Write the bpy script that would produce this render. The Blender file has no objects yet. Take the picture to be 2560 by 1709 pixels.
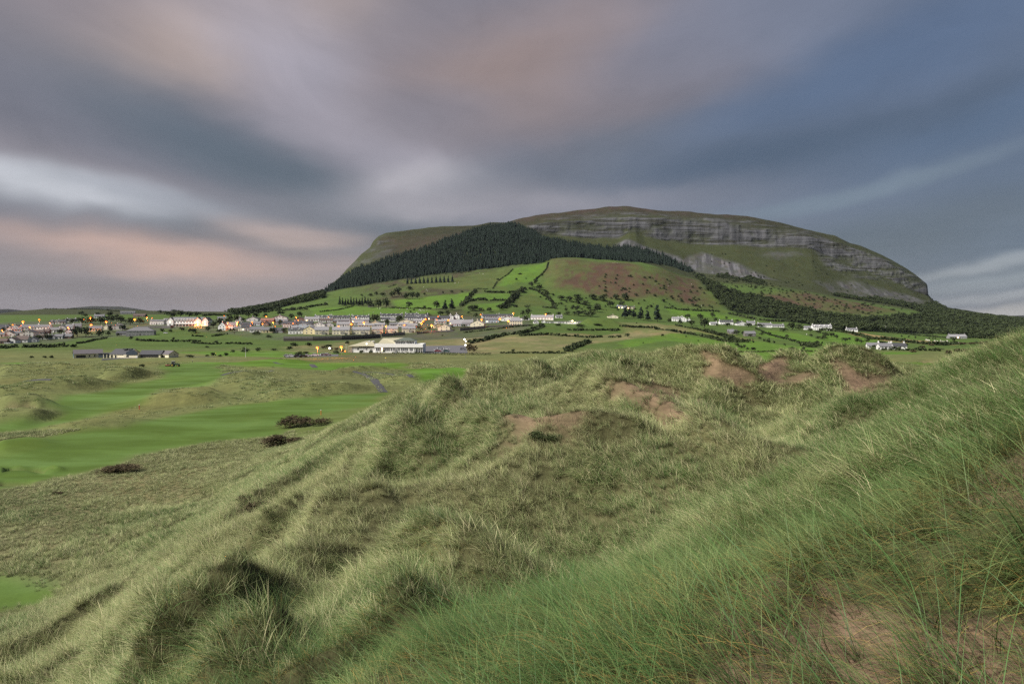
import bpy, math, random
import numpy as np
from mathutils import Vector, Matrix

random.seed(7)
RNG = np.random.default_rng(11)
SC = bpy.context.scene
COL = SC.collection
R = math.radians

# ------------------------------------------------------------------ camera
CAM_Z, F, CX, HY = 22.0, 1706.67, 1280.0, 795.0      # eye height above the plain, focal length and horizon of the photograph
cam_d = bpy.data.cameras.new('camera')
cam_d.lens, cam_d.sensor_width = 24.0, 36.0
cam_d.shift_y = -(854.5 - HY) / 2560.0
cam_d.clip_start, cam_d.clip_end = 0.1, 60000.0
cam = bpy.data.objects.new('camera', cam_d)
cam.location = (0, 0, CAM_Z)
cam.rotation_euler = (R(90), 0, 0)
COL.objects.link(cam)
SC.camera = cam

# ------------------------------------------------------------------ view, light, sky
EXPOSURE = 2.28
SC.view_settings.view_transform = 'Standard'
SC.view_settings.look = 'None'
SC.view_settings.exposure = EXPOSURE
SC.view_settings.gamma = 1.0
SC.view_settings.use_curve_mapping = False
SC.cycles.max_bounces = 5
SC.cycles.diffuse_bounces = 3
SC.cycles.glossy_bounces = 2
SC.cycles.transmission_bounces = 3
SC.cycles.transparent_max_bounces = 6
SC.cycles.sample_clamp_indirect = 4.0
SC.cycles.volume_bounces = 0
SC.cycles.use_adaptive_sampling = False
SC.cycles.use_denoising = False                      # blades keep their edges; the grain that is left is that of a photograph

SUN_EL, SUN_AZ = 42.0, -118.0                         # azimuth from +Y towards +X: behind the camera, from the left
sun_d = bpy.data.lights.new('sun', 'SUN')
sun_d.energy = 1.5
sun_d.angle = R(18)
sun_d.color = (1.0, 0.94, 0.86)
sun = bpy.data.objects.new('sun', sun_d)
sv = Vector((math.sin(R(SUN_AZ)) * math.cos(R(SUN_EL)), math.cos(R(SUN_AZ)) * math.cos(R(SUN_EL)), math.sin(R(SUN_EL))))
sun.rotation_euler = (-sv).to_track_quat('-Z', 'Y').to_euler()
COL.objects.link(sun)


class NT:
    """small expression builder over a node tree"""
    def __init__(s, tree):
        s.t = tree
    def node(s, kind, **props):
        n = s.t.nodes.new(kind)
        for k, v in props.items():
            setattr(n, k, v)
        return n
    def put(s, sock, v):
        if isinstance(v, bpy.types.NodeSocket):
            s.t.links.new(v, sock)
        elif v is not None:
            if hasattr(sock.default_value, '__len__') and not hasattr(v, '__len__'):
                v = (v,) * len(sock.default_value)
            if hasattr(sock.default_value, '__len__') and len(sock.default_value) == 4 and len(v) == 3:
                v = (*v, 1.0)
            sock.default_value = v
    def m(s, op, a, b=None, c=None, clamp=False):
        n = s.node('ShaderNodeMath', operation=op, use_clamp=clamp)
        for i, v in enumerate((a, b, c)):
            if v is not None:
                s.put(n.inputs[i], v)
        return n.outputs[0]
    def v(s, op, a, b=None):
        n = s.node('ShaderNodeVectorMath', operation=op)
        s.put(n.inputs[0], a)
        if b is not None:
            s.put(n.inputs[1], b)
        return n.outputs[0]
    def mix(s, f, a, b, blend='MIX'):
        n = s.node('ShaderNodeMix', data_type='RGBA', blend_type=blend)
        s.put(n.inputs[0], f)
        s.put(n.inputs[6], a)
        s.put(n.inputs[7], b)
        return n.outputs[2]
    def noise(s, vec, scale, detail=4.0, rough=0.55, dist=0.0, col=False):
        n = s.node('ShaderNodeTexNoise')
        if vec is not None:
            s.put(n.inputs['Vector'], vec)
        n.inputs['Scale'].default_value = scale
        n.inputs['Detail'].default_value = detail
        n.inputs['Roughness'].default_value = rough
        n.inputs['Distortion'].default_value = dist
        return n.outputs['Color' if col else 'Fac']
    def ramp(s, f, a, b, lo=0.0, hi=1.0):
        n = s.node('ShaderNodeMapRange', interpolation_type='SMOOTHSTEP')
        s.put(n.inputs[0], f)
        for i, v in enumerate((a, b, lo, hi)):
            n.inputs[i + 1].default_value = v
        return n.outputs[0]
    def xyz(s, x, y, z):
        n = s.node('ShaderNodeCombineXYZ')
        for i, v in enumerate((x, y, z)):
            s.put(n.inputs[i], v)
        return n.outputs[0]
    def sep(s, v):
        n = s.node('ShaderNodeSeparateXYZ')
        s.put(n.inputs[0], v)
        return n.outputs


def lin(r, g, b):
    f = lambda c: c / 12.92 if c <= 0.04045 else ((c + 0.055) / 1.055) ** 2.4
    return tuple(f(c / 255.0) for c in (r, g, b))


def build_world():
    w = bpy.data.worlds.new('World')
    SC.world = w
    w.use_nodes = True
    t = w.node_tree
    t.nodes.clear()
    n = NT(t)
    d = n.node('ShaderNodeTexCoord').outputs['Generated']
    x, y, z = n.sep(d)
    az = n.m('ARCTAN2', x, y)
    el = n.m('ARCSINE', z)
    # clouds drawn out towards one point of the horizon (a long exposure of a moving deck)
    zz = n.m('ADD', n.m('ABSOLUTE', z), 0.10)
    cu = n.m('DIVIDE', n.m('ADD', x, n.m('MULTIPLY', y, 0.13)), zz)
    cv = n.m('DIVIDE', y, zz)
    streak = n.noise(n.xyz(n.m('MULTIPLY', cu, 1.1), n.m('MULTIPLY', cv, 0.16), 3.7), 1.0, 5, 0.52, 0.4)
    streak2 = n.noise(n.xyz(n.m('MULTIPLY', cu, 0.42), n.m('MULTIPLY', cv, 0.11), 9.1), 1.0, 3, 0.5, 0.8)
    warp = n.noise(n.xyz(n.m('MULTIPLY', az, 2.6), n.m('MULTIPLY', el, 5.5), 1.3), 1.0, 4, 0.55, 0.3, col=True)
    wx, wy, wz = n.sep(warp)
    vee = n.m('SUBTRACT', el, n.m('MULTIPLY', n.m('ABSOLUTE', n.m('ADD', az, 0.08)), 0.17))   # bands fan up to both sides
    flow = n.noise(n.xyz(n.m('MULTIPLY', az, 2.2), n.m('MULTIPLY', el, 24.0), 5.3), 1.0, 4, 0.6, 0.2)   # thin level streaks low down
    band = n.noise(n.xyz(n.m('MULTIPLY', az, 2.4), n.m('MULTIPLY', vee, 11.0), 2.1), 1.0, 6, 0.55, 0.5)
    puff = n.noise(n.xyz(n.m('MULTIPLY', az, 5.5), n.m('MULTIPLY', vee, 10.0), 7.7), 1.0, 6, 0.56, 0.6)
    azw = n.m('ADD', az, n.m('MULTIPLY', n.m('SUBTRACT', wx, 0.5), 0.16))
    elw = n.m('ADD', el, n.m('MULTIPLY', n.m('SUBTRACT', wy, 0.5), 0.085))
    # ground colour of the deck: mauve grey to the left, blue grey to the right
    side = n.ramp(az, -0.55, 0.75)
    c = n.mix(side, lin(142, 133, 138), lin(84, 96, 116))
    hi = n.ramp(el, 0.0, 0.5)
    c = n.mix(n.m('MULTIPLY', hi, 0.35), c, n.mix(side, lin(150, 138, 138), lin(98, 111, 132)))
    B = SKY_BLOBS
    for (px, py, sx, sy, rot, col, wt) in B:
        ta = math.atan((px - CX) / F)
        te = math.atan((HY - py) / F * math.cos(ta))
        ca, sa = math.cos(R(rot)), math.sin(R(rot))
        k = math.cos(ta) ** 1.5
        dx = n.m('SUBTRACT', azw, ta)
        dy = n.m('SUBTRACT', elw, te)
        p = n.m('MULTIPLY_ADD', dx, ca / (sx / F * k), n.m('MULTIPLY', dy, sa / (sx / F * k)))
        q = n.m('MULTIPLY_ADD', dx, -sa / (sy / F * k), n.m('MULTIPLY', dy, ca / (sy / F * k)))
        r2 = n.m('MULTIPLY_ADD', p, p, n.m('MULTIPLY', q, q))
        g = n.m('POWER', 2.718, n.m('MULTIPLY', n.m('POWER', r2, 1.35), -0.62))
        c = n.mix(n.m('MULTIPLY', g, wt), c, lin(*col))
    lowm = n.ramp(el, 0.24, 0.03)
    gain = n.m('ADD', n.m('MULTIPLY', n.m('SUBTRACT', streak, 0.5), 0.12), n.m('MULTIPLY', n.m('SUBTRACT', streak2, 0.5), 0.22))
    gain = n.m('MULTIPLY', gain, n.ramp(el, 0.02, 0.22, 0.25, 1.0))
    gain = n.m('ADD', gain, n.m('ADD', n.m('MULTIPLY', n.m('SUBTRACT', band, 0.5), 0.34), n.m('MULTIPLY', n.m('SUBTRACT', puff, 0.5), 0.44)))
    gain = n.m('ADD', gain, n.m('MULTIPLY', n.m('MULTIPLY', n.m('SUBTRACT', flow, 0.5), 0.6), lowm))
    gain = n.m('MAXIMUM', n.m('ADD', gain, 1.0), 0.3)
    c = n.mix(1.0, c, n.xyz(gain, gain, gain), 'MULTIPLY')
    bg = n.node('ShaderNodeBackground')
    n.put(bg.inputs['Color'], c)
    bg.inputs['Strength'].default_value = 1.04 / 2 ** EXPOSURE
    sky = n.node('ShaderNodeTexSky', sky_type='NISHITA', sun_disc=False)
    sky.sun_elevation = R(SUN_EL)
    sky.sun_rotation = R(SUN_AZ)
    bg2 = n.node('ShaderNodeBackground')
    n.put(bg2.inputs['Color'], sky.outputs[0])
    bg2.inputs['Strength'].default_value = 0.05
    mx = n.node('ShaderNodeMixShader')
    mx.inputs[0].default_value = 0.06                 # a little clear sky through the deck
    t.links.new(bg.outputs[0], mx.inputs[1])
    t.links.new(bg2.outputs[0], mx.inputs[2])
    out = n.node('ShaderNodeOutputWorld')
    t.links.new(mx.outputs[0], out.inputs[0])


# cloud masses: centre, half axes and tilt as seen from the dunes, colour, strength
SKY_BLOBS = [
    (60, 60, 420, 130, 0, (138, 127, 128), .7),
    (580, 70, 300, 110, 20, (184, 163, 150), .85),
    (250, 300, 520, 120, -12, (106, 105, 114), .85),
    (700, 430, 460, 85, -22, (84, 93, 102), .95),
    (480, 555, 460, 50, -4, (92, 97, 106), .85),
    (60, 555, 260, 40, 0, (106, 106, 116), .7),
    (150, 478, 230, 44, -5, (205, 206, 212), 1.0),
    (400, 505, 200, 30, -8, (158, 160, 168), .7),
    (790, 190, 330, 120, -34, (168, 162, 172), .85),
    (1010, 370, 200, 80, -40, (156, 152, 162), .7),
    (1085, 478, 150, 50, 6, (204, 197, 200), .95),
    (1300, 495, 420, 40, 4, (164, 156, 160), .8),
    (1340, 190, 340, 120, 10, (152, 130, 120), .95),
    (1120, 280, 150, 70, 0, (122, 120, 130), .6),
    (1620, 250, 240, 90, 22, (124, 112, 112), .6),
    (1560, 390, 460, 60, 10, (98, 102, 112), .85),
    (1850, 60, 420, 90, 12, (120, 126, 144), .6),
    (2300, 110, 380, 100, 16, (86, 101, 127), .85),
    (2050, 220, 320, 60, 16, (84, 100, 126), .7),
    (1980, 370, 420, 55, 8, (68, 80, 98), .95),
    (2440, 310, 320, 50, 14, (78, 94, 118), .8),
    (2120, 462, 300, 18, 8, (112, 124, 136), .75),
    (2250, 560, 460, 56, 4, (84, 91, 102), .9),
    (2460, 648, 240, 15, 4, (150, 155, 163), .85),
    (2440, 690, 260, 20, 2, (134, 142, 152), .85),
    (2460, 728, 260, 14, 0, (156, 160, 166), .8),
    (2480, 775, 320, 24, 0, (190, 186, 182), .8),
    (350, 632, 310, 44, -3, (204, 168, 152), .95),
    (720, 585, 140, 26, -4, (182, 160, 152), .85),
    (820, 660, 200, 24, -3, (160, 140, 136), .6),
    (60, 640, 220, 40, 0, (132, 122, 126), .7),
    (200, 705, 520, 24, 0, (128, 119, 124), .7),
    (700, 730, 260, 40, 0, (150, 136, 136), .7),
    (300, 765, 600, 24, 0, (156, 148, 154), .6),
]
build_world()
# ------------------------------------------------------------------ noise and maths helpers
def _hash(ix, iy, seed):
    h = (ix.astype(np.int64) * 374761393 + iy.astype(np.int64) * 668265263 + seed * 974634777) & 0x7fffffff
    h = ((h ^ (h >> 13)) * 1274126177) & 0x7fffffff
    return ((h ^ (h >> 16)) & 0xffff) / 65535.0


def vnoise(x, y, seed=0):
    ix, iy = np.floor(x), np.floor(y)
    fx, fy = x - ix, y - iy
    fx = fx * fx * fx * (fx * (fx * 6 - 15) + 10)
    fy = fy * fy * fy * (fy * (fy * 6 - 15) + 10)
    a, b = _hash(ix, iy, seed), _hash(ix + 1, iy, seed)
    c, d = _hash(ix, iy + 1, seed), _hash(ix + 1, iy + 1, seed)
    return (a + (b - a) * fx) * (1 - fy) + (c + (d - c) * fx) * fy


def fbm(x, y, seed=0, octaves=4, gain=0.5):
    s, amp, tot = 0.0, 1.0, 0.0
    for o in range(octaves):
        s = s + amp * (vnoise(x * 2 ** o + o * 17.3, y * 2 ** o - o * 9.1, seed + o) - 0.5)
        tot += amp
        amp *= gain
    return s / tot * 2.0           # about -1..1


def sstep(a, b, x):
    t = np.clip((x - a) / (b - a), 0, 1)
    return t * t * (3 - 2 * t)


# ------------------------------------------------------------------ the dunes near the camera: spot heights
# (px, py, distance): where a spot of the grass surface shows in the photograph and how far off it stands
SPOTS = [
    # the flank the camera stands on
    (1280, 1709, 5.2), (2560, 1709, 3.4), (900, 1709, 6.8), (1900, 1709, 3.9), (3000, 1700, 3.2), (3300, 1200, 5.5), (3200, 900, 10),
    (2560, 1400, 4.4), (2560, 1100, 7.5), (2560, 930, 15), (2560, 822, 30), (2480, 856, 33), (2400, 890, 36), (2290, 938, 42),
    (2200, 1300, 7), (1900, 1400, 6.6), (1600, 1500, 6.8), (1300, 1600, 6.6), (1120, 1610, 7.8),
    (1350, 1500, 9.5), (1550, 1405, 11.5), (1750, 1290, 14), (1900, 1210, 16.5), (2050, 1150, 19),
    (2186, 1000, 40), (2049, 1096, 29), (2250, 1100, 21), (2400, 1000, 20), (2300, 1200, 11), (2150, 1040, 34),
    (3200, 760, 30), (2900, 790, 30), (2700, 800, 30),
    # the long ridge whose left flank goes down to the course
    (0, 1840, 17), (150, 1700, 18), (300, 1535, 20), (450, 1430, 23), (600, 1318, 27), (760, 1195, 33),
    (900, 1078, 42), (1030, 1008, 52), (1150, 972, 60), (1300, 930, 66), (1400, 897, 68), (1495, 864, 70),
    (1540, 876, 68), (1620, 884, 69), (1700, 874, 72), (1770, 878, 66), (1835, 892, 60), (1850, 925, 58),
    (1890, 915, 70), (2035, 903, 62), (2110, 893, 60), (2190, 905, 60), (2260, 938, 60),
    # faces that look at the camera, and hollows
    (300, 1650, 15), (60, 1800, 14.5), (600, 1600, 13), (600, 1450, 17.5), (900, 1500, 14), (800, 1350, 21),
    (500, 1709, 11), (750, 1660, 10.5), (-250, 1830, 15), (-400, 1560, 26),
    (1060, 1325, 19), (1020, 1420, 16.5), (1220, 1390, 17), (1250, 1470, 13.5),
    (1400, 1375, 21), (1150, 1290, 22.5), (1600, 1325, 20.5), (1750, 1270, 20.5), (1200, 1225, 24.2), (1450, 1235, 24.2), (1650, 1200, 24),
    (1000, 1200, 26), (1130, 1165, 27), (1300, 1108, 28), (1500, 1083, 28.5), (1680, 1084, 28), (1780, 1118, 26.5), (1900, 1180, 23),
    (1000, 1110, 35), (1110, 1028, 37), (1190, 1075, 33), (1262, 1128, 29),
    (1200, 970, 50), (1300, 1035, 42), (1380, 1068, 38.5), (1240, 1082, 38.5), (1420, 965, 46), (1500, 962, 43), (1640, 1040, 37), (1730, 1085, 32.5),
    (1350, 1000, 45), (1560, 955, 56), (1620, 1010, 49), (1760, 1045, 47), (1700, 1000, 53), (1500, 905, 62), (1580, 925, 58), (1700, 905, 61),
    (1800, 930, 57), (1810, 968, 53), (1900, 1000, 54), (1950, 1050, 47), (2040, 1060, 44), (2050, 1000, 53), (2000, 935, 62),
    (1850, 1090, 38), (1950, 1120, 33), (2130, 960, 55), (2190, 988, 51), (2250, 990, 50), (1920, 930, 66),
]
# (px, distance, height): ground that no line of sight fixes: lee sides, the plain
HIDDEN = [
    (-400, 60, 3), (-200, 40, 3.8), (0, 27, 7.0), (120, 29, 7.4), (220, 33, 7.4), (360, 41, 6.4), (470, 54, 5.4),
    (600, 44, 9.6), (740, 50, 9.9), (600, 80, 3.4), (720, 84, 4.3), (820, 85, 6.4), (900, 85, 9.4), (950, 102, 7.6), (700, 92, 3.2), (900, 62, 11.8), (1000, 78, 12.4), (1100, 90, 12),
    (300, 66, 2.3), (100, 62, 2.2), (500, 72, 2.8), (150, 50, 2.6), (0, 48, 2.5), (-200, 48, 2.6), (-400, 90, .5),
    (0, 87, .5), (300, 93, .5), (500, 100, .5), (700, 112, .6), (850, 135, 1.2), (1000, 150, 1.5), (1150, 120, 5),
    (1300, 95, 8), (1490, 98, 9), (1700, 105, 8), (1900, 110, 6), (2100, 100, 8), (2300, 100, 9), (2560, 90, 13), (2560, 55, 18), (2800, 60, 19), (3200, 90, 16),
    (1300, 150, 1), (1500, 150, 1), (1700, 150, 1), (1900, 150, 1), (2100, 160, 1.2), (2300, 170, 1.5), (2560, 170, 3), (3200, 200, 2),
    (-600, 130, .5), (0, 130, .5), (400, 130, .5), (-600, 220, .5), (0, 220, .5), (400, 220, .5), (800, 220, .6), (1200, 220, .6), (1600, 220, .6), (2000, 220, .8), (2400, 230, 1), (3200, 260, 1),
    (300, 4.5, 17.4), (0, 4, 17.3), (600, 4.5, 18.2), (-400, 5, 16.3), (300, 2.2, 19.0), (-300, 2, 18.7), (100, 7, 16.0), (-300, 8.5, 15.0), (700, 7, 17.2),
    (0, 1.5, 19.8), (2560, 1.5, 20.3), (1280, 1.2, 20.35), (-2000, 3, 19.5), (4500, 3, 20.6), (-1200, 8, 16), (-800, 20, 11),
]


def _tps():
    pts, zs = [], []
    for px, py, Y in SPOTS:
        pts.append(((px - CX) / F, math.log(Y)))
        zs.append(CAM_Z - (py - HY) / F * Y - 0.62 * float(sstep(6, 16, Y)))
    for px, Y, z in HIDDEN:
        pts.append(((px - CX) / F, math.log(Y)))
        zs.append(z)
    P = np.array(pts)
    Z = np.array(zs)
    n = len(P)
    r2 = ((P[:, None] - P[None]) ** 2).sum(-1)
    K = 0.5 * r2 * np.log(r2 + 1e-9) + np.eye(n) * 2e-4
    A = np.zeros((n + 3, n + 3))
    A[:n, :n] = K
    A[:n, n] = 1
    A[:n, n + 1:] = P
    A[n:, :n] = A[:n, n:].T
    w = np.linalg.solve(A, np.concatenate([Z, np.zeros(3)]))
    return P, w


TPS_P, TPS_W = _tps()


def near_base(u, Y):
    s = np.stack([u, np.log(Y)], -1).reshape(-1, 2)
    out = TPS_W[-3] + s @ TPS_W[-2:]
    for a in range(0, len(s), 40000):
        q = s[a:a + 40000]
        r2 = ((q[:, None] - TPS_P[None]) ** 2).sum(-1)
        out[a:a + 40000] += (0.5 * r2 * np.log(r2 + 1e-9)) @ TPS_W[:-3]
    return out.reshape(u.shape)


# ------------------------------------------------------------------ the far country: profile lines (distance, [(px, py)])
SKYLINE = [(-600, 780), (0, 783), (60, 776), (110, 772), (250, 772), (380, 777), (480, 779), (600, 779), (640, 771), (700, 760), (770, 741), (809, 729), (851.5, 694), (867, 675), (889, 653), (904, 636), (925, 621), (933, 605), (947, 593),
           (966, 585), (1011, 580.5), (1032, 575), (1073, 570), (1120, 568), (1185, 567), (1223, 560.5), (1267, 556), (1291, 548), (1338, 540.5),
           (1420, 531), (1461, 525.5), (1512, 519.8), (1568, 519), (1635, 527), (1748, 533), (1816, 537), (1884, 546), (1951, 558), (2041, 580),
           (2087, 591.5), (2125, 609.5), (2154, 615), (2204, 637.5), (2245, 658), (2285, 685), (2318, 711), (2321, 738), (2344, 762), (2369, 776),
           (2402, 783), (2439, 789), (2493, 796), (2560, 800), (3200, 800)]
LINES = [
    (300, 0.6), (430, 0.6),
    (600, [(-600, 856), (0, 858), (300, 856), (480, 853), (700, 853), (1000, 852), (1180, 846), (1320, 838), (1420, 842), (1600, 846), (1800, 850), (2050, 853), (2400, 858), (3200, 858)]),
    (860, [(-600, 803), (0, 805), (200, 803), (480, 800), (650, 797), (900, 795), (1100, 793), (1300, 796), (1450, 802), (1600, 808), (1750, 816), (1950, 822), (2100, 826), (2300, 842), (2560, 845), (3200, 845)]),
    (1060, [(-600, 792), (0, 795), (300, 790), (480, 789), (700, 786), (850, 780), (1000, 764), (1188, 755), (1280, 757), (1373, 768), (1500, 780), (1700, 795), (1850, 806), (2000, 812), (2200, 826), (2400, 836), (2560, 838), (3200, 838)]),
    (1450, [(-600, 787), (0, 788), (480, 786), (600, 783), (700, 766), (780, 740), (882, 720), (984, 702), (1086, 687), (1188, 676), (1274, 666), (1366, 656), (1385, 647), (1420, 645), (1500, 651), (1600, 658), (1660, 672), (1700, 690), (1740, 702), (1800, 712), (1950, 726), (2037, 739), (2150, 757), (2240, 772), (2366, 790), (2440, 800), (2560, 814), (3200, 815)]),
    (1700, [(-600, 784), (0, 784), (480, 783), (600, 780), (700, 762), (780, 738), (809, 729), (882, 697), (984, 657), (1086, 628), (1188, 604), (1274, 597), (1366, 612), (1420, 624), (1500, 634), (1600, 648), (1700, 678), (1732, 690), (1850, 696), (1942, 702), (2037, 718), (2091, 736), (2240, 758), (2366, 779), (2440, 791), (2560, 805), (3200, 806)]),
    (1950, [(-600, 782), (0, 784), (250, 777), (480, 781), (600, 780), (700, 761), (770, 741), (809, 729), (852, 696), (867, 679), (889, 659), (904, 645), (925, 633), (947, 612), (1032, 592), (1120, 584), (1188, 576), (1274, 568), (1330, 577), (1355, 588), (1420, 590), (1490, 597), (1545, 594), (1572, 584), (1590, 584), (1610, 593), (1650, 600), (1700, 610), (1770, 612), (1850, 612), (1950, 617), (2030, 621), (2100, 650), (2200, 692), (2280, 724), (2319, 741), (2322, 742), (2344, 763), (2369, 777), (2440, 790), (2560, 801), (3200, 801)]),
    (1978, [(-600, 781), (0, 783), (250, 774), (480, 780), (600, 779), (700, 760), (770, 741), (809, 728.5), (852, 694.5), (867, 676), (889, 655), (904, 638), (925, 623), (947, 597), (1032, 587), (1120, 581), (1188, 574), (1274, 563), (1330, 560), (1400, 552), (1500, 545), (1600, 540), (1700, 547), (1800, 553), (1900, 566), (2000, 583), (2100, 603), (2200, 645), (2285, 693), (2318, 716), (2321, 739), (2344, 762.5), (2369, 776.5), (2440, 789.5), (2560, 800.5), (3200, 800.5)]),
    (2150, SKYLINE),
]
FAR_Y = np.array([l[0] for l in LINES] + [2700, 3600, 6000, 12000], float)


def far_table(px):
    """heights on every profile line for each column"""
    rows = []
    for Y, l in LINES:
        if isinstance(l, float):
            rows.append(np.full(px.shape, l))
        else:
            q = np.array(l, float)
            if Y < 1940:                     # rounded slopes: no kinks between the spots that were read off
                ks = np.linspace(-36, 36, 13)
                wk = np.exp(-(ks / 18) ** 2)
                v = sum(w_ * np.interp(px + d_, q[:, 0], q[:, 1]) for d_, w_ in zip(ks, wk)) / wk.sum()
                rows.append(CAM_Z + (HY - v) / F * Y)
                continue
            rows.append(CAM_Z + (HY - np.interp(px, q[:, 0], q[:, 1])) / F * Y)
    sky = rows[-1]
    rows += [np.where(sky > 40, sky * 0.99, sky * 0.8), sky * 0.55, sky * 0.0 + 4, sky * 0.0]
    return np.array(rows)


def far_base(u, Y):
    px = CX + u * F
    uniq, inv = np.unique(px.ravel(), return_inverse=True)
    T = far_table(uniq)
    Yr = Y.ravel()
    k = np.clip(np.searchsorted(FAR_Y, Yr) - 1, 0, len(FAR_Y) - 2)
    t = np.clip((Yr - FAR_Y[k]) / (FAR_Y[k + 1] - FAR_Y[k]), 0, 1)
    z0, z1 = T[k, inv], T[k + 1, inv]
    # Catmull-Rom style tangents limited to keep the crests where they are
    km, kp = np.maximum(k - 1, 0), np.minimum(k + 2, len(FAR_Y) - 1)
    h = FAR_Y[k + 1] - FAR_Y[k]
    d0 = (z0 - T[km, inv]) / np.maximum(FAR_Y[k] - FAR_Y[km], 1)
    dm = (z1 - z0) / h
    d1 = (T[kp, inv] - z1) / np.maximum(FAR_Y[kp] - FAR_Y[k + 1], 1)
    m0 = np.where(d0 * dm > 0, np.sign(dm) * np.minimum(np.abs(d0), np.abs(dm)), 0) * 1.0
    m1 = np.where(d1 * dm > 0, np.sign(dm) * np.minimum(np.abs(d1), np.abs(dm)), 0) * 1.0
    t2, t3 = t * t, t * t * t
    z = (2 * t3 - 3 * t2 + 1) * z0 + (t3 - 2 * t2 + t) * h * m0 + (-2 * t3 + 3 * t2) * z1 + (t3 - t2) * h * m1
    return z.reshape(u.shape)


def seg_dist(X, Y, poly):
    """distance to a polyline, signed side (+ left of travel) and position along it 0..1"""
    best = np.full(X.shape, 1e9)
    side = np.zeros(X.shape)
    along = np.zeros(X.shape)
    n = len(poly) - 1
    for i in range(n):
        (x0, y0), (x1, y1) = poly[i], poly[i + 1]
        dx, dy = x1 - x0, y1 - y0
        L2 = dx * dx + dy * dy + 1e-9
        t = np.clip(((X - x0) * dx + (Y - y0) * dy) / L2, 0, 1)
        d = np.hypot(X - x0 - t * dx, Y - y0 - t * dy)
        m = d < best
        best = np.where(m, d, best)
        side = np.where(m, np.sign(dx * (Y - y0) - dy * (X - x0)), side)
        along = np.where(m, (i + t) / n, along)
    return best, side, along


def poly_mask(X, Y, poly, soft):
    """1 inside a world polygon, fading over `soft` metres at the rim"""
    inside = np.zeros(X.shape, bool)
    P = list(poly)
    n = len(P)
    for i in range(n):
        (x0, y0), (x1, y1) = P[i], P[(i + 1) % n]
        c = ((y0 > Y) != (y1 > Y)) & (X < (x1 - x0) * (Y - y0) / (y1 - y0 + 1e-12) + x0)
        inside ^= c
    d, _, _ = seg_dist(X, Y, P + [P[0]])
    sd = np.where(inside, d, -d)
    return sstep(-soft, soft, sd)


# dune crests and hummocks laid over the spot heights: [(px, distance)], height, width on the left of travel, width on the right
STROKES = []


def wpt(px, Y):
    return ((px - CX) / F * Y, Y)


def height(X, Y):
    X, Y = np.asarray(X, float), np.asarray(Y, float)
    Ys = np.maximum(Y, 0.6)
    u = np.clip(X / Ys, -3, 3)
    z = np.zeros(X.shape)
    near = Ys < 300
    zn = np.zeros(X.shape)
    if near.any():
        zn[near] = near_base(u[near], Ys[near])
    far = Ys > 180
    zf = np.full(X.shape, 0.6)
    if far.any():
        zf[far] = far_base(u[far], Ys[far])
    b = sstep(190, 290, Ys)
    z = zn * (1 - b) + zf * b
    for pts, h, wl, wr in STROKES:
        P = [wpt(*p) for p in pts]
        xs, ys = [p[0] for p in P], [p[1] for p in P]
        m = 3 * max(wl, wr)
        k = (X > min(xs) - m) & (X < max(xs) + m) & (Y > min(ys) - m) & (Y < max(ys) + m)
        if not k.any():
            continue
        d, s, a = seg_dist(X[k], Y[k], P)
        w = np.where(s > 0, wl, wr)
        taper = sstep(0, 0.3, a) * sstep(1, 0.7, a)
        q = d / w
        z[k] += h * (1.5 if P[0][1] < 27 else 2.1 if P[0][1] < 53 else 1.2) * taper * np.exp(-np.maximum(np.sqrt(q * q + .04) - .2, 0) ** 1.5 * 1.1)
    # hummocks on the dunes, rolling rough on the course, gullies and ledges on the hill
    dune = sstep(170, 80, Ys) * sstep(1.5, 3.5, z)
    z = z + dune * (0.55 * fbm(X / 9, Y / 9, 3, 3) + 0.30 * fbm(X / 3.2, Y / 3.2, 8, 3) * sstep(3, 12, Ys))
    # wind-combed dune ridges, running away from the camera and a little to the right
    p, q = X * .89 - Y * .45, X * .45 + Y * .89
    w1 = p + 1.3 * fbm(X / 6, Y / 6, 15, 2)
    def crest(w, a, b, seed, lean):
        f = lambda v: np.maximum(1 - np.sqrt((2 * vnoise(v / a, q / b, seed) - 1) ** 2 + .02), 0)
        return f(w - lean * f(w))                     # blown over: the side away from the wind is the steeper
    rid1, rid2 = crest(w1, 3.0, 9, 44, .6), crest(w1, 7.5, 17, 13, 1.2)
    left = sstep(.16, -.05, u + .0 * Ys) * sstep(7, 11, Ys) * sstep(45, 30, Ys)
    cen = sstep(30, 37, Ys) * sstep(110, 80, Ys) * sstep(4, 9, z) * sstep(.55, .4, u)
    z = z + left * 1.45 * (rid1 ** 1.3 - .45) + cen * (1.1 * (rid2 - .5) + .5 * (rid1 - .5))
    z = z + sstep(80, 120, Ys) * sstep(520, 380, Ys) * 0.35 * fbm(X / 28, Y / 28, 21, 2)
    hill = sstep(480, 900, Ys)
    z = z + hill * (1.2 * fbm(X / 60, Y / 60, 31, 4) + sstep(1200, 1700, Ys) * sstep(4000, 2200, Ys) * 5 * fbm(X / 90, Y / 160, 37, 4) * sstep(60, 120, z))
    return z


def hit(px, py, up=0.0, y0=60.0, y1=5000.0):
    """where the line of sight through a spot of the photograph meets the ground (or a point `up` metres above it)"""
    Ys = np.exp(np.linspace(math.log(y0), math.log(y1), 900))
    Xs = (px - CX) / F * Ys
    ray = CAM_Z + (HY - py) / F * Ys
    g = height(Xs, Ys) + up - ray
    i = np.argmax(g > 0) if (g > 0).any() else int(np.argmax(g))
    if i == 0:
        i = 1
    a, b = g[i - 1], g[i]
    t = float(np.clip(-a / (b - a + 1e-9), 0, 1)) if a < 0 <= b else 1.0
    Y = Ys[i - 1] + t * (Ys[i] - Ys[i - 1])
    X = (px - CX) / F * Y
    return X, Y, float(height(np.array([X]), np.array([Y]))[0])
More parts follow.
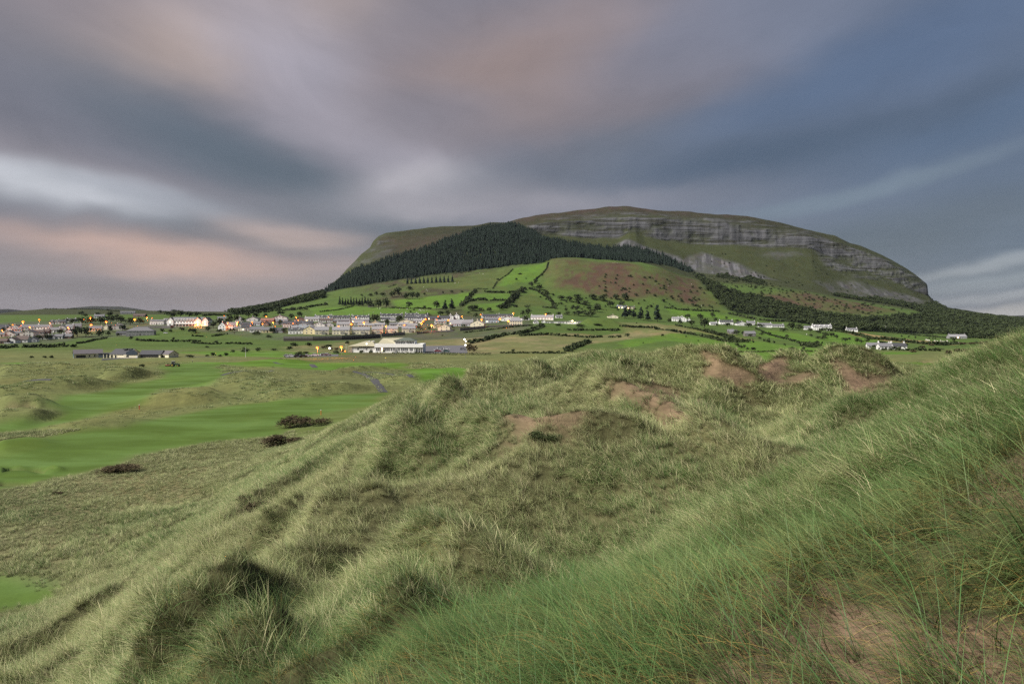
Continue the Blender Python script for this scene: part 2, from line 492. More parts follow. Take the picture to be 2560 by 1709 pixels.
# ------------------------------------------------------------------ places in the photograph, read off enlarged views of it
def V1(*p): return [(x / 4.698, 720 + y / 4.698) for x, y in p]                  # far left
def V2(*p): return [(480 + x / 4.698, 720 + y / 4.698) for x, y in p]            # village, left half
def V3(*p): return [(800 + x / 5.8725, 740 + y / 5.8725) for x, y in p]          # clubhouse
def V4(*p): return [(1150 + x / 5.22, 720 + y / 5.22) for x, y in p]             # village, right half
def V5(*p): return [(1550 + x / 4.606, 700 + y / 4.606) for x, y in p]           # farmhouses
def V6(*p): return [(2050 + x / 4.606, 680 + y / 4.606) for x, y in p]           # far right
def VM(*p): return [(780 + x / 2.936, 500 + y / 2.936) for x, y in p]            # hill, left half
def VN(*p): return [(1500 + x / 2.216, 500 + y / 2.216) for x, y in p]           # hill, right half
def VC(*p): return [(x / 2.349, 860 + y / 2.349) for x, y in p]                  # course and left flank
def VD(*p): return [(1000 + x / 2.349, 840 + y / 2.349) for x, y in p]           # middle dunes
def VR(*p): return [(1760 + x / 2.936, 800 + y / 2.936) for x, y in p]           # right dunes


def ground_poly(pix, y0=60.0, y1=5000.0):
    """a world polygon from spots of the photograph"""
    return [hit(px, py, 0, y0, y1)[:2] for px, py in pix]


# albedo of the land, in linear light
C = dict(
    marram=(0.066, 0.066, 0.030), rough=(0.115, 0.130, 0.048), fair=(0.072, 0.122, 0.024), fair_lo=(0.084, 0.120, 0.028), green=(0.072, 0.142, 0.018),
    sand=(0.170, 0.118, 0.078), field=(0.064, 0.104, 0.025), field_hi=(0.080, 0.152, 0.022), pasture=(0.075, 0.100, 0.028), straw=(0.190, 0.165, 0.085), gold=(0.27, 0.20, 0.095),
    heather=(0.048, 0.034, 0.028), moor=(0.026, 0.027, 0.016), hill=(0.038, 0.046, 0.019), rock=(0.080, 0.082, 0.087), scree=(0.088, 0.088, 0.097), wood=(0.022, 0.032, 0.015),
    bracken=(0.074, 0.047, 0.032), tarmac=(0.060, 0.061, 0.066), town=(0.075, 0.080, 0.060),
)
# (colour, softness of the rim in metres, strength, polygon in the photograph, break-up by noise)
ZONES = [
    # the hill
    ('moor', 60, .9, [(760, 745), (1000, 560), (1300, 535), (1520, 505), (1900, 520), (2120, 590), (2000, 590), (1700, 552), (1500, 548), (1340, 566), (1290, 600), (1000, 660), (850, 730)], .3),
    ('heather', 60, .8, [(930, 560), (1300, 535), (1520, 505), (1800, 522), (1900, 545), (1700, 541), (1500, 538), (1350, 552), (1280, 575), (1100, 590), (960, 590)], .6),
    ('scree', 14, .95, VN((90, 252), (130, 218), (220, 245), (400, 298), (440, 328), (500, 318), (580, 298), (650, 320), (800, 360), (900, 410), (1000, 447), (900, 437), (800, 430), (650, 416), (530, 402), (470, 368), (300, 305), (150, 262)), .5),
    ('scree', 14, .6, VN((860, 300), (950, 288), (1140, 298), (1000, 335)), .7),
    ('scree', 16, .8, VN((1190, 458), (1250, 478), (1450, 458), (1650, 515), (1800, 556), (1910, 606), (1700, 577), (1500, 547), (1310, 522)), .7),
    ('bracken', 25, 1, VM((1760, 430), (2020, 450), (2349, 480), (2349, 690), (2100, 720), (1800, 640), (1760, 560)), .55),
    ('bracken', 25, 1, VN((0, 350), (200, 350), (320, 400), (520, 430), (640, 560), (560, 590), (300, 520), (0, 540)), .55),
    ('bracken', 25, 1, VN((830, 530), (1000, 575), (1200, 610), (1500, 640), (1650, 610), (1400, 560), (1200, 520), (1000, 510)), .5),
    ('wood', 12, 1, VN((515, 405), (600, 455), (700, 495), (780, 520), (900, 545), (1010, 585), (1150, 610), (1300, 645), (1450, 655), (1650, 650), (1780, 645), (1800, 630), (1720, 600), (1600, 575), (1480, 552), (1490, 545), (1600, 560), (1700, 575), (1800, 590), (1930, 612), (2080, 632), (2400, 672), (2900, 690), (2900, 790), (2200, 772), (2050, 768), (1900, 745), (1700, 740), (1500, 728), (1330, 722), (1270, 715), (1150, 690), (1030, 665), (900, 645), (760, 625), (690, 605), (650, 560), (590, 490), (540, 440)), .1),
    ('wood', 12, 1, VM((85, 680), (210, 590), (430, 490), (700, 400), (900, 335), (1100, 258), (1300, 200), (1450, 180), (1520, 185), (1640, 245), (1720, 300), (1850, 315), (2000, 350), (2349, 350), (2560, 400), (2800, 520), (2740, 525), (2560, 470), (2349, 455), (1760, 430), (1720, 455), (1450, 485), (1200, 515), (900, 545), (600, 590), (300, 640)), .1),
    ('wood', 10, .9, [(575, 780), (640, 769), (700, 758), (770, 742), (810, 733), (815, 744), (760, 757), (700, 769), (640, 781), (590, 786)], .2),
    # pastures on the lower slope
    ('field_hi', 5, .9, VM((1480, 500), (1720, 462), (1690, 540), (1640, 585), (1350, 640), (1380, 585)), .3),
    ('field_hi', 5, .8, VM((1180, 690), (1470, 690), (1440, 735), (1180, 742)), .2),
    ('field_hi', 5, .9, VM((1140, 770), (1420, 745), (1380, 800), (1120, 800)), .2),
    ('field_hi', 5, 1, VM((590, 740), (1180, 675), (1100, 770), (870, 800), (600, 790)), .2),
    ('field_hi', 5, .9, VM((0, 800), (300, 775), (520, 790), (930, 810), (930, 840), (0, 850)), .2),
    ('pasture', 5, .9, VM((1500, 700), (1620, 690), (1760, 770), (1480, 790)), .2),
    ('pasture', 8, .8, VM((650, 590), (1040, 570), (1460, 500), (1340, 640), (1180, 655), (740, 640)), .5),
    # farmland below
    ('straw', 6, .85, [(960, 872), (960, 856), (1130, 846), (1330, 836), (1420, 832), (1490, 838), (1560, 830), (1700, 838), (1740, 842), (1600, 846), (1500, 856), (1420, 870), (1380, 880), (1180, 884)], .5),
    ('straw', 6, .8, [(1550, 805), (1640, 808), (1740, 830), (1680, 838), (1550, 834)], .6),
    ('straw', 6, .6, [(720, 866), (960, 842), (960, 872), (860, 880), (740, 890)], .6),
    ('field_hi', 4, 1, V5((530, 320), (1080, 370), (1560, 470), (1150, 440), (600, 400)), .1),
    ('field_hi', 4, .95, V5((580, 610), (900, 650), (1300, 720), (1700, 800), (1400, 830), (900, 740), (500, 690), (0, 790), (0, 700)), .1),
    ('gold', 5, .35, V5((600, 510), (900, 560), (1250, 620), (1570, 690), (1400, 700), (1100, 640), (800, 570), (600, 540)), .3),
    ('field_hi', 4, 1, V5((1600, 570), (2000, 600), (2349, 690), (2349, 760), (1900, 690), (1600, 640)), .1),
    ('field_hi', 4, 1, V5((1400, 700), (1700, 720), (2100, 770), (2349, 800), (2349, 830), (1500, 830)), .1),
    ('field_hi', 4, .9, V5((760, 560), (1100, 640), (1700, 720), (1500, 720), (1000, 620)), .1),
    ('field_hi', 4, 1, V6((0, 700), (200, 690), (500, 760), (750, 790), (640, 830), (300, 830), (0, 770)), .1),
    ('gold', 4, .95, V6((210, 675), (400, 690), (900, 760), (1560, 820), (1500, 840), (1150, 830), (760, 790), (400, 730)), .2),
    ('field_hi', 4, .6, V6((850, 720), (1100, 730), (1900, 800), (1560, 800), (900, 750)), .2),
    # around the houses
    ('town', 8, .7, [(0, 864), (0, 806), (200, 800), (520, 798), (900, 792), (1330, 795), (1335, 836), (1000, 852), (700, 850), (500, 830), (420, 822), (330, 840), (190, 846), (80, 862)], .5),
    # the links
    ('fair', 3, 1, VC((-400, 640), (0, 575), (330, 540), (700, 490), (1150, 395), (1400, 352), (1850, 300), (2250, 280), (2420, 285), (2250, 350), (1900, 410), (1700, 470), (1600, 530), (1250, 572), (950, 640), (850, 690), (560, 760), (300, 820), (0, 860), (-400, 940)), 0),
    ('fair', 3, 1, VC((-400, 570), (-400, 500), (0, 480), (300, 450), (370, 410), (290, 335), (330, 312), (640, 282), (700, 232), (930, 200), (950, 150), (980, 120), (1250, 92), (1330, 150), (1270, 200), (1230, 240), (960, 262), (870, 322), (800, 372), (470, 442), (250, 490), (0, 530)), 0),
    ('green', 4, 1, [(430, 905), (560, 893), (700, 894), (800, 889), (1000, 885), (1370, 883), (1440, 893), (1280, 925), (1000, 922), (900, 915), (760, 923), (640, 915), (560, 912)], 0),
    ('green', 4, 1, [(-300, 872), (0, 874), (155, 875), (155, 895), (64, 896), (0, 901), (-300, 915)], 0),
    ('green', 4, 1, [(1600, 880), (1850, 881), (2060, 879), (2300, 880), (2300, 884), (2150, 889), (2060, 905), (1850, 905), (1600, 900)], 0),
    ('green', 4, .8, [(2240, 905), (2420, 893), (2460, 903), (2300, 912)], 0),
    ('green', 3, 1, [(430, 880), (640, 876), (900, 884), (700, 893), (560, 890)], .3),
    ('fair_lo', 3, .7, VC((1850, 420), (2250, 350), (2420, 330), (2300, 400), (1950, 470), (1700, 560), (1600, 540)), .4),
    ('fair', 2, 1, [(-90, 1505), (0, 1418), (80, 1416), (210, 1432), (200, 1475), (90, 1530), (0, 1570), (-90, 1620)], 0),
]
SAND = [
    (VD((740, 470), (880, 455), (1000, 480), (1090, 540), (1080, 590), (1010, 560), (900, 530), (800, 570), (730, 540)), 1.2, 1.0),
    (VD((1220, 230), (1330, 270), (1500, 260), (1640, 330), (1750, 390), (1870, 455), (1700, 475), (1560, 470), (1430, 390), (1330, 330)), 1.5, 1.0),
    (VD((1755, 140), (1900, 175), (1990, 180), (2060, 220), (2090, 275), (1960, 275), (1850, 235), (1770, 190)), 1.5, 1.0),
    (VR((370, 300), (620, 300), (630, 350), (560, 430), (560, 480), (450, 430), (380, 360)), 1.2, 1.0),
    (VR((690, 400), (800, 420), (790, 470), (560, 475), (600, 430)), 1.2, .8),
    (VR((930, 370), (1050, 360), (1200, 430), (1350, 450), (1380, 490), (1330, 520), (1200, 560), (1020, 520), (960, 470)), 1.5, 1.0),
    (VR((1380, 440), (1500, 430), (1540, 450), (1450, 490)), 1.2, .7),
]
BUNKERS = [((72, 1176), 3.4, 1.0, 1.4), ((34, 1208), 3.0, .6, .9), ((52, 1013), 3.4, 1.2, 1.2), ((1052, 911), 6, 3, .7), ((2058, 888), 4, 3, .8), ((2150, 891), 4, 3, .8), ((2335, 902), 6, 4, .9)]

# sharper crests and hummocks: points are (px of the photograph, distance)
STROKES += [
    ([(1040, 41), (1110, 37.5), (1190, 33.5), (1262, 30), (1300, 28)], 0.9, 1.8, .8),
    ([(1350, 50), (1440, 45), (1520, 41), (1620, 37), (1720, 32.5), (1800, 28), (1900, 24)], 0.8, 1.7, .85),
    ([(1060, 27.5), (1180, 28), (1300, 28.5), (1450, 28.6), (1600, 28.6), (1700, 28.2)], 0.5, 1.8, .8),
    ([(1490, 69), (1520, 62), (1570, 57), (1650, 54), (1760, 49), (1830, 46)], 0.8, 2.2, 1.6),
    ([(1640, 66), (1740, 63), (1830, 59), (1900, 55)], 0.7, 2.0, 1.6),
    ([(960, 18.5), (1040, 18), (1130, 17), (1230, 15.5), (1300, 14)], 0.75, 1.3, 0.9),
    ([(560, 19), (700, 19.5), (830, 18.5)], 0.4, 1.4, 1.0),
    ([(540, 14.5), (640, 16), (760, 16), (860, 15)], 0.25, 1.3, 1.0),
    ([(230, 13.5), (400, 14.5), (560, 15), (680, 15)], 0.7, 1.1, .9),
    ([(460, 11.5), (640, 12), (760, 12.5)], 0.5, .9, .7),
    ([(960, 11), (1060, 12), (1180, 12.5), (1240, 12.5)], 0.6, 1.0, .8),
    ([(640, 24), (760, 26), (850, 27)], 0.7, 1.6, 1.2),
    ([(760, 23), (880, 24), (1010, 25)], 0.5, 1.6, 1.0),
    ([(930, 34), (1000, 34), (1060, 32), (1110, 29)], 0.9, 1.6, 1.2),
    ([(1090, 48), (1200, 50), (1320, 52), (1420, 50)], 0.8, 2.2, 1.8),
    ([(2049, 29), (2120, 34), (2190, 39.5), (2260, 41)], 0.6, 2, 1.4),
    ([(1930, 60), (1945, 64), (1960, 68)], 1.0, 2, 2),
    ([(1855, 72), (1880, 72), (1900, 72)], .9, 2, 2), ([(1960, 70), (1990, 68), (2010, 64)], 1.3, 2, 2),
    ([(2020, 62), (2090, 61), (2180, 60), (2240, 58)], 1.0, 2.4, 1.6),
]


def plain(px, py):
    """a spot on the level plain"""
    Y = 21.4 * F / (py - HY)
    return px, Y


def mound(pix, h, w, w2=None):
    STROKES.append(([plain(*p) for p in pix], h * .8, w * 1.25, (w2 or w) * 1.25))


mound(VC((-80, 190), (60, 185), (250, 170), (430, 165), (520, 150)), 4.2, 16)
mound(VC((-50, 330), (60, 310), (150, 290), (280, 270)), 3.0, 8)
mound(VC((150, 290), (300, 270), (450, 262), (620, 265)), 4.0, 9)
mound(VC((560, 205), (700, 200), (860, 200)), 4.2, 10)
mound(VC((-60, 390), (60, 380), (200, 372), (260, 365)), 3.4, 6)
mound(VC((-60, 455), (100, 448), (330, 440)), 2.4, 5)
mound(VC((880, 370), (1000, 340), (1120, 335), (1260, 350)), 2.6, 6)
mound(VC((1000, 330), (1150, 300), (1300, 290)), 2.0, 6)
mound(VC((1290, 225), (1420, 245), (1600, 260), (1780, 265)), 3.0, 10)
mound(VC((1500, 320), (1650, 310), (1800, 300), (1950, 300)), 1.8, 5)
mound(VC((1780, 245), (1950, 275), (2120, 285)), 2.4, 7)
mound(VC((1280, 185), (1400, 190), (1560, 190)), 2.0, 8)
mound(VC((300, 520), (480, 485), (650, 460), (800, 430)), 1.3, 4)
mound(VC((-60, 590), (100, 575), (300, 545)), 1.0, 4)
mound(VC((1560, 108), (1680, 112), (1760, 115)), 1.6, 10)
mound(VC((2040, 150), (2130, 155), (2200, 160)), 2.2, 10)
mound(VC((1300, 110), (1500, 125), (1700, 150), (1900, 170)), 1.4, 10)
mound([(1000, 935), (1100, 938), (1200, 930)], 2.4, 8)
mound([(960, 960), (1040, 950), (1120, 948)], 2.0, 6)
mound([(2330, 908), (2380, 904), (2400, 902)], 2.0, 8)
mound([(1560, 858), (1650, 850), (1740, 853)], 2.0, 10)
# banks and slumps on the far farmland
STROKES.append(([(1490, 690), (1560, 700), (1640, 690), (1740, 640)], 3.0, 14, 10))
STROKES.append(([(0, 470), (120, 480), (260, 470)], 2.2, 8, 8))
STROKES.append(([(1440, 800), (1500, 790), (1560, 800)], 7.0, 22, 18))
for (bx, by), rx, ry, dp in BUNKERS:
    pass


SAND_W = None
ZONE_W = None
BUNK_W = None


def prepare_zones():
    global SAND_W, ZONE_W, BUNK_W
    SAND_W = [(ground_poly(p, 24, 130), s, w) for p, s, w in SAND]
    ZONE_W = []
    for name, soft, wt, pix, brk in ZONES:
        near = max(p[1] for p in pix) > 905
        ZONE_W.append((name, soft, wt, ground_poly(pix, 46 if max(p[1] for p in pix) > 1400 else 80 if near else 280, 330 if near else 5000), brk))
    BUNK_W = [(hit(*p, 0, 82)[:2], rx, ry, dp) for p, rx, ry, dp in BUNKERS]


def bunker_field(X, Y):
    b = np.zeros(X.shape)
    dz = np.zeros(X.shape)
    for (bx, by), rx, ry, dp in BUNK_W:
        q = np.hypot((X - bx) / rx, (Y - by) / (ry * 1.6))
        b = np.maximum(b, sstep(1.05, .9, q))
        dz -= dp * sstep(1.15, .75, q)
        dz += .35 * dp * np.exp(-((q - 1.25) / .22) ** 2)
    return b, dz


def land_colour(X, Y, Z):
    """albedo, and masks: rock, mown, sand"""
    n1 = fbm(X / 14, Y / 14, 51, 4)
    n2 = fbm(X / 60, Y / 60, 55, 4)
    c = np.empty(X.shape + (3,))
    base_near, base_far, base_hill = np.array(C['rough']), np.array(C['field']), np.array(C['hill'])
    tf = sstep(380, 520, Y)[..., None]
    th = sstep(1430, 1580, Y)[..., None]
    c[:] = base_near
    c = c * (1 - tf) + base_far * tf
    c = c * (1 - th) + base_hill * th
    dune = (sstep(2.2, 4.5, Z) * sstep(170, 110, Y))[..., None]
    flat_rough = (sstep(135, 95, Y))[..., None]
    fr = np.maximum(dune, flat_rough)
    c = c * (1 - fr) + (np.array(C['marram']) * dune + np.array((.118, .118, .058)) * (1 - dune)) * fr
    mown = np.zeros(X.shape)
    wood = np.zeros(X.shape)
    for name, soft, wt, P, brk in ZONE_W:
        xs, ys = [p[0] for p in P], [p[1] for p in P]
        k = (X > min(xs) - soft) & (X < max(xs) + soft) & (Y > min(ys) - soft) & (Y < max(ys) + soft)
        if not k.any():
            continue
        Xk, Yk = X[k], Y[k]
        wob = soft * 1.2
        m = poly_mask(Xk + wob * fbm(Xk / (wob * 5), Yk / (wob * 5), 61, 2), Yk + wob * fbm(Xk / (wob * 5), Yk / (wob * 5), 63, 2), P, soft)
        if brk:
            nb = fbm(Xk / 35, Yk / 50, 71, 4) * .6 + fbm(Xk / 9, Yk / 12, 73, 3) * .6
            m = m * (1 - brk + brk * sstep(-.25, .35, nb))
        m = (m * wt)
        c[k] = c[k] * (1 - m[:, None]) + np.array(C[name]) * m[:, None]
        if name in ('fair', 'green', 'fair_lo'):
            mown[k] = np.maximum(mown[k] * (1 - 0), m)
        else:
            mown[k] *= 1 - m
        if name == 'wood':
            wood[k] = np.maximum(wood[k], m)
    sand = np.zeros(X.shape)
    for P, soft, wt in SAND_W:
        xs, ys = [p[0] for p in P], [p[1] for p in P]
        k = (X > min(xs) - 4) & (X < max(xs) + 4) & (Y > min(ys) - 4) & (Y < max(ys) + 4)
        if k.any():
            Xk, Yk = X[k], Y[k]
            m = poly_mask(Xk + 1.2 * fbm(Xk / 2.5, Yk / 2.5, 81, 3), Yk + 1.6 * fbm(Xk / 2.5, Yk / 2.5, 83, 3), P, soft) * wt
            sand[k] = np.maximum(sand[k], m)
    # loose sand among the nearest stems, where the slope is trodden
    u = X / np.maximum(Y, .5)
    trod = sstep(.22, .45, u) * sstep(8, 5, Y) + sstep(.0, .3, u) * sstep(6, 4, Y) * .7 + sstep(.6, .75, u) * sstep(14, 8, Y) * .8
    sand = np.maximum(sand, np.clip(trod, 0, 1) * sstep(-.22, .12, fbm(X / 1.6, Y / 1.6, 85, 3)))
    b, _ = bunker_field(X, Y)
    sand = np.maximum(sand, b * .45)
    c = c * (1 - sand[..., None]) + np.array(C['sand']) * sand[..., None]
    return c, mown, sand, wood, n1, n2


def land_material():
    mt = bpy.data.materials.new('land')
    mt.use_nodes = True
    t = mt.node_tree
    t.nodes.clear()
    n = NT(t)
    an = n.node('ShaderNodeAttribute', attribute_name='albedo')
    col = an.outputs['Color']
    rock, mown, sand = n.sep(n.node('ShaderNodeAttribute', attribute_name='cover').outputs['Vector'])
    P = n.node('ShaderNodeNewGeometry').outputs['Position']
    x, y, z = n.sep(P)
    rough = n.m('SUBTRACT', 1.0, mown)
    a = n.noise(P, 0.35, 6, 0.62)
    b = n.noise(P, 0.035, 6, 0.65)
    f = n.noise(P, 4.0, 4, 0.6)
    g = n.m('ADD', 1.0, n.m('MULTIPLY', n.m('SUBTRACT', a, 0.5), n.m('MULTIPLY_ADD', rough, 0.85, 0.14)))
    g = n.m('MULTIPLY', g, n.m('ADD', 1.0, n.m('MULTIPLY', n.m('SUBTRACT', b, 0.5), 0.9)))
    g = n.m('MULTIPLY', g, n.m('ADD', 1.0, n.m('MULTIPLY', n.m('SUBTRACT', f, 0.5), 0.35)))
    c = n.mix(1.0, col, n.xyz(g, g, g), 'MULTIPLY')
    mow = n.noise(n.v('MULTIPLY', P, (0.035, 0.11, 0.0)), 1.0, 4, 0.6, 0.5)
    mg = n.m('ADD', 1.0, n.m('MULTIPLY', mown, n.ramp(mow, 0.35, 0.65, -0.16, 0.24)))
    c = n.mix(1.0, c, n.xyz(mg, mg, n.m('MULTIPLY', mg, mg)), 'MULTIPLY')
    # dry and lush patches
    hue = n.noise(n.v('MULTIPLY', P, (0.05, 0.02, 0.05)), 1.0, 5, 0.6)
    c = n.mix(n.m('MULTIPLY', n.ramp(hue, 0.48, 0.68), n.m('SUBTRACT', 0.5, n.m('MULTIPLY', sand, 0.5))), c, n.mix(1.0, c, (1.2, 1.0, 0.92), 'MULTIPLY'))
    # loose sand: slips and wind ripples
    rip = n.noise(n.xyz(n.m('MULTIPLY', x, 0.9), n.m('MULTIPLY', y, 0.5), n.m('MULTIPLY', z, 5.0)), 1.0, 5, 0.65, 0.6)
    sgn = n.m('ADD', 1.0, n.m('MULTIPLY', sand, n.ramp(rip, 0.35, 0.65, -0.35, 0.25)))
    c = n.mix(1.0, c, n.xyz(sgn, sgn, sgn), 'MULTIPLY')
    # scree runs: stones sorted into stripes down the slope
    strp = n.noise(n.xyz(n.m('MULTIPLY', n.m('SUBTRACT', x, n.m('MULTIPLY', z, 0.6)), 0.11), n.m('MULTIPLY', y, 0.004), n.m('MULTIPLY', z, 0.006)), 1.0, 4, 0.6)
    hillm = n.m('MULTIPLY', an.outputs['Alpha'], n.ramp(strp, 0.40, 0.60, -0.4, 0.45))
    sg = n.m('ADD', 1.0, hillm)
    c = n.mix(1.0, c, n.xyz(sg, sg, sg), 'MULTIPLY')
    # bedded limestone: level ledges cut by upright joints
    bed = n.noise(n.xyz(n.m('MULTIPLY', x, 0.004), n.m('MULTIPLY', y, 0.004), n.m('MULTIPLY', z, 0.11)), 1.0, 6, 0.62)
    jnt = n.noise(n.xyz(n.m('MULTIPLY', x, 0.05), n.m('MULTIPLY', y, 0.05), n.m('MULTIPLY', z, 0.018)), 1.0, 5, 0.6)
    rk = n.m('MULTIPLY', n.ramp(bed, 0.36, 0.62, 0.7, 1.25), n.ramp(jnt, 0.34, 0.58, 0.82, 1.12))
    rc = n.mix(1.0, C['rock'], n.xyz(rk, rk, n.m('MULTIPLY', rk, 1.02)), 'MULTIPLY')
    ledge = n.noise(n.xyz(n.m('MULTIPLY', x, 0.01), n.m('MULTIPLY', y, 0.01), n.m('MULTIPLY', z, 0.16)), 1.0, 4, 0.6)
    rc = n.mix(n.ramp(ledge, 0.50, 0.60, 0.0, 0.8), rc, C['moor'])
    c = n.mix(rock, c, rc)
    bs = n.node('ShaderNodeBsdfPrincipled')
    n.put(bs.inputs['Base Color'], c)
    bs.inputs['Roughness'].default_value = 0.95
    bs.inputs['Specular IOR Level'].default_value = 0.12
    bump = n.node('ShaderNodeBump')
    bump.inputs['Distance'].default_value = 1.0
    hgt = n.m('ADD', n.m('MULTIPLY', a, n.m('MULTIPLY_ADD', rough, 0.6, 0.03)), n.m('MULTIPLY', f, 0.04))
    grit = n.noise(P, 16.0, 5, 0.7)
    hgt = n.m('ADD', hgt, n.m('MULTIPLY', n.m('MULTIPLY', sand, n.m('ADD', grit, n.m('MULTIPLY', n.noise(P, 3.2, 4, 0.6), 2.0))), 0.10))
    hgt = n.m('ADD', hgt, n.m('MULTIPLY', n.m('ADD', jnt, bed), n.m('MULTIPLY', rock, 7.0)))
    n.put(bump.inputs['Height'], hgt)
    bump.inputs['Strength'].default_value = 0.7
    t.links.new(bump.outputs[0], bs.inputs['Normal'])
    out = n.node('ShaderNodeOutputMaterial')
    t.links.new(bs.outputs[0], out.inputs[0])
    return mt


def mesh_np(name, co, faces, mat=None, smooth=True):
    me = bpy.data.meshes.new(name)
    k = faces.shape[1]
    me.vertices.add(len(co))
    me.vertices.foreach_set('co', np.ascontiguousarray(co, np.float32).ravel())
    me.loops.add(faces.size)
    me.loops.foreach_set('vertex_index', faces.ravel().astype(np.int32))
    me.polygons.add(len(faces))
    me.polygons.foreach_set('loop_start', np.arange(0, faces.size, k, dtype=np.int32))
    if smooth:
        me.polygons.foreach_set('use_smooth', np.ones(len(faces), bool))
    me.update(calc_edges=True)
    if mat:
        me.materials.append(mat)
    return me


def add_attr(me, name, kind, arr):
    a = me.attributes.new(name, kind, 'POINT')
    a.data.foreach_set({'FLOAT_VECTOR': 'vector', 'FLOAT_COLOR': 'color', 'FLOAT': 'value', 'INT': 'value'}[kind], np.ascontiguousarray(arr).ravel())


def land_piece(name, X, Y, Z, col, cover, fmask, mat, scree=None):
    nr, nc = X.shape
    i = np.arange(nr * nc).reshape(nr, nc)
    f = np.stack([i[:-1, :-1], i[:-1, 1:], i[1:, 1:], i[1:, :-1]], -1).reshape(-1, 4)
    f = f[fmask.reshape(-1)]
    if not len(f):
        return None
    used, inv = np.unique(f.ravel(), return_inverse=True)
    co = np.stack([X.ravel()[used], Y.ravel()[used], Z.ravel()[used]], -1)
    me = mesh_np(name, co, inv.reshape(-1, 4), mat)
    rgba = np.concatenate([col.reshape(-1, 3)[used], (np.zeros((len(used), 1)) if scree is None else scree.reshape(-1, 1)[used])], 1).astype(np.float32)
    add_attr(me, 'albedo', 'FLOAT_COLOR', rgba)
    add_attr(me, 'cover', 'FLOAT_VECTOR', cover.reshape(-1, 3)[used].astype(np.float32))
    o = bpy.data.objects.new(name, me)
    COL.objects.link(o)
    o['kind'] = 'structure'
    return o


LAND = land_material()
prepare_zones()


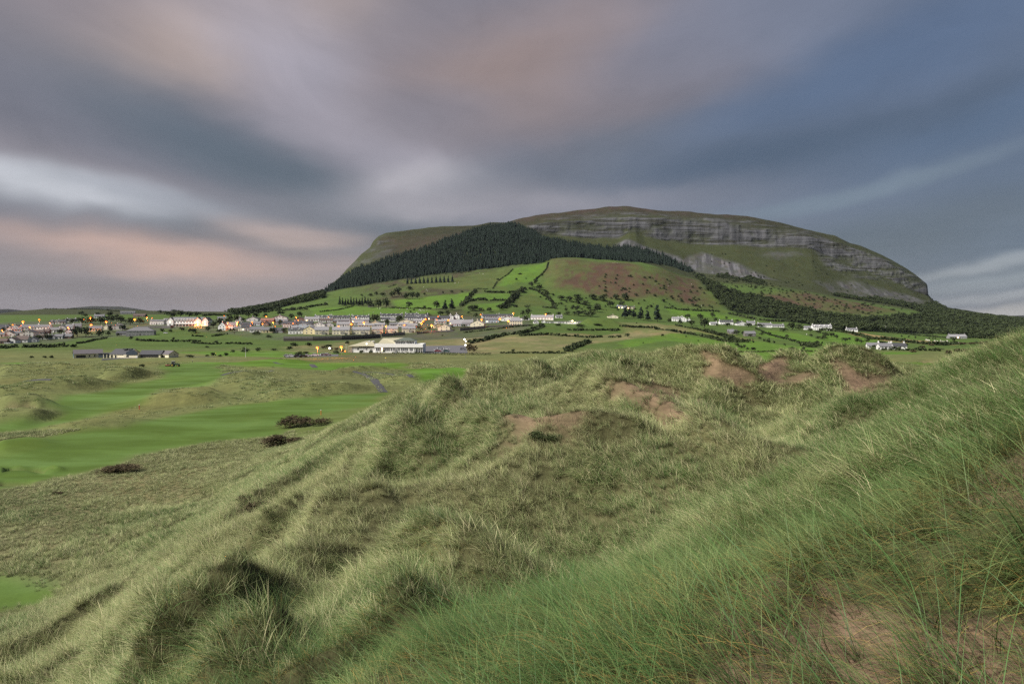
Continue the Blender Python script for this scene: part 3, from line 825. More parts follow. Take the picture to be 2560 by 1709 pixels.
def build_land():
    # near sheet: dunes and links
    us = np.linspace(-1.15, 1.15, 620)
    ys = np.exp(np.linspace(math.log(1.2), math.log(430), 470))
    U, Y = np.meshgrid(us, ys)
    X = U * Y
    Z = height(X, Y)
    _, dz = bunker_field(X, Y)
    Z = Z + dz
    c, mown, sand, wood, n1, n2 = land_colour(X, Y, Z)
    # turf banks scatter a little hue
    cover = np.stack([np.zeros(X.shape), mown, sand], -1)
    fy = Y[:-1, :-1]
    fm = (mown[:-1, :-1] + mown[1:, 1:]) / 2 > 0.5
    fs = (sand[:-1, :-1] + sand[1:, 1:]) / 2 > 0.5
    land_piece('fairway_ground', X, Y, Z, c, cover, fm & ~fs, LAND)
    land_piece('sand_ground', X, Y, Z, c, cover, fs, LAND)
    land_piece('dune_ground', X, Y, Z, c, cover, ~fm & ~fs & (fy < 165), LAND)
    land_piece('links_ground', X, Y, Z, c, cover, ~fm & ~fs & (fy >= 165), LAND)
    # far sheet: farmland and hill
    us = np.linspace(-1.05, 1.05, 1480)
    ys = np.concatenate([np.exp(np.linspace(math.log(430), math.log(1400), 95)), np.linspace(1410, 1935, 66), np.linspace(1938, 1990, 20), np.linspace(1996, 2150, 24), np.geomspace(2165, 12000, 26)])
    U, Y = np.meshgrid(us, ys)
    # the cliff line is cut by gullies and buttresses
    wob = sstep(1890, 1945, Y) * sstep(2110, 1990, Y)
    px = CX + U * F
    g = fbm(px / 46, px * 0 + .5, 91, 4) * 8 + fbm(px / 150, px * 0 + 3.5, 95, 2) * 22
    Yw = Y + wob * g
    X = U * Yw
    Z = height(U * Y, Y)
    c, mown, sand, wood, n1, n2 = land_colour(X, Yw, Z)
    dZ = np.gradient(Z, axis=0) / np.maximum(np.gradient(Yw, axis=0), .2)
    rock = sstep(.75, 1.25, dZ) * sstep(1500, 1800, Y) * (1 - wood)
    # ledges of rock on the right shoulder and the left nose
    for pix, w in ((VN((0, 75), (150, 68), (550, 85), (850, 115), (1150, 170), (1330, 230), (1250, 270), (1150, 255), (850, 245), (560, 240), (420, 230), (300, 200), (0, 200)), .75), (VM((1700, 150), (2000, 95), (2349, 85), (2349, 215), (2240, 280), (2060, 275), (1900, 270), (1740, 250)), .6), (VN((1200, 272), (1330, 300), (1560, 320), (1740, 412), (1812, 468), (1822, 530), (1700, 492), (1500, 445), (1360, 420), (1250, 370)), .85),
                   (VM((480, 280), (545, 252), (600, 330), (560, 420), (380, 470), (215, 575), (250, 520), (310, 455), (365, 405), (420, 360)), .45)):
        P = ground_poly(pix, 1500, 2600)
        m = poly_mask(X, Yw, P, 18) * w
        nb = fbm(Z / 9, X / 160, 97, 4) + .25 * fbm(X / 25, Yw / 25, 98, 3)
        rock = np.maximum(rock, m * sstep(-.3, .25, nb))
    rock = rock * (.25 + .75 * sstep(-.45, .15, fbm(X / 60, Z / 16, 99, 4) + .35 * fbm(X / 22, Z / 8, 100, 3)))
    cover = np.stack([rock, mown, sand], -1)
    fy = Y[:-1, :-1]
    fm = (mown[:-1, :-1] + mown[1:, 1:]) / 2 > 0.5
    land_piece('farmland_ground', X, Yw, Z, c, cover, (fy < 1395) & ~fm, LAND)
    land_piece('green_ground', X, Yw, Z, c, cover, (fy < 1395) & fm, LAND)
    land_piece('mountain', X, Yw, Z, c, cover, fy >= 1395, LAND, np.exp(-(np.abs(c - np.array(C['scree'])).sum(-1) / .07) ** 2))
    # level ground out to the horizon, under and round everything else
    nseg = 96
    th = np.linspace(0, 2 * math.pi, nseg, endpoint=False)
    rr = np.array([0, 40, 400, 4000, 12000.0])
    co = [(0, -3, -1.2)]
    for r in rr[1:]:
        co += [(r * math.cos(a), r * math.sin(a) - 3, -1.2) for a in th]
    fs = []
    tri = [(0, 1 + i, 1 + (i + 1) % nseg) for i in range(nseg)]
    for k in range(3):
        b = 1 + k * nseg
        fs += [(b + i, b + nseg + i, b + nseg + (i + 1) % nseg, b + (i + 1) % nseg) for i in range(nseg)]
    me = bpy.data.meshes.new('plain_ground')
    me.from_pydata(co, [], tri + fs)
    me.materials.append(LAND)
    add_attr(me, 'albedo', 'FLOAT_COLOR', np.array([[*C['field'], 0.0]] * len(co), np.float32))
    add_attr(me, 'cover', 'FLOAT_VECTOR', np.zeros((len(co), 3), np.float32))
    o = bpy.data.objects.new('plain_ground', me)
    COL.objects.link(o)
    o['kind'] = 'structure'


build_land()


# hills on the horizon
def far_hill(name, pix, Y, depth, col):
    xs = np.linspace(pix[0][0], pix[-1][0], 60)
    q = np.array(pix, float)
    hs = (HY - np.interp(xs, q[:, 0], q[:, 1])) / F * Y + CAM_Z
    prof = np.array([(-1, -.2), (-.75, .28), (-.45, .66), (-.2, .9), (0, 1), (.3, .86), (.7, .5), (1, -.2)])
    X = np.repeat(((xs - CX) / F * Y)[None], len(prof), 0)
    YY = np.repeat((Y + prof[:, :1] * depth), len(xs), 1)
    Z = prof[:, 1:] * hs[None] + 6 * fbm(X / 180, YY / 180, 5, 3) * (prof[:, 1:] < .95)
    c = np.empty(X.shape + (3,))
    c[:] = col
    return land_piece(name, X, YY, Z, c, np.zeros(X.shape + (3,)), np.ones((X.shape[0] - 1, X.shape[1] - 1), bool), LAND)


far_hill('hill', [(-420, 790), (-200, 770), (-60, 769), (0, 773), (22, 772), (40, 780), (52, 796)], 8200, 1200, C['moor'])
far_hill('hill', [(150, 793), (182, 769), (230, 765), (300, 766), (340, 771), (366, 778), (380, 793)], 9000, 900, C['moor'])
far_hill('hill', [(2380, 799), (2440, 794), (2500, 790), (2560, 788), (2700, 784), (2900, 792)], 9000, 900, C['moor'])
# ------------------------------------------------------------------ marram grass
def grass_material(name, pale, lush, dry, root):
    mt = bpy.data.materials.new(name)
    mt.use_nodes = True
    t = mt.node_tree
    t.nodes.clear()
    n = NT(t)
    along, rnd, dryf = n.sep(n.node('ShaderNodeAttribute', attribute_name='tone').outputs['Vector'])
    il = n.node('ShaderNodeAttribute', attribute_name='lush', attribute_type='INSTANCER').outputs['Fac']
    ir = n.node('ShaderNodeAttribute', attribute_name='vary', attribute_type='INSTANCER').outputs['Fac']
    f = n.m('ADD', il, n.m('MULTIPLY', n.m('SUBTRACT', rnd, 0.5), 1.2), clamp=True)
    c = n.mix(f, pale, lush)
    c = n.mix(dryf, c, dry)
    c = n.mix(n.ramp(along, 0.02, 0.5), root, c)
    c = n.mix(n.ramp(along, 0.7, 1.0, 0.0, 0.45), c, n.mix(il, pale, (pale[0] * .8, pale[1] * .9, pale[2] * .6)))
    g = n.m('MULTIPLY_ADD', ir, 0.5, 0.75)
    c = n.mix(1.0, c, n.xyz(g, g, g), 'MULTIPLY')
    bs = n.node('ShaderNodeBsdfPrincipled')
    n.put(bs.inputs['Base Color'], c)
    bs.inputs['Roughness'].default_value = 0.55
    bs.inputs['Specular IOR Level'].default_value = 0.3
    tr = n.node('ShaderNodeBsdfTranslucent')
    n.put(tr.inputs['Color'], c)
    mx = n.node('ShaderNodeMixShader')
    mx.inputs[0].default_value = 0.28
    t.links.new(bs.outputs[0], mx.inputs[1])
    t.links.new(tr.outputs[0], mx.inputs[2])
    out = n.node('ShaderNodeOutputMaterial')
    t.links.new(mx.outputs[0], out.inputs[0])
    return mt


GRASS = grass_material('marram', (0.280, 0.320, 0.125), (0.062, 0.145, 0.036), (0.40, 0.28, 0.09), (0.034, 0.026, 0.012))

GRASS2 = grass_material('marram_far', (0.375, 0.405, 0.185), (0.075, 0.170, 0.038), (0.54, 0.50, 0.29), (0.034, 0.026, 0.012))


def tuft(name, blades, radius, length, width, segs, lean, curl, dry, rng, mat=GRASS, spread=0.5, dead=0):
    """a clump of bent ribbon blades; wind comes from +X, so the blades lie over towards -X"""
    V, Fq, T = [], [], []
    for b in range(blades):
        rr, ra = radius * math.sqrt(rng.random()), rng.random() * 6.283
        p = np.array([rr * math.cos(ra), rr * math.sin(ra), -0.03])
        L = length * (0.5 + 0.75 * rng.random())
        az = math.pi + rng.normal(0, spread)
        th = abs(rng.normal(lean, 0.16))
        k = curl * (0.4 + 1.0 * rng.random())
        if rng.random() < 0.12:
            th, az = rng.random() * 0.7, rng.random() * 6.283
        isdry = 1.0 if rng.random() < dry else 0.0
        if dead and rng.random() < dead:
            isdry, th, L = 0.8, 0.9 + .5 * rng.random(), L * .6
        rd = rng.random()
        fa = az + math.pi / 2 + rng.normal(0, 0.5)
        sx = np.array([math.cos(fa), math.sin(fa), 0])
        w0 = width * (0.6 + 0.8 * rng.random())
        base = len(V)
        for s in range(segs + 1):
            tt = s / segs
            w = w0 * (1 - tt ** 1.6) * (0.75 + .25 * min(1, tt * 5)) if s < segs else 0
            if s < segs:
                V.append(p - sx * w / 2)
                V.append(p + sx * w / 2)
                T += [(tt, rd, isdry)] * 2
            else:
                V.append(p.copy())
                T.append((1, rd, isdry))
            a = min(th + k * (tt + .5 / segs) ** 1.5, 2.1)
            p = p + L / segs * np.array([math.sin(a) * math.cos(az), math.sin(a) * math.sin(az), math.cos(a)])
        for s in range(segs - 1):
            q = base + 2 * s
            Fq.append((q, q + 1, q + 3, q + 2))
        q = base + 2 * (segs - 1)
        Fq.append((q, q + 1, q + 2))
    me = bpy.data.meshes.new(name)
    me.from_pydata([tuple(v) for v in V], [], Fq)
    add_attr(me, 'tone', 'FLOAT_VECTOR', np.array(T, np.float32))
    me.materials.append(mat)
    return bpy.data.objects.new(name, me)


def collection_of(name, objs):
    c = bpy.data.collections.new(name)                 # not linked to the scene: only a source of copies
    for i, o in enumerate(objs):
        o.name = f'{name}_{i:02d}'
        c.objects.link(o)
    return c


def scatter(name, coll, pts, rot, scl, idx, lush, vary, label=None):
    """one object of kind stuff: copies of a collection's members on points"""
    me = bpy.data.meshes.new(name)
    me.vertices.add(len(pts))
    me.vertices.foreach_set('co', np.ascontiguousarray(pts, np.float32).ravel())
    add_attr(me, 'turn', 'FLOAT_VECTOR', rot.astype(np.float32))
    add_attr(me, 'size', 'FLOAT_VECTOR', scl.astype(np.float32))
    add_attr(me, 'pick', 'INT', idx.astype(np.int32))
    add_attr(me, 'lush', 'FLOAT', lush.astype(np.float32))
    add_attr(me, 'vary', 'FLOAT', vary.astype(np.float32))
    o = bpy.data.objects.new(name, me)
    COL.objects.link(o)
    o['kind'] = 'stuff'
    if label:
        o['label'] = label
    g = bpy.data.node_groups.new(name, 'GeometryNodeTree')
    g.interface.new_socket('Geometry', in_out='INPUT', socket_type='NodeSocketGeometry')
    g.interface.new_socket('Geometry', in_out='OUTPUT', socket_type='NodeSocketGeometry')
    N = g.nodes
    gi, go = N.new('NodeGroupInput'), N.new('NodeGroupOutput')
    ci = N.new('GeometryNodeCollectionInfo')
    ci.inputs[0].default_value = coll
    ci.inputs['Separate Children'].default_value = True
    ci.inputs['Reset Children'].default_value = True
    ip = N.new('GeometryNodeInstanceOnPoints')
    ip.inputs['Pick Instance'].default_value = True
    def attr(nm, dt):
        a = N.new('GeometryNodeInputNamedAttribute')
        a.data_type = dt
        a.inputs['Name'].default_value = nm
        return next(s for s in a.outputs if s.enabled)
    er = N.new('FunctionNodeEulerToRotation')
    g.links.new(attr('turn', 'FLOAT_VECTOR'), er.inputs[0])
    g.links.new(gi.outputs[0], ip.inputs['Points'])
    g.links.new(ci.outputs[0], ip.inputs['Instance'])
    g.links.new(attr('pick', 'INT'), ip.inputs['Instance Index'])
    g.links.new(er.outputs[0], ip.inputs['Rotation'])
    g.links.new(attr('size', 'FLOAT_VECTOR'), ip.inputs['Scale'])
    g.links.new(ip.outputs[0], go.inputs[0])
    md = o.modifiers.new('scatter', 'NODES')
    md.node_group = g
    return o


def slope(X, Y, e=0.35):
    ex = np.maximum(e, Y * .006)
    dx = (height(X + ex, Y) - height(X - ex, Y)) / (2 * ex)
    dy = (height(X, Y + ex) - height(X, Y - ex)) / (2 * ex)
    return dx, dy


def sow(y0, y1, per_m2, umax, rng):
    """even random spots on the ground between two distances"""
    area = umax * (y1 ** 2 - y0 ** 2)
    n = int(area * per_m2)
    Y = np.sqrt(rng.random(n) * (y1 ** 2 - y0 ** 2) + y0 ** 2)
    X = (rng.random(n) * 2 - 1) * umax * Y
    return X, Y


def cover_of(X, Y):
    Z = height(X, Y)
    c, mown, sand, wood, n1, n2 = land_colour(X, Y, Z)
    return Z, mown, sand


def grow(name, coll, nvar, X, Y, keep, Z, lush, size, rng, tall=None, jit=0.35, norm=0.55, label=None, wind=0.12):
    X, Y, Z, lush, size = X[keep], Y[keep], Z[keep], lush[keep], size[keep]
    dx, dy = slope(X, Y)
    nx, ny = -dx * norm, -dy * norm
    # tilt towards the slope's normal, then turn about the upright
    tx, ty = np.arctan(-ny) * .7, np.arctan(nx) * .7
    rz = -wind + rng.normal(0, jit, len(X)) + .55 * fbm(X / 6, Y / 6, 141, 2) + .6 * fbm(X / 1.7, Y / 1.7, 143, 2)
    # euler XYZ is applied x, y, z: bring the tilt into the turned frame
    ca, sa = np.cos(rz), np.sin(rz)
    lx, ly = ca * tx + sa * ty, -sa * tx + ca * ty
    rot = np.stack([lx, ly, rz], -1)
    s = size * (0.62 + 0.6 * rng.random(len(X)) ** 1.6) * (1 + .45 * fbm(X / (.6 + Y * .02), Y / (.6 + Y * .02), 145, 2))
    scl = np.stack([s, s, s * (1 if tall is None else tall[keep])], -1)
    return scatter(name, coll, np.stack([X, Y, Z], -1), rot, scl, rng.integers(0, nvar, len(X)), np.clip(lush, 0, 1), rng.random(len(X)), label)


def build_grass():
    rng = np.random.default_rng(5)
    near = collection_of('marram_near', [tuft('t', 17, .08, .66, .0046, 7, .68, 1.25, .08, rng, spread=.5, dead=.22) for i in range(7)])
    mid = collection_of('marram_mid', [tuft('t', 42, .20, .72, .0105, 5, .55, 1.2, .22, rng, GRASS2, spread=.55) for i in range(8)])
    far = collection_of('marram_far', [tuft('t', 52, .42, .66, .021, 4, .50, 1.15, .22, rng, GRASS2, spread=.65) for i in range(6)])
    sward = collection_of('rough_tuft', [tuft('t', 46, .55, .34, .035, 3, .35, .9, .15, rng, GRASS2, spread=.9) for i in range(5)])
    # nearest slope
    X, Y = sow(1.6, 19, 74, 1.0, rng)
    Z, mown, sand = cover_of(X, Y)
    cl = fbm(X / .8, Y / .8, 101, 3)
    u = X / Y
    dens = np.where(sand > .35, .5, 1.0) * sstep(-.75, .2, cl + .15)
    keep = rng.random(len(X)) < dens
    lush = .74 + .35 * fbm(X / 3, Y / 3, 103, 2)
    grow('marram_grass', near, 7, X, Y, keep, Z, lush, np.full(X.shape, 1.0), rng, wind=.25)
    X, Y = sow(1.6, 8.5, 62, 1.0, rng)
    Z, mown, sand = cover_of(X, Y)
    keep = (rng.random(len(X)) < .35 + .65 * sstep(-.3, .3, fbm(X / .7, Y / .7, 102, 3))) & (X / Y > -.1) & (rng.random(len(X)) < np.where(sand > .35, .4, .8))
    grow('marram_grass', near, 7, X, Y, keep, Z, .8 + .3 * fbm(X / 3, Y / 3, 103, 2), np.full(X.shape, 1.22), rng, wind=.3)
    # second ring
    X, Y = sow(7, 54, 24, 1.0, rng)
    Z, mown, sand = cover_of(X, Y)
    cl = fbm(X / 1.6, Y / 1.6, 105, 3)
    own = sstep(-.06, .08, X / Y - np.interp(Y, [7, 10, 15, 30, 42, 54], [.0, .12, .32, .44, .56, .7]))       # the camera's own slope is greener
    lush = np.clip(.28 + .95 * fbm(X / 5, Y / 5, 107, 3) + .75 * own, 0, 1)
    edge = sstep(8, 15, Y)
    sl = np.hypot(*slope(X, Y))
    keep = rng.random(len(X)) < edge * sstep(56, 46, Y) * np.minimum(1, .6 + .6 * sl) * np.where(sand > .4, .07, 1) * (1 - mown)
    grow('marram_grass', mid, 8, X, Y, keep, Z, lush, .95 + .35 * fbm(X / 4, Y / 4, 109, 2) + .35 * cl, rng)
    # the dunes beyond
    X, Y = sow(42, 130, 10, .95, rng)
    Z, mown, sand = cover_of(X, Y)
    cl = fbm(X / 3, Y / 3, 111, 3)
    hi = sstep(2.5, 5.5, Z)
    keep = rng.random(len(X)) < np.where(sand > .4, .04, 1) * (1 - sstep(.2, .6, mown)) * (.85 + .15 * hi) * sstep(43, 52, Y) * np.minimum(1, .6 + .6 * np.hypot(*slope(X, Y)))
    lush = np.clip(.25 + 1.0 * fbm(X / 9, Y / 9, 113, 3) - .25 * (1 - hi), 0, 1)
    size = (.85 + .25 * hi) * (1.0 + .3 * fbm(X / 7, Y / 7, 115, 2) + .4 * cl)
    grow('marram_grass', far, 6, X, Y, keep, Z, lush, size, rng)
    # short rough on the links
    X, Y = sow(85, 330, .30, .9, rng)
    Z, mown, sand = cover_of(X, Y)
    cl = fbm(X / 14, Y / 14, 117, 4)
    keep = (rng.random(len(X)) < sstep(-.35, .25, cl + .25 * sstep(1, 3, Z)) * (1 - sstep(.15, .5, mown)) * np.where(sand > .4, 0, 1))
    lush = np.clip(.45 + .6 * fbm(X / 30, Y / 30, 119, 3), 0, 1)
    grow('rough_grass', sward, 5, X, Y, keep, Z, lush, .8 + .9 * sstep(80, 300, Y) + .3 * sstep(1, 3, Z), rng, jit=1.0)


build_grass()
# ------------------------------------------------------------------ tags, mesh builder, plain materials
ORD = 'first second third fourth fifth sixth seventh eighth ninth tenth eleventh twelfth thirteenth fourteenth fifteenth sixteenth seventeenth eighteenth nineteenth twentieth'.split()


def tag(o, label=None, cat=None, group=None, kind=None):
    for k, v in (('label', label), ('category', cat), ('group', group), ('kind', kind)):
        if v:
            o[k] = v
    return o


def link(name, me, parent=None, loc=(0, 0, 0), rz=0.0, scale=(1, 1, 1)):
    o = bpy.data.objects.new(name, me)
    COL.objects.link(o)
    o.location, o.rotation_euler, o.scale = loc, (0, 0, rz), scale
    if parent:
        o.parent = parent
    return o


def empty(name, loc, rz=0.0):
    return link(name, None, None, loc, rz)


_MATS = {}


def mat(name, rgb, rough=0.8, vary=0.25, scale=1.2, emit=None, strength=0.0, spec=0.3, metal=0.0):
    if name in _MATS:
        return _MATS[name]
    m = bpy.data.materials.new(name)
    m.use_nodes = True
    t = m.node_tree
    t.nodes.clear()
    n = NT(t)
    bs = n.node('ShaderNodeBsdfPrincipled')
    pos = n.node('ShaderNodeNewGeometry').outputs['Position']
    v = n.noise(pos, scale, 5, 0.65)
    g = n.m('ADD', 1.0, n.m('MULTIPLY', n.m('SUBTRACT', v, 0.5), vary * 2))
    n.put(bs.inputs['Base Color'], n.mix(1.0, rgb, n.xyz(g, g, g), 'MULTIPLY'))
    bs.inputs['Roughness'].default_value = rough
    bs.inputs['Specular IOR Level'].default_value = spec
    bs.inputs['Metallic'].default_value = metal
    if emit:
        n.put(bs.inputs['Emission Color'], emit)
        bs.inputs['Emission Strength'].default_value = strength
    out = n.node('ShaderNodeOutputMaterial')
    t.links.new(bs.outputs[0], out.inputs[0])
    _MATS[name] = m
    return m


class MB:
    def __init__(s, M=None):
        s.v, s.f, s.M = [], [], M or Matrix()
    def add(s, vs, fs):
        b = len(s.v)
        s.v += [tuple(s.M @ Vector(p)) for p in vs]
        s.f += [tuple(b + i for i in f) for f in fs]
        return s
    def box(s, x0, x1, y0, y1, z0, z1):
        return s.add([(x0, y0, z0), (x1, y0, z0), (x1, y1, z0), (x0, y1, z0), (x0, y0, z1), (x1, y0, z1), (x1, y1, z1), (x0, y1, z1)],
                     [(0, 3, 2, 1), (4, 5, 6, 7), (0, 1, 5, 4), (1, 2, 6, 5), (2, 3, 7, 6), (3, 0, 4, 7)])
    def prism(s, prof, x0, x1):
        """a profile in (y, z) drawn out along x"""
        k = len(prof)
        vs = [(x0, y, z) for y, z in prof] + [(x1, y, z) for y, z in prof]
        return s.add(vs, [tuple(range(k)), tuple(range(2 * k - 1, k - 1, -1))] + [(i, i + k, (i + 1) % k + k, (i + 1) % k) for i in range(k)])
    def tube(s, a, b, r0, r1, seg=6):
        a, b = Vector(a), Vector(b)
        d = (b - a).normalized()
        e = d.orthogonal().normalized()
        g = d.cross(e)
        vs = [tuple(a + r0 * (math.cos(t) * e + math.sin(t) * g)) for t in [6.2832 * i / seg for i in range(seg)]]
        vs += [tuple(b + r1 * (math.cos(t) * e + math.sin(t) * g)) for t in [6.2832 * i / seg for i in range(seg)]]
        return s.add(vs, [(i, (i + 1) % seg, (i + 1) % seg + seg, i + seg) for i in range(seg)] + [tuple(range(seg))[::-1], tuple(range(seg, 2 * seg))])
    def ball(s, c, r, seg=8, rings=5, sq=(1, 1, 1)):
        vs = [(c[0], c[1], c[2] - r * sq[2])]
        for i in range(1, rings):
            a = math.pi * i / rings
            vs += [(c[0] + r * sq[0] * math.sin(a) * math.cos(t), c[1] + r * sq[1] * math.sin(a) * math.sin(t), c[2] - r * sq[2] * math.cos(a)) for t in [6.2832 * k / seg for k in range(seg)]]
        vs.append((c[0], c[1], c[2] + r * sq[2]))
        fs = [(0, 1 + (k + 1) % seg, 1 + k) for k in range(seg)]
        for i in range(rings - 2):
            b = 1 + i * seg
            fs += [(b + k, b + (k + 1) % seg, b + seg + (k + 1) % seg, b + seg + k) for k in range(seg)]
        b = 1 + (rings - 2) * seg
        fs += [(b + k, b + (k + 1) % seg, len(vs) - 1) for k in range(seg)]
        return s.add(vs, fs)
    def mesh(s, name, m):
        me = bpy.data.meshes.new(name)
        me.from_pydata(s.v, [], s.f)
        me.materials.append(m)
        return me
    def build(s, name, m, parent=None, loc=(0, 0, 0), rz=0.0):
        return link(name, s.mesh(name, m), parent, loc, rz)


# ------------------------------------------------------------------ trees
def leaf_material(name, dark, light, vary=0.5):
    m = bpy.data.materials.new(name)
    m.use_nodes = True
    t = m.node_tree
    t.nodes.clear()
    n = NT(t)
    oi = n.node('ShaderNodeObjectInfo').outputs['Random']
    rnd = n.node('ShaderNodeAttribute', attribute_name='leaf').outputs['Fac']
    c = n.mix(n.m('ADD', n.m('MULTIPLY', rnd, 0.75), n.m('MULTIPLY', oi, 0.35), clamp=True), dark, light)
    bs = n.node('ShaderNodeBsdfPrincipled')
    n.put(bs.inputs['Base Color'], c)
    bs.inputs['Roughness'].default_value = 0.8
    bs.inputs['Specular IOR Level'].default_value = 0.15
    out = n.node('ShaderNodeOutputMaterial')
    t.links.new(bs.outputs[0], out.inputs[0])
    return m


LEAF = leaf_material('broad_leaf', (0.016, 0.025, 0.011), (0.052, 0.070, 0.026))
LEAF_B = leaf_material('brown_leaf', (0.030, 0.024, 0.013), (0.085, 0.068, 0.036))
NEEDLE = leaf_material('needles', (0.006, 0.013, 0.010), (0.017, 0.029, 0.020))
BARK = mat('bark', (0.055, 0.045, 0.036), 0.95, 0.4, 3)


def leaf_mesh(name, lumps, quads, size, m, rng):
    """leaf sprays spread through several lumps: [(centre, radii)]; unit tree is 1 high"""
    V, Fq, A = [], [], []
    wts = np.array([r[0] * r[1] * r[2] for _, r in lumps]) ** .7
    wts /= wts.sum()
    for q in range(quads):
        c, r = lumps[rng.choice(len(lumps), p=wts)]
        d = rng.normal(size=3)
        d /= np.linalg.norm(d)
        if d[2] < -.55:
            d[2] *= -1
        k = rng.random() ** .35
        p = np.array(c) + d * np.array(r) * k * (1 + .12 * rng.normal())
        if p[2] < .03:
            p[2] = .03 + .05 * rng.random()
        s = size * (.55 + .9 * rng.random())
        a = rng.normal(size=3)
        a /= np.linalg.norm(a)
        b = np.cross(a, d + .5 * rng.normal(size=3))
        b /= np.linalg.norm(b) + 1e-6
        n = len(V)
        V += [tuple(p + s * (-a - .5 * b)), tuple(p + s * (.2 * a - .9 * b)), tuple(p + s * (a + .3 * b)), tuple(p + s * (-.1 * a + .9 * b))]
        Fq.append((n, n + 1, n + 2, n + 3))
        A += [rng.random()] * 4
    me = bpy.data.meshes.new(name)
    me.from_pydata(V, [], Fq)
    add_attr(me, 'leaf', 'FLOAT', np.array(A, np.float32))
    me.materials.append(m)
    return me


def make_tree_kinds():
    rng = np.random.default_rng(3)
    K = {'broad': [], 'shrub': [], 'brown': [], 'pine': [], 'spruce': []}
    for i in range(5):
        lumps = []
        for j in range(7):
            a = j * .9 + rng.random()
            rr = .24 * rng.random() + .08
            lumps.append(((rr * math.cos(a), rr * math.sin(a),   .30 + .42 * rng.random()), (.20 + .1 * rng.random(), .2 + .1 * rng.random(), .15 + .1 * rng.random())))
        lumps.append(((0, 0, .5), (.36, .36, .44)))
        crown = leaf_mesh('crown', lumps, 210, .07, LEAF, rng)
        mb = MB()
        mb.tube((0, 0, -.08), (.01, 0, .34), .04, .026)
        for j in range(4):
            a = j * 1.57 + rng.random()
            mb.tube((.008, 0, .26), (.2 * math.cos(a), .2 * math.sin(a), .58), .018, .006, 5)
        K['broad'].append((crown, mb.mesh('trunk', BARK)))
    for kind, lm in (('shrub', LEAF), ('brown', LEAF_B)):
        for i in range(4):
            lumps = [((.3 * (rng.random() - .5), .3 * (rng.random() - .5), .28 + .3 * rng.random()), (.26 + .16 * rng.random(), .26 + .16 * rng.random(), .24 + .14 * rng.random())) for j in range(5)]
            K[kind].append((leaf_mesh('foliage', lumps, 190, .075, lm, rng), None))
    for i in range(4):          # open pines and dark conifers near the farms
        lumps = [((.10 * (rng.random() - .5), .10 * (rng.random() - .5), .2 + .7 * j / 6), (.30 - .036 * j, .30 - .036 * j, .10)) for j in range(7)]
        crown = leaf_mesh('crown', lumps, 220, .06, NEEDLE, rng)
        mb = MB().tube((0, 0, -.06), (0, 0, .9), .03, .008)
        K['pine'].append((crown, mb.mesh('trunk', BARK)))
    for i in range(5):          # plantation spruce: jagged skirts
        V, Fq, A = [], [], []
        for j in range(6):
            z0, z1 = .08 + .14 * j, .32 + .138 * j
            r = .20 * (1 - j / 6.8) * (.9 + .2 * rng.random())
            n = len(V)
            ph = rng.random()
            seg = 7
            for s_ in range(seg):
                rr = r * (.7 + .6 * rng.random())
                V.append((rr * math.cos(6.283 * s_ / seg + ph), rr * math.sin(6.283 * s_ / seg + ph), z0 - .05 * rng.random()))
            V.append((0, 0, min(z1, 1)))
            Fq += [(n + s_, n + (s_ + 1) % seg, n + seg) for s_ in range(seg)]
            A += [rng.random()] * (seg + 1)
        me = bpy.data.meshes.new('spruce')
        me.from_pydata(V, [], Fq)
        add_attr(me, 'leaf', 'FLOAT', np.array(A, np.float32))
        me.materials.append(NEEDLE)
        K['spruce'].append((me, None))
    return K


KINDS_OF_TREE = make_tree_kinds()
_tree_n = [0]


def plant(kind, px, py, wpx, hpx, label, cat, group, y0=250.0, stems=True):
    """a tree or shrub whose foot shows at (px, py) and whose crown spans wpx by hpx in the photograph"""
    X, Y, Z = hit(px, py, 0, y0)
    h, w = 1.12 * hpx / F * Y, .92 * wpx / F * Y
    _tree_n[0] += 1
    k = KINDS_OF_TREE[kind][_tree_n[0] % len(KINDS_OF_TREE[kind])]
    rz = (_tree_n[0] * 2.4) % 6.283
    nm = {'broad': 'tree', 'pine': 'conifer', 'spruce': 'conifer', 'shrub': 'shrub', 'brown': 'shrub'}[kind]
    wk = {'broad': .95, 'pine': .62, 'spruce': .42, 'shrub': .95, 'brown': .95}[kind]
    sc = (w / wk, w / wk * .95, h / .98)
    if k[1] is None or not stems:
        o = link(nm, k[0], None, (X, Y, Z - .1), rz, sc)
    else:
        o = empty(nm, (X, Y, Z), rz)
        link('crown', k[0], o, scale=sc)
        link('trunk', k[1], o, scale=(sc[0] * .8, sc[1] * .8, sc[2]))
    return tag(o, label, cat, group)


def plant_row(V, items, kind, what, where, cat, group, y0=250.0, stems=True, scale=1.0):
    """items: (centre x, foot y, width, height) in the units of an enlarged view"""
    pxs = [V((x, y))[0] for x, y, w, h in items]
    u = V((1, 0))[0][0] - V((0, 0))[0][0]
    order = sorted(range(len(items)), key=lambda i: pxs[i][0])
    for r, i in enumerate(order):
        x, y, w, h = items[i]
        n = len(items)
        pos = '' if n == 1 else (f'{ORD[r]} from left ' if r < 20 else f'{ORD[n - 1 - r]} from right ')
        size = ''
        lab = f'{what} {pos}{where}'
        plant(kind, pxs[i][0], pxs[i][1], w * u * scale, h * u * scale, lab, cat, group if n > 1 else None, y0, stems)


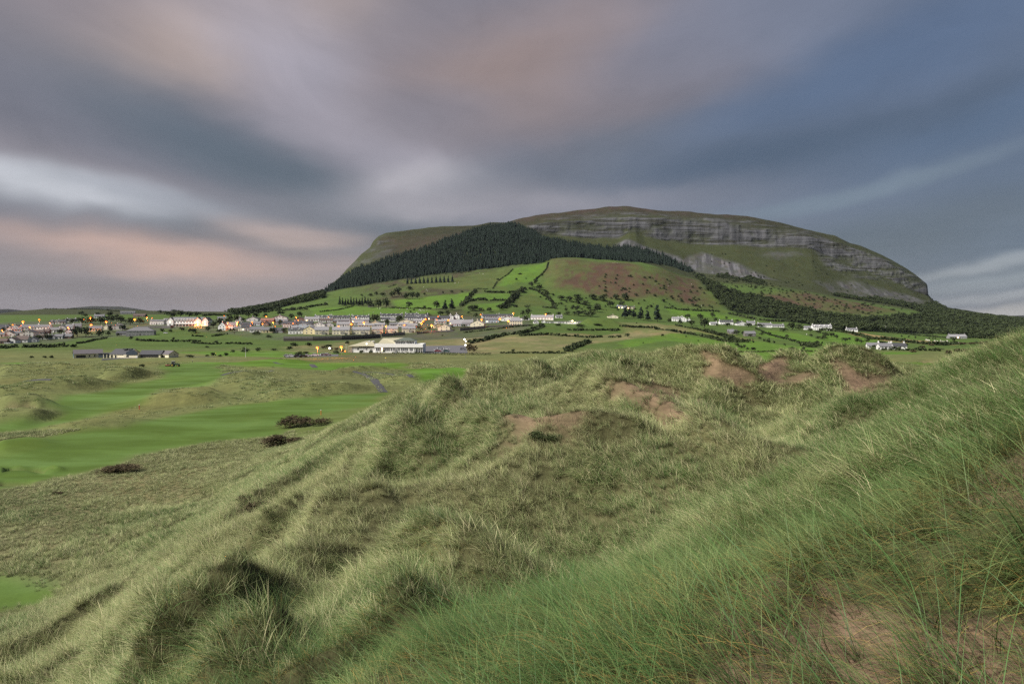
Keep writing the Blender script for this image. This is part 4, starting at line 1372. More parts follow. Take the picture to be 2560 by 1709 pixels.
def build_trees():
    S = 'shrub'
    # --- links and the ground in front of the houses
    plant_row(V1, [(370, 826, 62, 34), (522, 826, 62, 34), (602, 822, 60, 34)], S, 'small round dark bush', 'on the green beside the teal gabled pavilion', 'bush', 'bushes left of the pavilion')
    plant_row(V1, [(2220, 816, 130, 36)], S, 'low dark bush clump', 'right of the cream pavilion gable', 'bush', None)
    plant_row(V1, [(1670, 928, 90, 40)], S, 'rounded bush', 'on the rough hump before the pavilion', 'bush', None, 150)
    plant_row(V1, [(1545, 610, 60, 48), (1615, 622, 54, 38), (2040, 616, 44, 42)], S, 'lone dark bush', 'on the field below the grey hipped house', 'bush', 'bushes below the grey house')
    plant_row(V1, [(1385, 570, 54, 46), (1900, 520, 70, 46), (2000, 515, 60, 36), (2260, 530, 150, 60), (2130, 500, 90, 40)], S, 'dark scrub bush', 'on the bank by the grey hipped house', 'bush', 'scrub on the bank')
    plant_row(V2, [(485, 764, 70, 42), (622, 756, 130, 62), (785, 748, 84, 54)], S, 'dark round bush', 'behind the white flagpole', 'bush', 'bushes behind the flagpole')
    plant_row(V2, [(180, 806, 60, 30), (245, 806, 80, 52), (330, 804, 60, 30), (395, 800, 70, 46)], S, 'dark bush', 'in the low row left of the flagpole', 'bush', 'bushes left of the flagpole')
    plant_row(V2, [(175, 702, 60, 26), (285, 650, 70, 34), (900, 580, 100, 34), (970, 735, 90, 30), (1195, 700, 120, 60), (1260, 790, 130, 50), (1370, 690, 90, 56), (1150, 730, 90, 50), (1330, 780, 100, 40), (1600, 700, 120, 40), (1690, 770, 100, 44), (1830, 660, 60, 44)], S, 'dark gorse bush', 'on the rough ground below the long wall', 'bush', 'gorse below the wall')
    plant_row(V3, [(615, 845, 100, 56), (715, 825, 60, 40), (750, 838, 80, 56), (940, 836, 50, 48), (1235, 826, 60, 56), (1360, 826, 66, 46), (885, 834, 36, 18), (1065, 836, 30, 18), (840, 834, 30, 18)], S, 'dark garden shrub', 'against the white clubhouse front', 'shrub', 'shrubs along the clubhouse')
    plant_row(V3, [(160, 800, 90, 50), (240, 790, 80, 44), (60, 770, 120, 44), (330, 815, 90, 36)], 'brown', 'brown scrub bush', 'behind the car park lamps left of clubhouse', 'bush', 'scrub by the left car park')
    plant_row(V3, [(390, 700, 70, 40)], 'pine', 'small dark pine', 'behind the clubhouse flagpoles', 'tree', None)
    plant_row(V3, [(2180, 830, 100, 130), (2250, 815, 140, 120)], 'brown', 'grey green bush', 'at the right end of the tarmac car park', 'bush', 'bushes ending the car park')
    plant_row(V3, [(1798, 590, 44, 26)], S, 'lone low bush', 'in the straw field below the cream houses', 'bush', None)
    # --- village trees
    plant_row(V1, [(905, 575, 170, 120), (1010, 575, 150, 116), (1170, 572, 120, 84), (1270, 560, 60, 60)], 'broad', 'dark spreading tree', 'in the clump left of the grey hipped house', 'tree', 'tree clump below the village')
    plant_row(V1, [(960, 432, 120, 90), (1060, 420, 140, 84), (1180, 420, 130, 90), (1300, 410, 120, 90), (1420, 420, 130, 90), (1530, 430, 120, 84), (1640, 425, 110, 80), (1370, 390, 120, 80), (850, 420, 100, 60), (770, 410, 80, 50)], 'broad', 'dark tree', 'in the wooded belt behind the white terraces', 'tree', 'trees behind the terraces')
    plant_row(V1, [(955, 320, 80, 50), (1290, 335, 90, 60), (1150, 330, 80, 44), (1000, 340, 90, 40)], 'broad', 'small tree', 'on the low green hill behind the village', 'tree', 'trees on the low hill')
    plant_row(V1, [(1295, 520, 80, 84), (1440, 500, 110, 70), (700, 532, 120, 46), (450, 612, 120, 60), (560, 610, 130, 62), (330, 610, 70, 60), (40, 520, 60, 60)], 'broad', 'garden tree', 'between the houses of the left estate', 'tree', 'trees in the left estate')
    plant_row(V1, [(2030, 345, 120, 60), (2120, 340, 120, 80), (2220, 345, 130, 70), (1960, 320, 100, 50), (2310, 340, 120, 60), (1880, 300, 80, 40), (2050, 285, 110, 34)], 'broad', 'dark tree', 'behind the long white hotel', 'tree', 'trees behind the hotel')
    plant_row(V2, [(470, 272, 60, 46), (610, 250, 40, 30), (390, 276, 40, 16), (720, 225, 50, 24)], 'broad', 'small tree', 'on the skyline left of the mountain', 'tree', 'trees on the left skyline')
    plant_row(V2, [(1025, 292, 100, 78), (1265, 340, 95, 64), (1165, 362, 90, 62), (1270, 262, 90, 48), (1180, 262, 90, 40), (1340, 262, 60, 30), (820, 290, 30, 30), (935, 280, 40, 30), (1040, 318, 110, 46)], 'broad', 'round field tree', 'above the upper white houses', 'tree', 'trees above the upper houses')
    plant_row(V2, [(660, 345, 110, 70), (750, 350, 110, 70), (440, 420, 130, 100), (330, 440, 130, 90), (250, 470, 110, 80), (520, 400, 100, 80), (860, 345, 80, 50), (600, 395, 70, 44), (190, 510, 90, 60)], 'broad', 'dark tree', 'among the houses right of the hotel', 'tree', 'trees right of the hotel')
    plant_row(V2, [(1035, 445, 64, 74), (2150, 400, 150, 96), (945, 528, 120, 64), (1090, 530, 80, 66), (2290, 420, 60, 60)], 'broad', 'garden tree', 'between the grey roofed houses of the village', 'tree', 'trees in the village')
    plant_row(V2, [(760, 545, 130, 40), (480, 510, 130, 34), (330, 520, 110, 40)], S, 'dark hedge bush', 'below the lower village gardens', 'bush', 'bushes below the gardens')
    plant_row(V3, [(1165, 380, 150, 96), (985, 428, 80, 84), (1930, 470, 70, 50), (2110, 455, 90, 44), (1470, 500, 110, 60), (240, 555, 60, 32), (530, 550, 90, 44), (1600, 490, 80, 40)], 'broad', 'garden tree', 'between the cream houses of the village', 'tree', 'trees by the cream houses')
    # --- lower slope of the hill
    cl = [(1735 + 33 * i, 205 + (i % 3) * 4 - 10 * (i > 8), 46, 92 - (i % 4) * 6) for i in range(12)]
    plant_row(V2, cl, 'pine', 'tall dark conifer', 'in the shelter belt left of the stone barn', 'tree', 'conifer shelter belt')
    plant_row(V2, [(1960, 212, 90, 60), (2100, 235, 110, 90), (2190, 240, 120, 110), (2280, 240, 120, 120)], 'broad', 'broad dark tree', 'beside the stone barn', 'tree', 'trees beside the barn')
    plant_row(V3, [(1305, 182, 112, 100), (1535, 180, 56, 42), (1712, 195, 140, 122), (1330, 245, 56, 34), (1380, 215, 44, 30)], 'broad', 'lone round field tree', 'on the pasture above the dark roofed terraces', 'tree', 'field trees above the terraces')
    plant_row(V3, [(1835, 210, 100, 136), (1940, 210, 120, 150)], 'pine', 'tall dark pine', 'in the pair above the terraces', 'tree', 'pines above the terraces')
    plant_row(V3, [(2215, 212, 150, 74), (1770, 285, 120, 64), (1870, 280, 120, 64), (1580, 285, 120, 40), (2290, 315, 90, 70), (2180, 265, 60, 40)], 'broad', 'dark hedgerow tree', 'above the rightmost village houses', 'tree', 'hedgerow trees above the village')
    r1 = [(700 + 30 * i, 616 - i * 1.4, 34, 46) for i in range(12)]
    plant_row(VM, r1, 'spruce', 'dark spruce', 'in the strip on the upper pasture', 'tree', 'spruce strip on the pasture', 700)
    plant_row(VM, [(430, 708, 40, 26), (520, 708, 50, 30), (470, 695, 40, 24), (590, 715, 70, 44), (632, 712, 64, 70), (690, 730, 60, 50), (735, 728, 60, 56), (775, 726, 50, 50), (715, 660, 50, 30), (365, 705, 26, 16)], 'broad', 'dark tree', 'in the belt on the pasture above the barn', 'tree', 'tree belt on the pasture', 500)
    plant_row(VM, [(1025, 680, 36, 18), (825, 698, 24, 20), (1100, 676, 30, 12), (960, 690, 18, 24), (1500, 590, 26, 18), (1570, 580, 16, 10), (1528, 545, 40, 10), (1685, 555, 24, 18), (1340, 732, 18, 20), (600, 628, 20, 12), (1365, 590, 30, 16)], S, 'small dark bush', 'dotted on the open pasture', 'bush', 'bushes on the pasture', 500)
    plant_row(VM, [(1610, 640, 50, 40), (1640, 615, 40, 36), (1670, 660, 70, 40), (1720, 690, 60, 30), (1540, 680, 60, 36), (1500, 700, 70, 34), (1470, 740, 50, 36), (1440, 770, 60, 36), (1380, 810, 70, 46), (1190, 815, 90, 46), (1300, 822, 60, 34), (1240, 815, 60, 26)], 'broad', 'hedgerow tree', 'along the field edges below the heather', 'tree', 'hedgerow trees below the heather', 500)
    plant_row(VM, [(1830, 735, 70, 36), (1890, 745, 70, 40), (1950, 760, 80, 40), (2010, 772, 80, 36), (2060, 730, 90, 40), (2130, 740, 80, 40), (2190, 790, 70, 50), (2230, 730, 70, 40), (2300, 735, 80, 50), (1950, 720, 80, 30), (2160, 706, 24, 20), (2090, 800, 60, 40), (2030, 804, 40, 24), (2270, 790, 60, 50)], 'broad', 'scrub tree', 'on the lower heather slope', 'tree', 'scrub trees on the heather slope', 500)
    plant_row(V4, [(890, 365, 110, 100), (820, 360, 80, 70), (1400, 350, 120, 44), (1150, 350, 120, 34), (1690, 280, 80, 40), (1790, 310, 130, 84), (1520, 295, 60, 40), (1590, 285, 50, 24), (860, 440, 90, 80), (1550, 360, 240, 60), (1700, 370, 220, 70), (1290, 350, 90, 40)], 'broad', 'dark tree', 'behind the long low white school', 'tree', 'trees behind the school')
    plant_row(V4, [(1060, 490, 110, 36), (1280, 492, 100, 36), (1560, 500, 160, 40), (1790, 490, 150, 30), (1410, 550, 70, 24), (1620, 745, 80, 44), (1690, 715, 50, 30), (1490, 790, 60, 36), (1440, 830, 100, 56), (1180, 850, 120, 36), (700, 835, 70, 44)], S, 'dark gorse bush', 'on the field banks below the school', 'bush', 'gorse below the school')
    # --- farms
    plant_row(V5, [(60, 440, 110, 120), (160, 440, 90, 110), (240, 460, 100, 130), (320, 470, 90, 110), (430, 482, 120, 170), (110, 420, 80, 100)], 'pine', 'tall dark conifer', 'left of the white farmhouse', 'tree', 'conifers by the farmhouse')
    plant_row(V5, [(925, 465, 100, 76), (780, 440, 90, 50), (970, 555, 150, 116), (690, 512, 70, 54), (820, 525, 120, 64), (570, 490, 70, 50), (1115, 535, 44, 34), (1065, 430, 80, 60), (1225, 455, 40, 36), (1100, 480, 70, 40), (1240, 530, 110, 40), (1480, 540, 120, 44), (1600, 540, 140, 36), (1350, 480, 60, 30)], 'broad', 'dark tree', 'round the white farmhouses', 'tree', 'trees round the farmhouses')
    plant_row(V5, [(1980, 575, 130, 90), (2070, 580, 120, 80), (1880, 600, 110, 50), (2190, 600, 70, 50), (2290, 615, 110, 40), (2200, 655, 60, 36), (2280, 680, 70, 34), (2350, 690, 100, 60)], 'broad', 'dark tree', 'left of the white dormer house', 'tree', 'trees by the dormer house')
    plant_row(V5, [(1340, 632, 90, 56), (1420, 640, 80, 50), (1635, 635, 70, 36), (1715, 640, 44, 46), (1920, 685, 64, 60), (1610, 685, 60, 34), (1500, 650, 60, 30)], 'broad', 'small tree', 'round the stone field barn', 'tree', 'trees round the field barn')
    plant_row(V5, [(1040, 672, 40, 44), (885, 578, 34, 26), (1130, 700, 66, 36), (1200, 720, 60, 30), (1265, 735, 30, 54), (1370, 700, 30, 40), (1290, 700, 70, 34), (1480, 720, 60, 30), (1710, 725, 60, 60), (1660, 715, 50, 40), (1770, 730, 40, 34), (1895, 760, 36, 36), (1345, 756, 70, 36), (1385, 785, 90, 40), (1435, 790, 50, 50), (1535, 815, 90, 46), (1240, 795, 44, 30), (1470, 800, 50, 30), (1310, 810, 60, 30), (945, 650, 24, 40)], S, 'dark thorn bush', 'along the hedges of the bright fields', 'bush', 'thorns in the bright fields')
    plant_row(V5, [(1845, 822, 66, 38), (1985, 815, 110, 50), (2115, 812, 54, 46), (2200, 772, 210, 50), (270, 728, 26, 18), (760, 660, 26, 22), (900, 700, 26, 14), (490, 652, 50, 36), (90, 660, 80, 50), (190, 500, 24, 16)], S, 'low dark bush', 'on the pasture behind the dunes', 'bush', 'bushes behind the dunes')
    plant_row(V6, [(290, 868, 66, 50), (130, 890, 60, 40), (50, 900, 34, 26), (620, 885, 80, 50), (160, 830, 80, 24), (700, 830, 150, 40), (980, 860, 90, 44)], S, 'dark bush', 'near the long roofed farm by the links', 'bush', 'bushes near the low farm')
    plant_row(V6, [(555, 822, 110, 92), (425, 822, 60, 70), (470, 825, 60, 50), (130, 745, 120, 50), (60, 740, 100, 50), (190, 770, 60, 50), (290, 800, 120, 44), (340, 780, 40, 30), (410, 735, 50, 30), (785, 790, 44, 44), (830, 793, 30, 34), (915, 797, 34, 30)], 'broad', 'dark tree', 'left of the stubble field', 'tree', 'trees by the stubble field')
    plant_row(V6, [(940, 752, 30, 28), (1022, 758, 30, 26), (1100, 766, 30, 30), (1258, 776, 26, 26), (1300, 780, 24, 30), (1328, 782, 24, 30), (1540, 806, 44, 50), (1180, 832, 70, 40), (1800, 830, 50, 36)], 'broad', 'small field tree', 'along the far edge of the stubble field', 'tree', 'trees along the stubble field')
    plant_row(V6, [(1480, 956, 100, 66), (1070, 925, 80, 36), (1600, 930, 120, 60), (1700, 930, 120, 60), (1800, 925, 120, 56), (1885, 856, 150, 66), (1180, 880, 90, 40), (1280, 850, 80, 30), (1400, 840, 90, 34), (1650, 845, 120, 40), (1750, 840, 110, 40), (1340, 900, 90, 30)], 'brown', 'dark brown thicket bush', 'at the far right edge of the links', 'bush', 'thicket at the links edge')
    plant_row(V6, [(1720, 770, 140, 40), (1850, 775, 150, 50), (1950, 780, 120, 50)], 'broad', 'dense dark tree', 'right of the lamplit barn', 'tree', 'trees by the lamplit barn')
    # --- bushes on the dune flank
    rng = np.random.default_rng(17)
    for (px, py, w, h, lab, y0) in ((765, 1064, 120, 36, 'large dark bush at the foot of the grassy ridge by the fairway', 60),
                                    (705, 1112, 130, 38, 'brown spreading bush below the large dark bush on the dune flank', 60),
                                    (310, 1180, 120, 30, 'dark low bush at the edge of the long fairway', 60),
                                    (630, 1284, 120, 64, 'brown bush tucked behind the grassy ridge crest', 33),
                                    (148, 1234, 34, 14, 'tiny dark bush alone in the pale rough', 50),
                                    (1372, 1090, 90, 30, 'green leafy bush on the sandy hollow floor', 24)):
        X, Y, Z = hit(px, py, 0, y0)
        ww, hh = w / F * Y, h / F * Y
        lumps = [((rng.uniform(-.4, .4), rng.uniform(-.25, .25), rng.uniform(.15, .55)), (.2, .2, .26)) for _ in range(9)]
        me = leaf_mesh('foliage', lumps, 2600, .022, LEAF if 'green' in lab or 'olive' in lab else LEAF_B, rng)
        o = link('bush', me, None, (X, Y, Z - .15), 0, (ww * 1.0, ww * .8, hh * .95))
        tag(o, lab, 'bush')


build_trees()


# hedges between the fields, each one a thing
def build_hedges():
    rng = np.random.default_rng(23)
    H = [
        (VM, [(1475, 508), (1440, 545), (1385, 580), (1360, 600), (1328, 652)], 1.8, .8, 'dark hedge running downhill across the top pasture'),
        (VM, [(1738, 458), (1725, 500), (1690, 545), (1650, 575), (1635, 610)], 2.2, .9, 'hedge down the left edge of the heather'),
        (VM, [(1185, 655), (1230, 652), (1290, 655)], 2, .8, 'short level hedge in the middle pasture'),
        (VM, [(1200, 668), (1170, 700), (1140, 735), (1092, 782)], 4.5, .9, 'thick dark hedge slanting down above the terraces'),
        (VM, [(1265, 676), (1340, 680), (1410, 682), (1485, 688)], 4, .9, 'level dark hedge below the bushy field corner'),
        (VM, [(1165, 745), (1230, 735), (1300, 740), (1400, 738), (1440, 742)], 4, .9, 'level hedge between the two small pastures'),
        (VM, [(1560, 655), (1500, 690), (1470, 735), (1435, 775), (1400, 800)], 6, .95, 'tall bushy hedge down to the village'),
        (VM, [(1590, 650), (1660, 670), (1730, 715), (1775, 760), (1785, 800)], 4, .9, 'hedge curving round the rounded pasture'),
        (VM, [(1480, 785), (1600, 785), (1700, 790), (1780, 795)], 3, .7, 'level hedge under the rounded pasture'),
        (VM, [(560, 640), (700, 590), (800, 560), (1000, 545), (1200, 525)], 1.6, .5, 'thin wall line under the conifer forest'),
        (V3, [(0, 236), (120, 222), (290, 200), (420, 168), (500, 152)], 2.2, .9, 'dark hedge sloping up behind the white terraces'),
        (V3, [(1045, 178), (1250, 185), (1480, 185), (1640, 190)], 2, .7, 'low hedge under the lone field trees'),
        (V2, [(120, 330), (400, 320), (600, 310), (820, 290), (970, 262)], 3, .8, 'long hedge below the dark skyline wood'),
        (V2, [(560, 250), (800, 215), (900, 165), (1100, 110), (1280, 92), (1540, 40)], 8, .95, 'dark wooded hedge along the left skyline slope'),
        (V2, [(1080, 270), (1260, 250), (1480, 210), (1580, 200)], 4, .9, 'bushy hedge below the bright upper field'),
        (V2, [(0, 565), (200, 575), (400, 545), (500, 535)], 1.5, .7, 'low dark bank on the rough field left of the wall'),
        (V2, [(0, 650), (230, 660), (480, 655), (700, 662)], 1.5, .7, 'low dark bank across the rough field'),
        (V1, [(0, 705), (200, 700), (420, 695), (700, 690), (880, 695)], 2, .85, 'dark bank behind the pavilion green'),
        (V1, [(900, 655), (1100, 615), (1280, 585)], 1.6, .7, 'short dark bank below the tree clump'),
        (V1, [(1640, 620), (1800, 625), (1980, 630), (2349, 632)], 1.8, .8, 'dark hedge below the grey hipped house'),
        (V1, [(500, 245), (800, 245), (1050, 250), (1280, 262), (1420, 275)], 2.5, .9, 'hedge along the crest of the low green hill'),
        (V4, [(50, 585), (200, 570), (400, 545), (700, 510), (960, 490)], 1.5, .8, 'dark bank along the top of the straw field'),
        (V4, [(110, 725), (260, 700), (450, 650), (620, 610), (800, 600), (960, 550), (1090, 495)], 3, .95, 'dark hedge slanting up from the car park'),
        (V4, [(790, 628), (960, 618), (1150, 612), (1300, 625), (1500, 635), (1660, 650)], 2.2, .9, 'dark hedge across the straw field'),
        (V4, [(1420, 560), (1600, 555), (1800, 555), (1980, 560), (2080, 550)], 2.6, .95, 'dark hedge under the sloping straw pasture'),
        (V4, [(1680, 650), (1850, 640), (2000, 645), (2130, 640)], 2, .8, 'broken hedge above the bright field'),
        (V4, [(480, 850), (800, 850), (1100, 855), (1380, 850)], 1.2, .7, 'low wall line along the far edge of the green'),
        (V4, [(1390, 830), (1460, 790), (1520, 770), (1600, 740), (1700, 710)], 3, .9, 'bushy hedge rising behind the dune peak'),
        (V5, [(640, 525), (780, 550), (960, 590), (1030, 612)], 2, .7, 'broken hedge above the golden field'),
        (V5, [(970, 596), (1060, 612), (1170, 645), (1300, 690), (1360, 705)], 3.2, .95, 'dark hedge beside the golden field'),
        (V5, [(930, 645), (1040, 670), (1130, 695), (1260, 715), (1400, 712), (1560, 720)], 2.6, .95, 'dark hedge under the golden field'),
        (V5, [(1560, 560), (1750, 640), (1950, 690), (2080, 735), (2180, 770)], 1.8, .7, 'thin hedge across the bright green fields'),
        (V5, [(1260, 395), (1400, 420), (1560, 455), (1760, 480), (1980, 480)], 4, .95, 'tall hedge under the upper green field'),
        (V5, [(520, 320), (700, 345), (900, 355), (1150, 365)], 3, .8, 'hedge along the top of the upper green field'),
        (V5, [(0, 535), (180, 545), (400, 555), (600, 590), (760, 620), (900, 640)], 2.4, .95, 'dark bank under the straw pasture'),
        (V5, [(1340, 830), (1600, 828), (1900, 826), (2349, 822)], 1, .6, 'low wall along the back of the far golf green'),
        (V5, [(2100, 760), (2200, 755), (2300, 760)], 3, 1, 'dense dark hedge block on the bright field'),
        (V6, [(0, 670), (200, 685), (400, 720), (600, 770), (760, 785)], 3, .85, 'hedge along the front of the stubble field'),
        (V6, [(700, 770), (900, 800), (1150, 825), (1400, 845), (1570, 830)], 2.5, .85, 'hedge below the stubble field'),
        (V6, [(780, 700), (1000, 715), (1300, 745), (1600, 780)], 2, .7, 'thin hedge above the stubble field'),
        (V6, [(380, 885), (600, 895), (850, 900), (1100, 905), (1400, 910)], 2, .85, 'dark hedge in front of the long roofed farm'),
    ]
    for V, pts, h, fill, lab in H:
        P = [hit(*p, 0, 260) for p in V(*pts)]
        L = sum(math.dist(P[i][:2], P[i + 1][:2]) for i in range(len(P) - 1))
        n = int(min(420, max(40, L / h * 5.5)))
        xs, ys = np.empty(n), np.empty(n)
        t = rng.random(n) * L
        acc = 0
        for i in range(len(P) - 1):
            l = math.dist(P[i][:2], P[i + 1][:2])
            k = (t >= acc) & (t <= acc + l)
            f = (t[k] - acc) / l
            xs[k] = P[i][0] + f * (P[i + 1][0] - P[i][0])
            ys[k] = P[i][1] + f * (P[i + 1][1] - P[i][1])
            acc += l
        gap = vnoise(t / (h * 4), t * 0 + hash(lab) % 97 * 0 + len(lab), 77)
        keep = gap < fill + .1
        xs, ys, t = xs[keep], ys[keep], t[keep]
        n = len(xs)
        hh = h * (.55 + .75 * vnoise(t / (h * 2.5), t * 0 + 3.3 + len(lab), 79))
        xs = xs + rng.normal(0, .35 * h, n)
        ys = ys + rng.normal(0, .35 * h, n)
        zg = height(xs, ys)
        V_, F_, A_ = [], [], []
        ox, oy, oz = P[0]
        for i in range(n):
            zc = zg[i] + hh[i] * (.15 + .75 * rng.random())
            s = h * (.30 + .3 * rng.random())
            for q in range(2):
                a = rng.normal(size=3); a /= np.linalg.norm(a)
                b = np.cross(a, rng.normal(size=3)); b /= np.linalg.norm(b) + 1e-6
                p = np.array([xs[i] - ox, ys[i] - oy, zc - oz])
                m = len(V_)
                V_ += [tuple(p + s * (-a - .5 * b)), tuple(p + s * (.2 * a - .9 * b)), tuple(p + s * (a + .3 * b)), tuple(p + s * (-.1 * a + .9 * b))]
                F_.append((m, m + 1, m + 2, m + 3))
                A_ += [rng.random() * .7] * 4
        me = bpy.data.meshes.new('foliage')
        me.from_pydata(V_, [], F_)
        add_attr(me, 'leaf', 'FLOAT', np.array(A_, np.float32))
        me.materials.append(LEAF)
        nm = 'hedge'
        tag(link(nm, me, None, (ox, oy, oz)), lab, 'hedge')


build_hedges()


def build_woods():
    """the plantation and the far woods: nobody could count them"""
    rng = np.random.default_rng(29)

    def fill(name, polys, spacing, kinds, hmin, hmax, wk, density=1.0):
        pts = []
        for P in polys:
            xs, ys = [p[0] for p in P], [p[1] for p in P]
            n = int((max(xs) - min(xs)) * (max(ys) - min(ys)) / spacing ** 2)
            n = min(n, 60000)
            X = rng.uniform(min(xs), max(xs), n)
            Y = rng.uniform(min(ys), max(ys), n)
            k = poly_mask(X + 8 * fbm(X / 30, Y / 30, 201, 2), Y + 8 * fbm(X / 30, Y / 30, 203, 2), P, .5) > .5
            k &= rng.random(n) < density
            pts.append(np.stack([X[k], Y[k]], -1))
        q = np.concatenate(pts)
        Z = height(q[:, 0], q[:, 1])
        n = len(q)
        src = collection_of(name + '_kind', [bpy.data.objects.new('k', k[0]) for k in kinds])
        h = rng.uniform(hmin, hmax, n) * (1 + .25 * fbm(q[:, 0] / 40, q[:, 1] / 40, 205, 2))
        w = h * wk * rng.uniform(.8, 1.25, n)
        rot = np.stack([np.zeros(n), np.zeros(n), rng.random(n) * 6.28], -1)
        o = scatter(name, src, np.stack([q[:, 0], q[:, 1], Z - .4], -1), rot, np.stack([w, w, h], -1), rng.integers(0, len(kinds), n), np.zeros(n), rng.random(n))
        print(name, n)
        return o

    z = {i: w for i, w in enumerate(ZONE_W) if w[0] == 'wood'}
    keys = list(z)
    broad = [k for k in KINDS_OF_TREE['broad']]
    fill('conifer_forest', [z[keys[1]][3]], 5.3, KINDS_OF_TREE['spruce'], 8, 17, 1.0)
    fill('far_woods', [z[keys[0]][3], z[keys[2]][3]], 8.5, broad, 6, 12, 1.25)
    # scrub dotted over the slopes
    slopes = [ground_poly(VN((0, 420), (300, 420), (560, 480), (700, 600), (400, 610), (0, 600)), 300), ground_poly(VN((560, 420), (760, 430), (1000, 480), (1400, 570), (1700, 600), (1640, 650), (1300, 640), (1000, 580), (700, 500)), 300),
              ground_poly(VM((1560, 650), (1700, 690), (1900, 720), (2349, 720), (2349, 800), (1800, 820), (1790, 780)), 300)]
    fill('hillside_scrub', slopes, 15, KINDS_OF_TREE['shrub'], 2.0, 5.5, 1.3, .55)
    talus = [ground_poly(VN((480, 290), (700, 290), (1200, 330), (1500, 460), (1850, 560), (1900, 600), (1650, 590), (1300, 530), (1000, 460), (700, 410)), 300)]
    fill('talus_scrub', talus, 22, KINDS_OF_TREE['shrub'], 1.5, 4.5, 1.3, .4)
    # bush line at the foot of the scree and low hedge scrub along the plain
    foot = [ground_poly(VN((640, 425), (660, 405), (720, 418), (800, 440), (820, 415), (900, 450), (900, 470), (760, 440)), 300), ground_poly(VN((1300, 520), (1480, 548), (1640, 572), (1640, 585), (1480, 562), (1300, 532)), 300)]
    fill('scree_foot_scrub', foot, 6.5, broad, 4, 9, 1.3, .9)


build_woods()
# ------------------------------------------------------------------ houses
WHITE = mat('white_render', (0.78, 0.78, 0.76), .85, .10, .8)
PALE = mat('pale_render', (0.58, 0.58, 0.57), .85, .12, .8)
CREAM = mat('cream_render', (0.68, 0.63, 0.47), .85, .10, .8)
YELLOW = mat('yellow_render', (0.66, 0.57, 0.35), .85, .10, .8)
BLUEW = mat('pale_blue_render', (0.40, 0.46, 0.52), .85, .10, .8)
GREYW = mat('grey_render', (0.23, 0.23, 0.235), .9, .2, .8)
STONE = mat('field_stone', (0.14, 0.13, 0.12), .95, .5, 2)
BRICK = mat('brown_brick', (0.20, 0.12, 0.095), .9, .3, 2)
SLATE = mat('dark_slate', (0.060, 0.062, 0.070), .7, .3, 1.2)
GREYR = mat('grey_tiles', (0.150, 0.150, 0.160), .75, .25, 1.2)
PALER = mat('pale_grey_tiles', (0.235, 0.235, 0.245), .75, .25, 1.2)
BROWNR = mat('brown_tiles', (0.105, 0.080, 0.072), .8, .3, 1.2)
REDR = mat('red_brown_tiles', (0.22, 0.115, 0.095), .8, .3, 1.2)
FRAMEW = mat('white_frame', (0.60, 0.60, 0.60), .5, .05)
GLASS = mat('window_glass', (0.035, 0.042, 0.050), .12, .2, 1, spec=.6)
GLOW = mat('lit_window', (0.5, 0.4, 0.2), .4, .1, 1, emit=(1, .62, .22), strength=2.2)
POT = mat('chimney_pot', (0.20, 0.11, 0.08), .9, .2)
DARKDOOR = mat('dark_door', (0.06, 0.05, 0.05), .6, .2)
WALLS = dict(w=(WHITE, 'white'), p=(PALE, 'pale grey'), c=(CREAM, 'cream'), y=(YELLOW, 'yellow cream'), b=(BLUEW, 'pale blue'), g=(GREYW, 'grey'), s=(STONE, 'stone'), r=(BRICK, 'brown brick'))
ROOFS = dict(d=(SLATE, 'dark slate'), g=(GREYR, 'grey'), l=(PALER, 'light grey'), b=(BROWNR, 'brown'), r=(REDR, 'reddish'))
_unit = MB().box(-.5, .5, -.5, .5, 0, 1)
FRAME_ME = MB().box(-.5, -.4, -.06, .1, 0, 1).box(.4, .5, -.06, .1, 0, 1).box(-.4, .4, -.06, .1, 0, .1).box(-.4, .4, -.06, .1, .9, 1).box(-.03, .03, -.06, .1, .1, .9).mesh('window_frame', FRAMEW)
PANE_ME = MB().box(-.4, .4, -.02, .08, .1, .9).mesh('pane', GLASS)
PANE_LIT = MB().box(-.4, .4, -.02, .08, .1, .9).mesh('pane', GLOW)
DOOR_ME = MB().box(-.5, .5, -.05, .1, 0, 1).mesh('door', DARKDOOR)
rh = random.Random(41)


def window(parent, x, y, z, w, h, rz=0.0, lit=False):
    f = link('window', FRAME_ME, parent, (x, y, z), rz, (w, 1, h))
    link('pane', PANE_LIT if lit else PANE_ME, f)
    return f


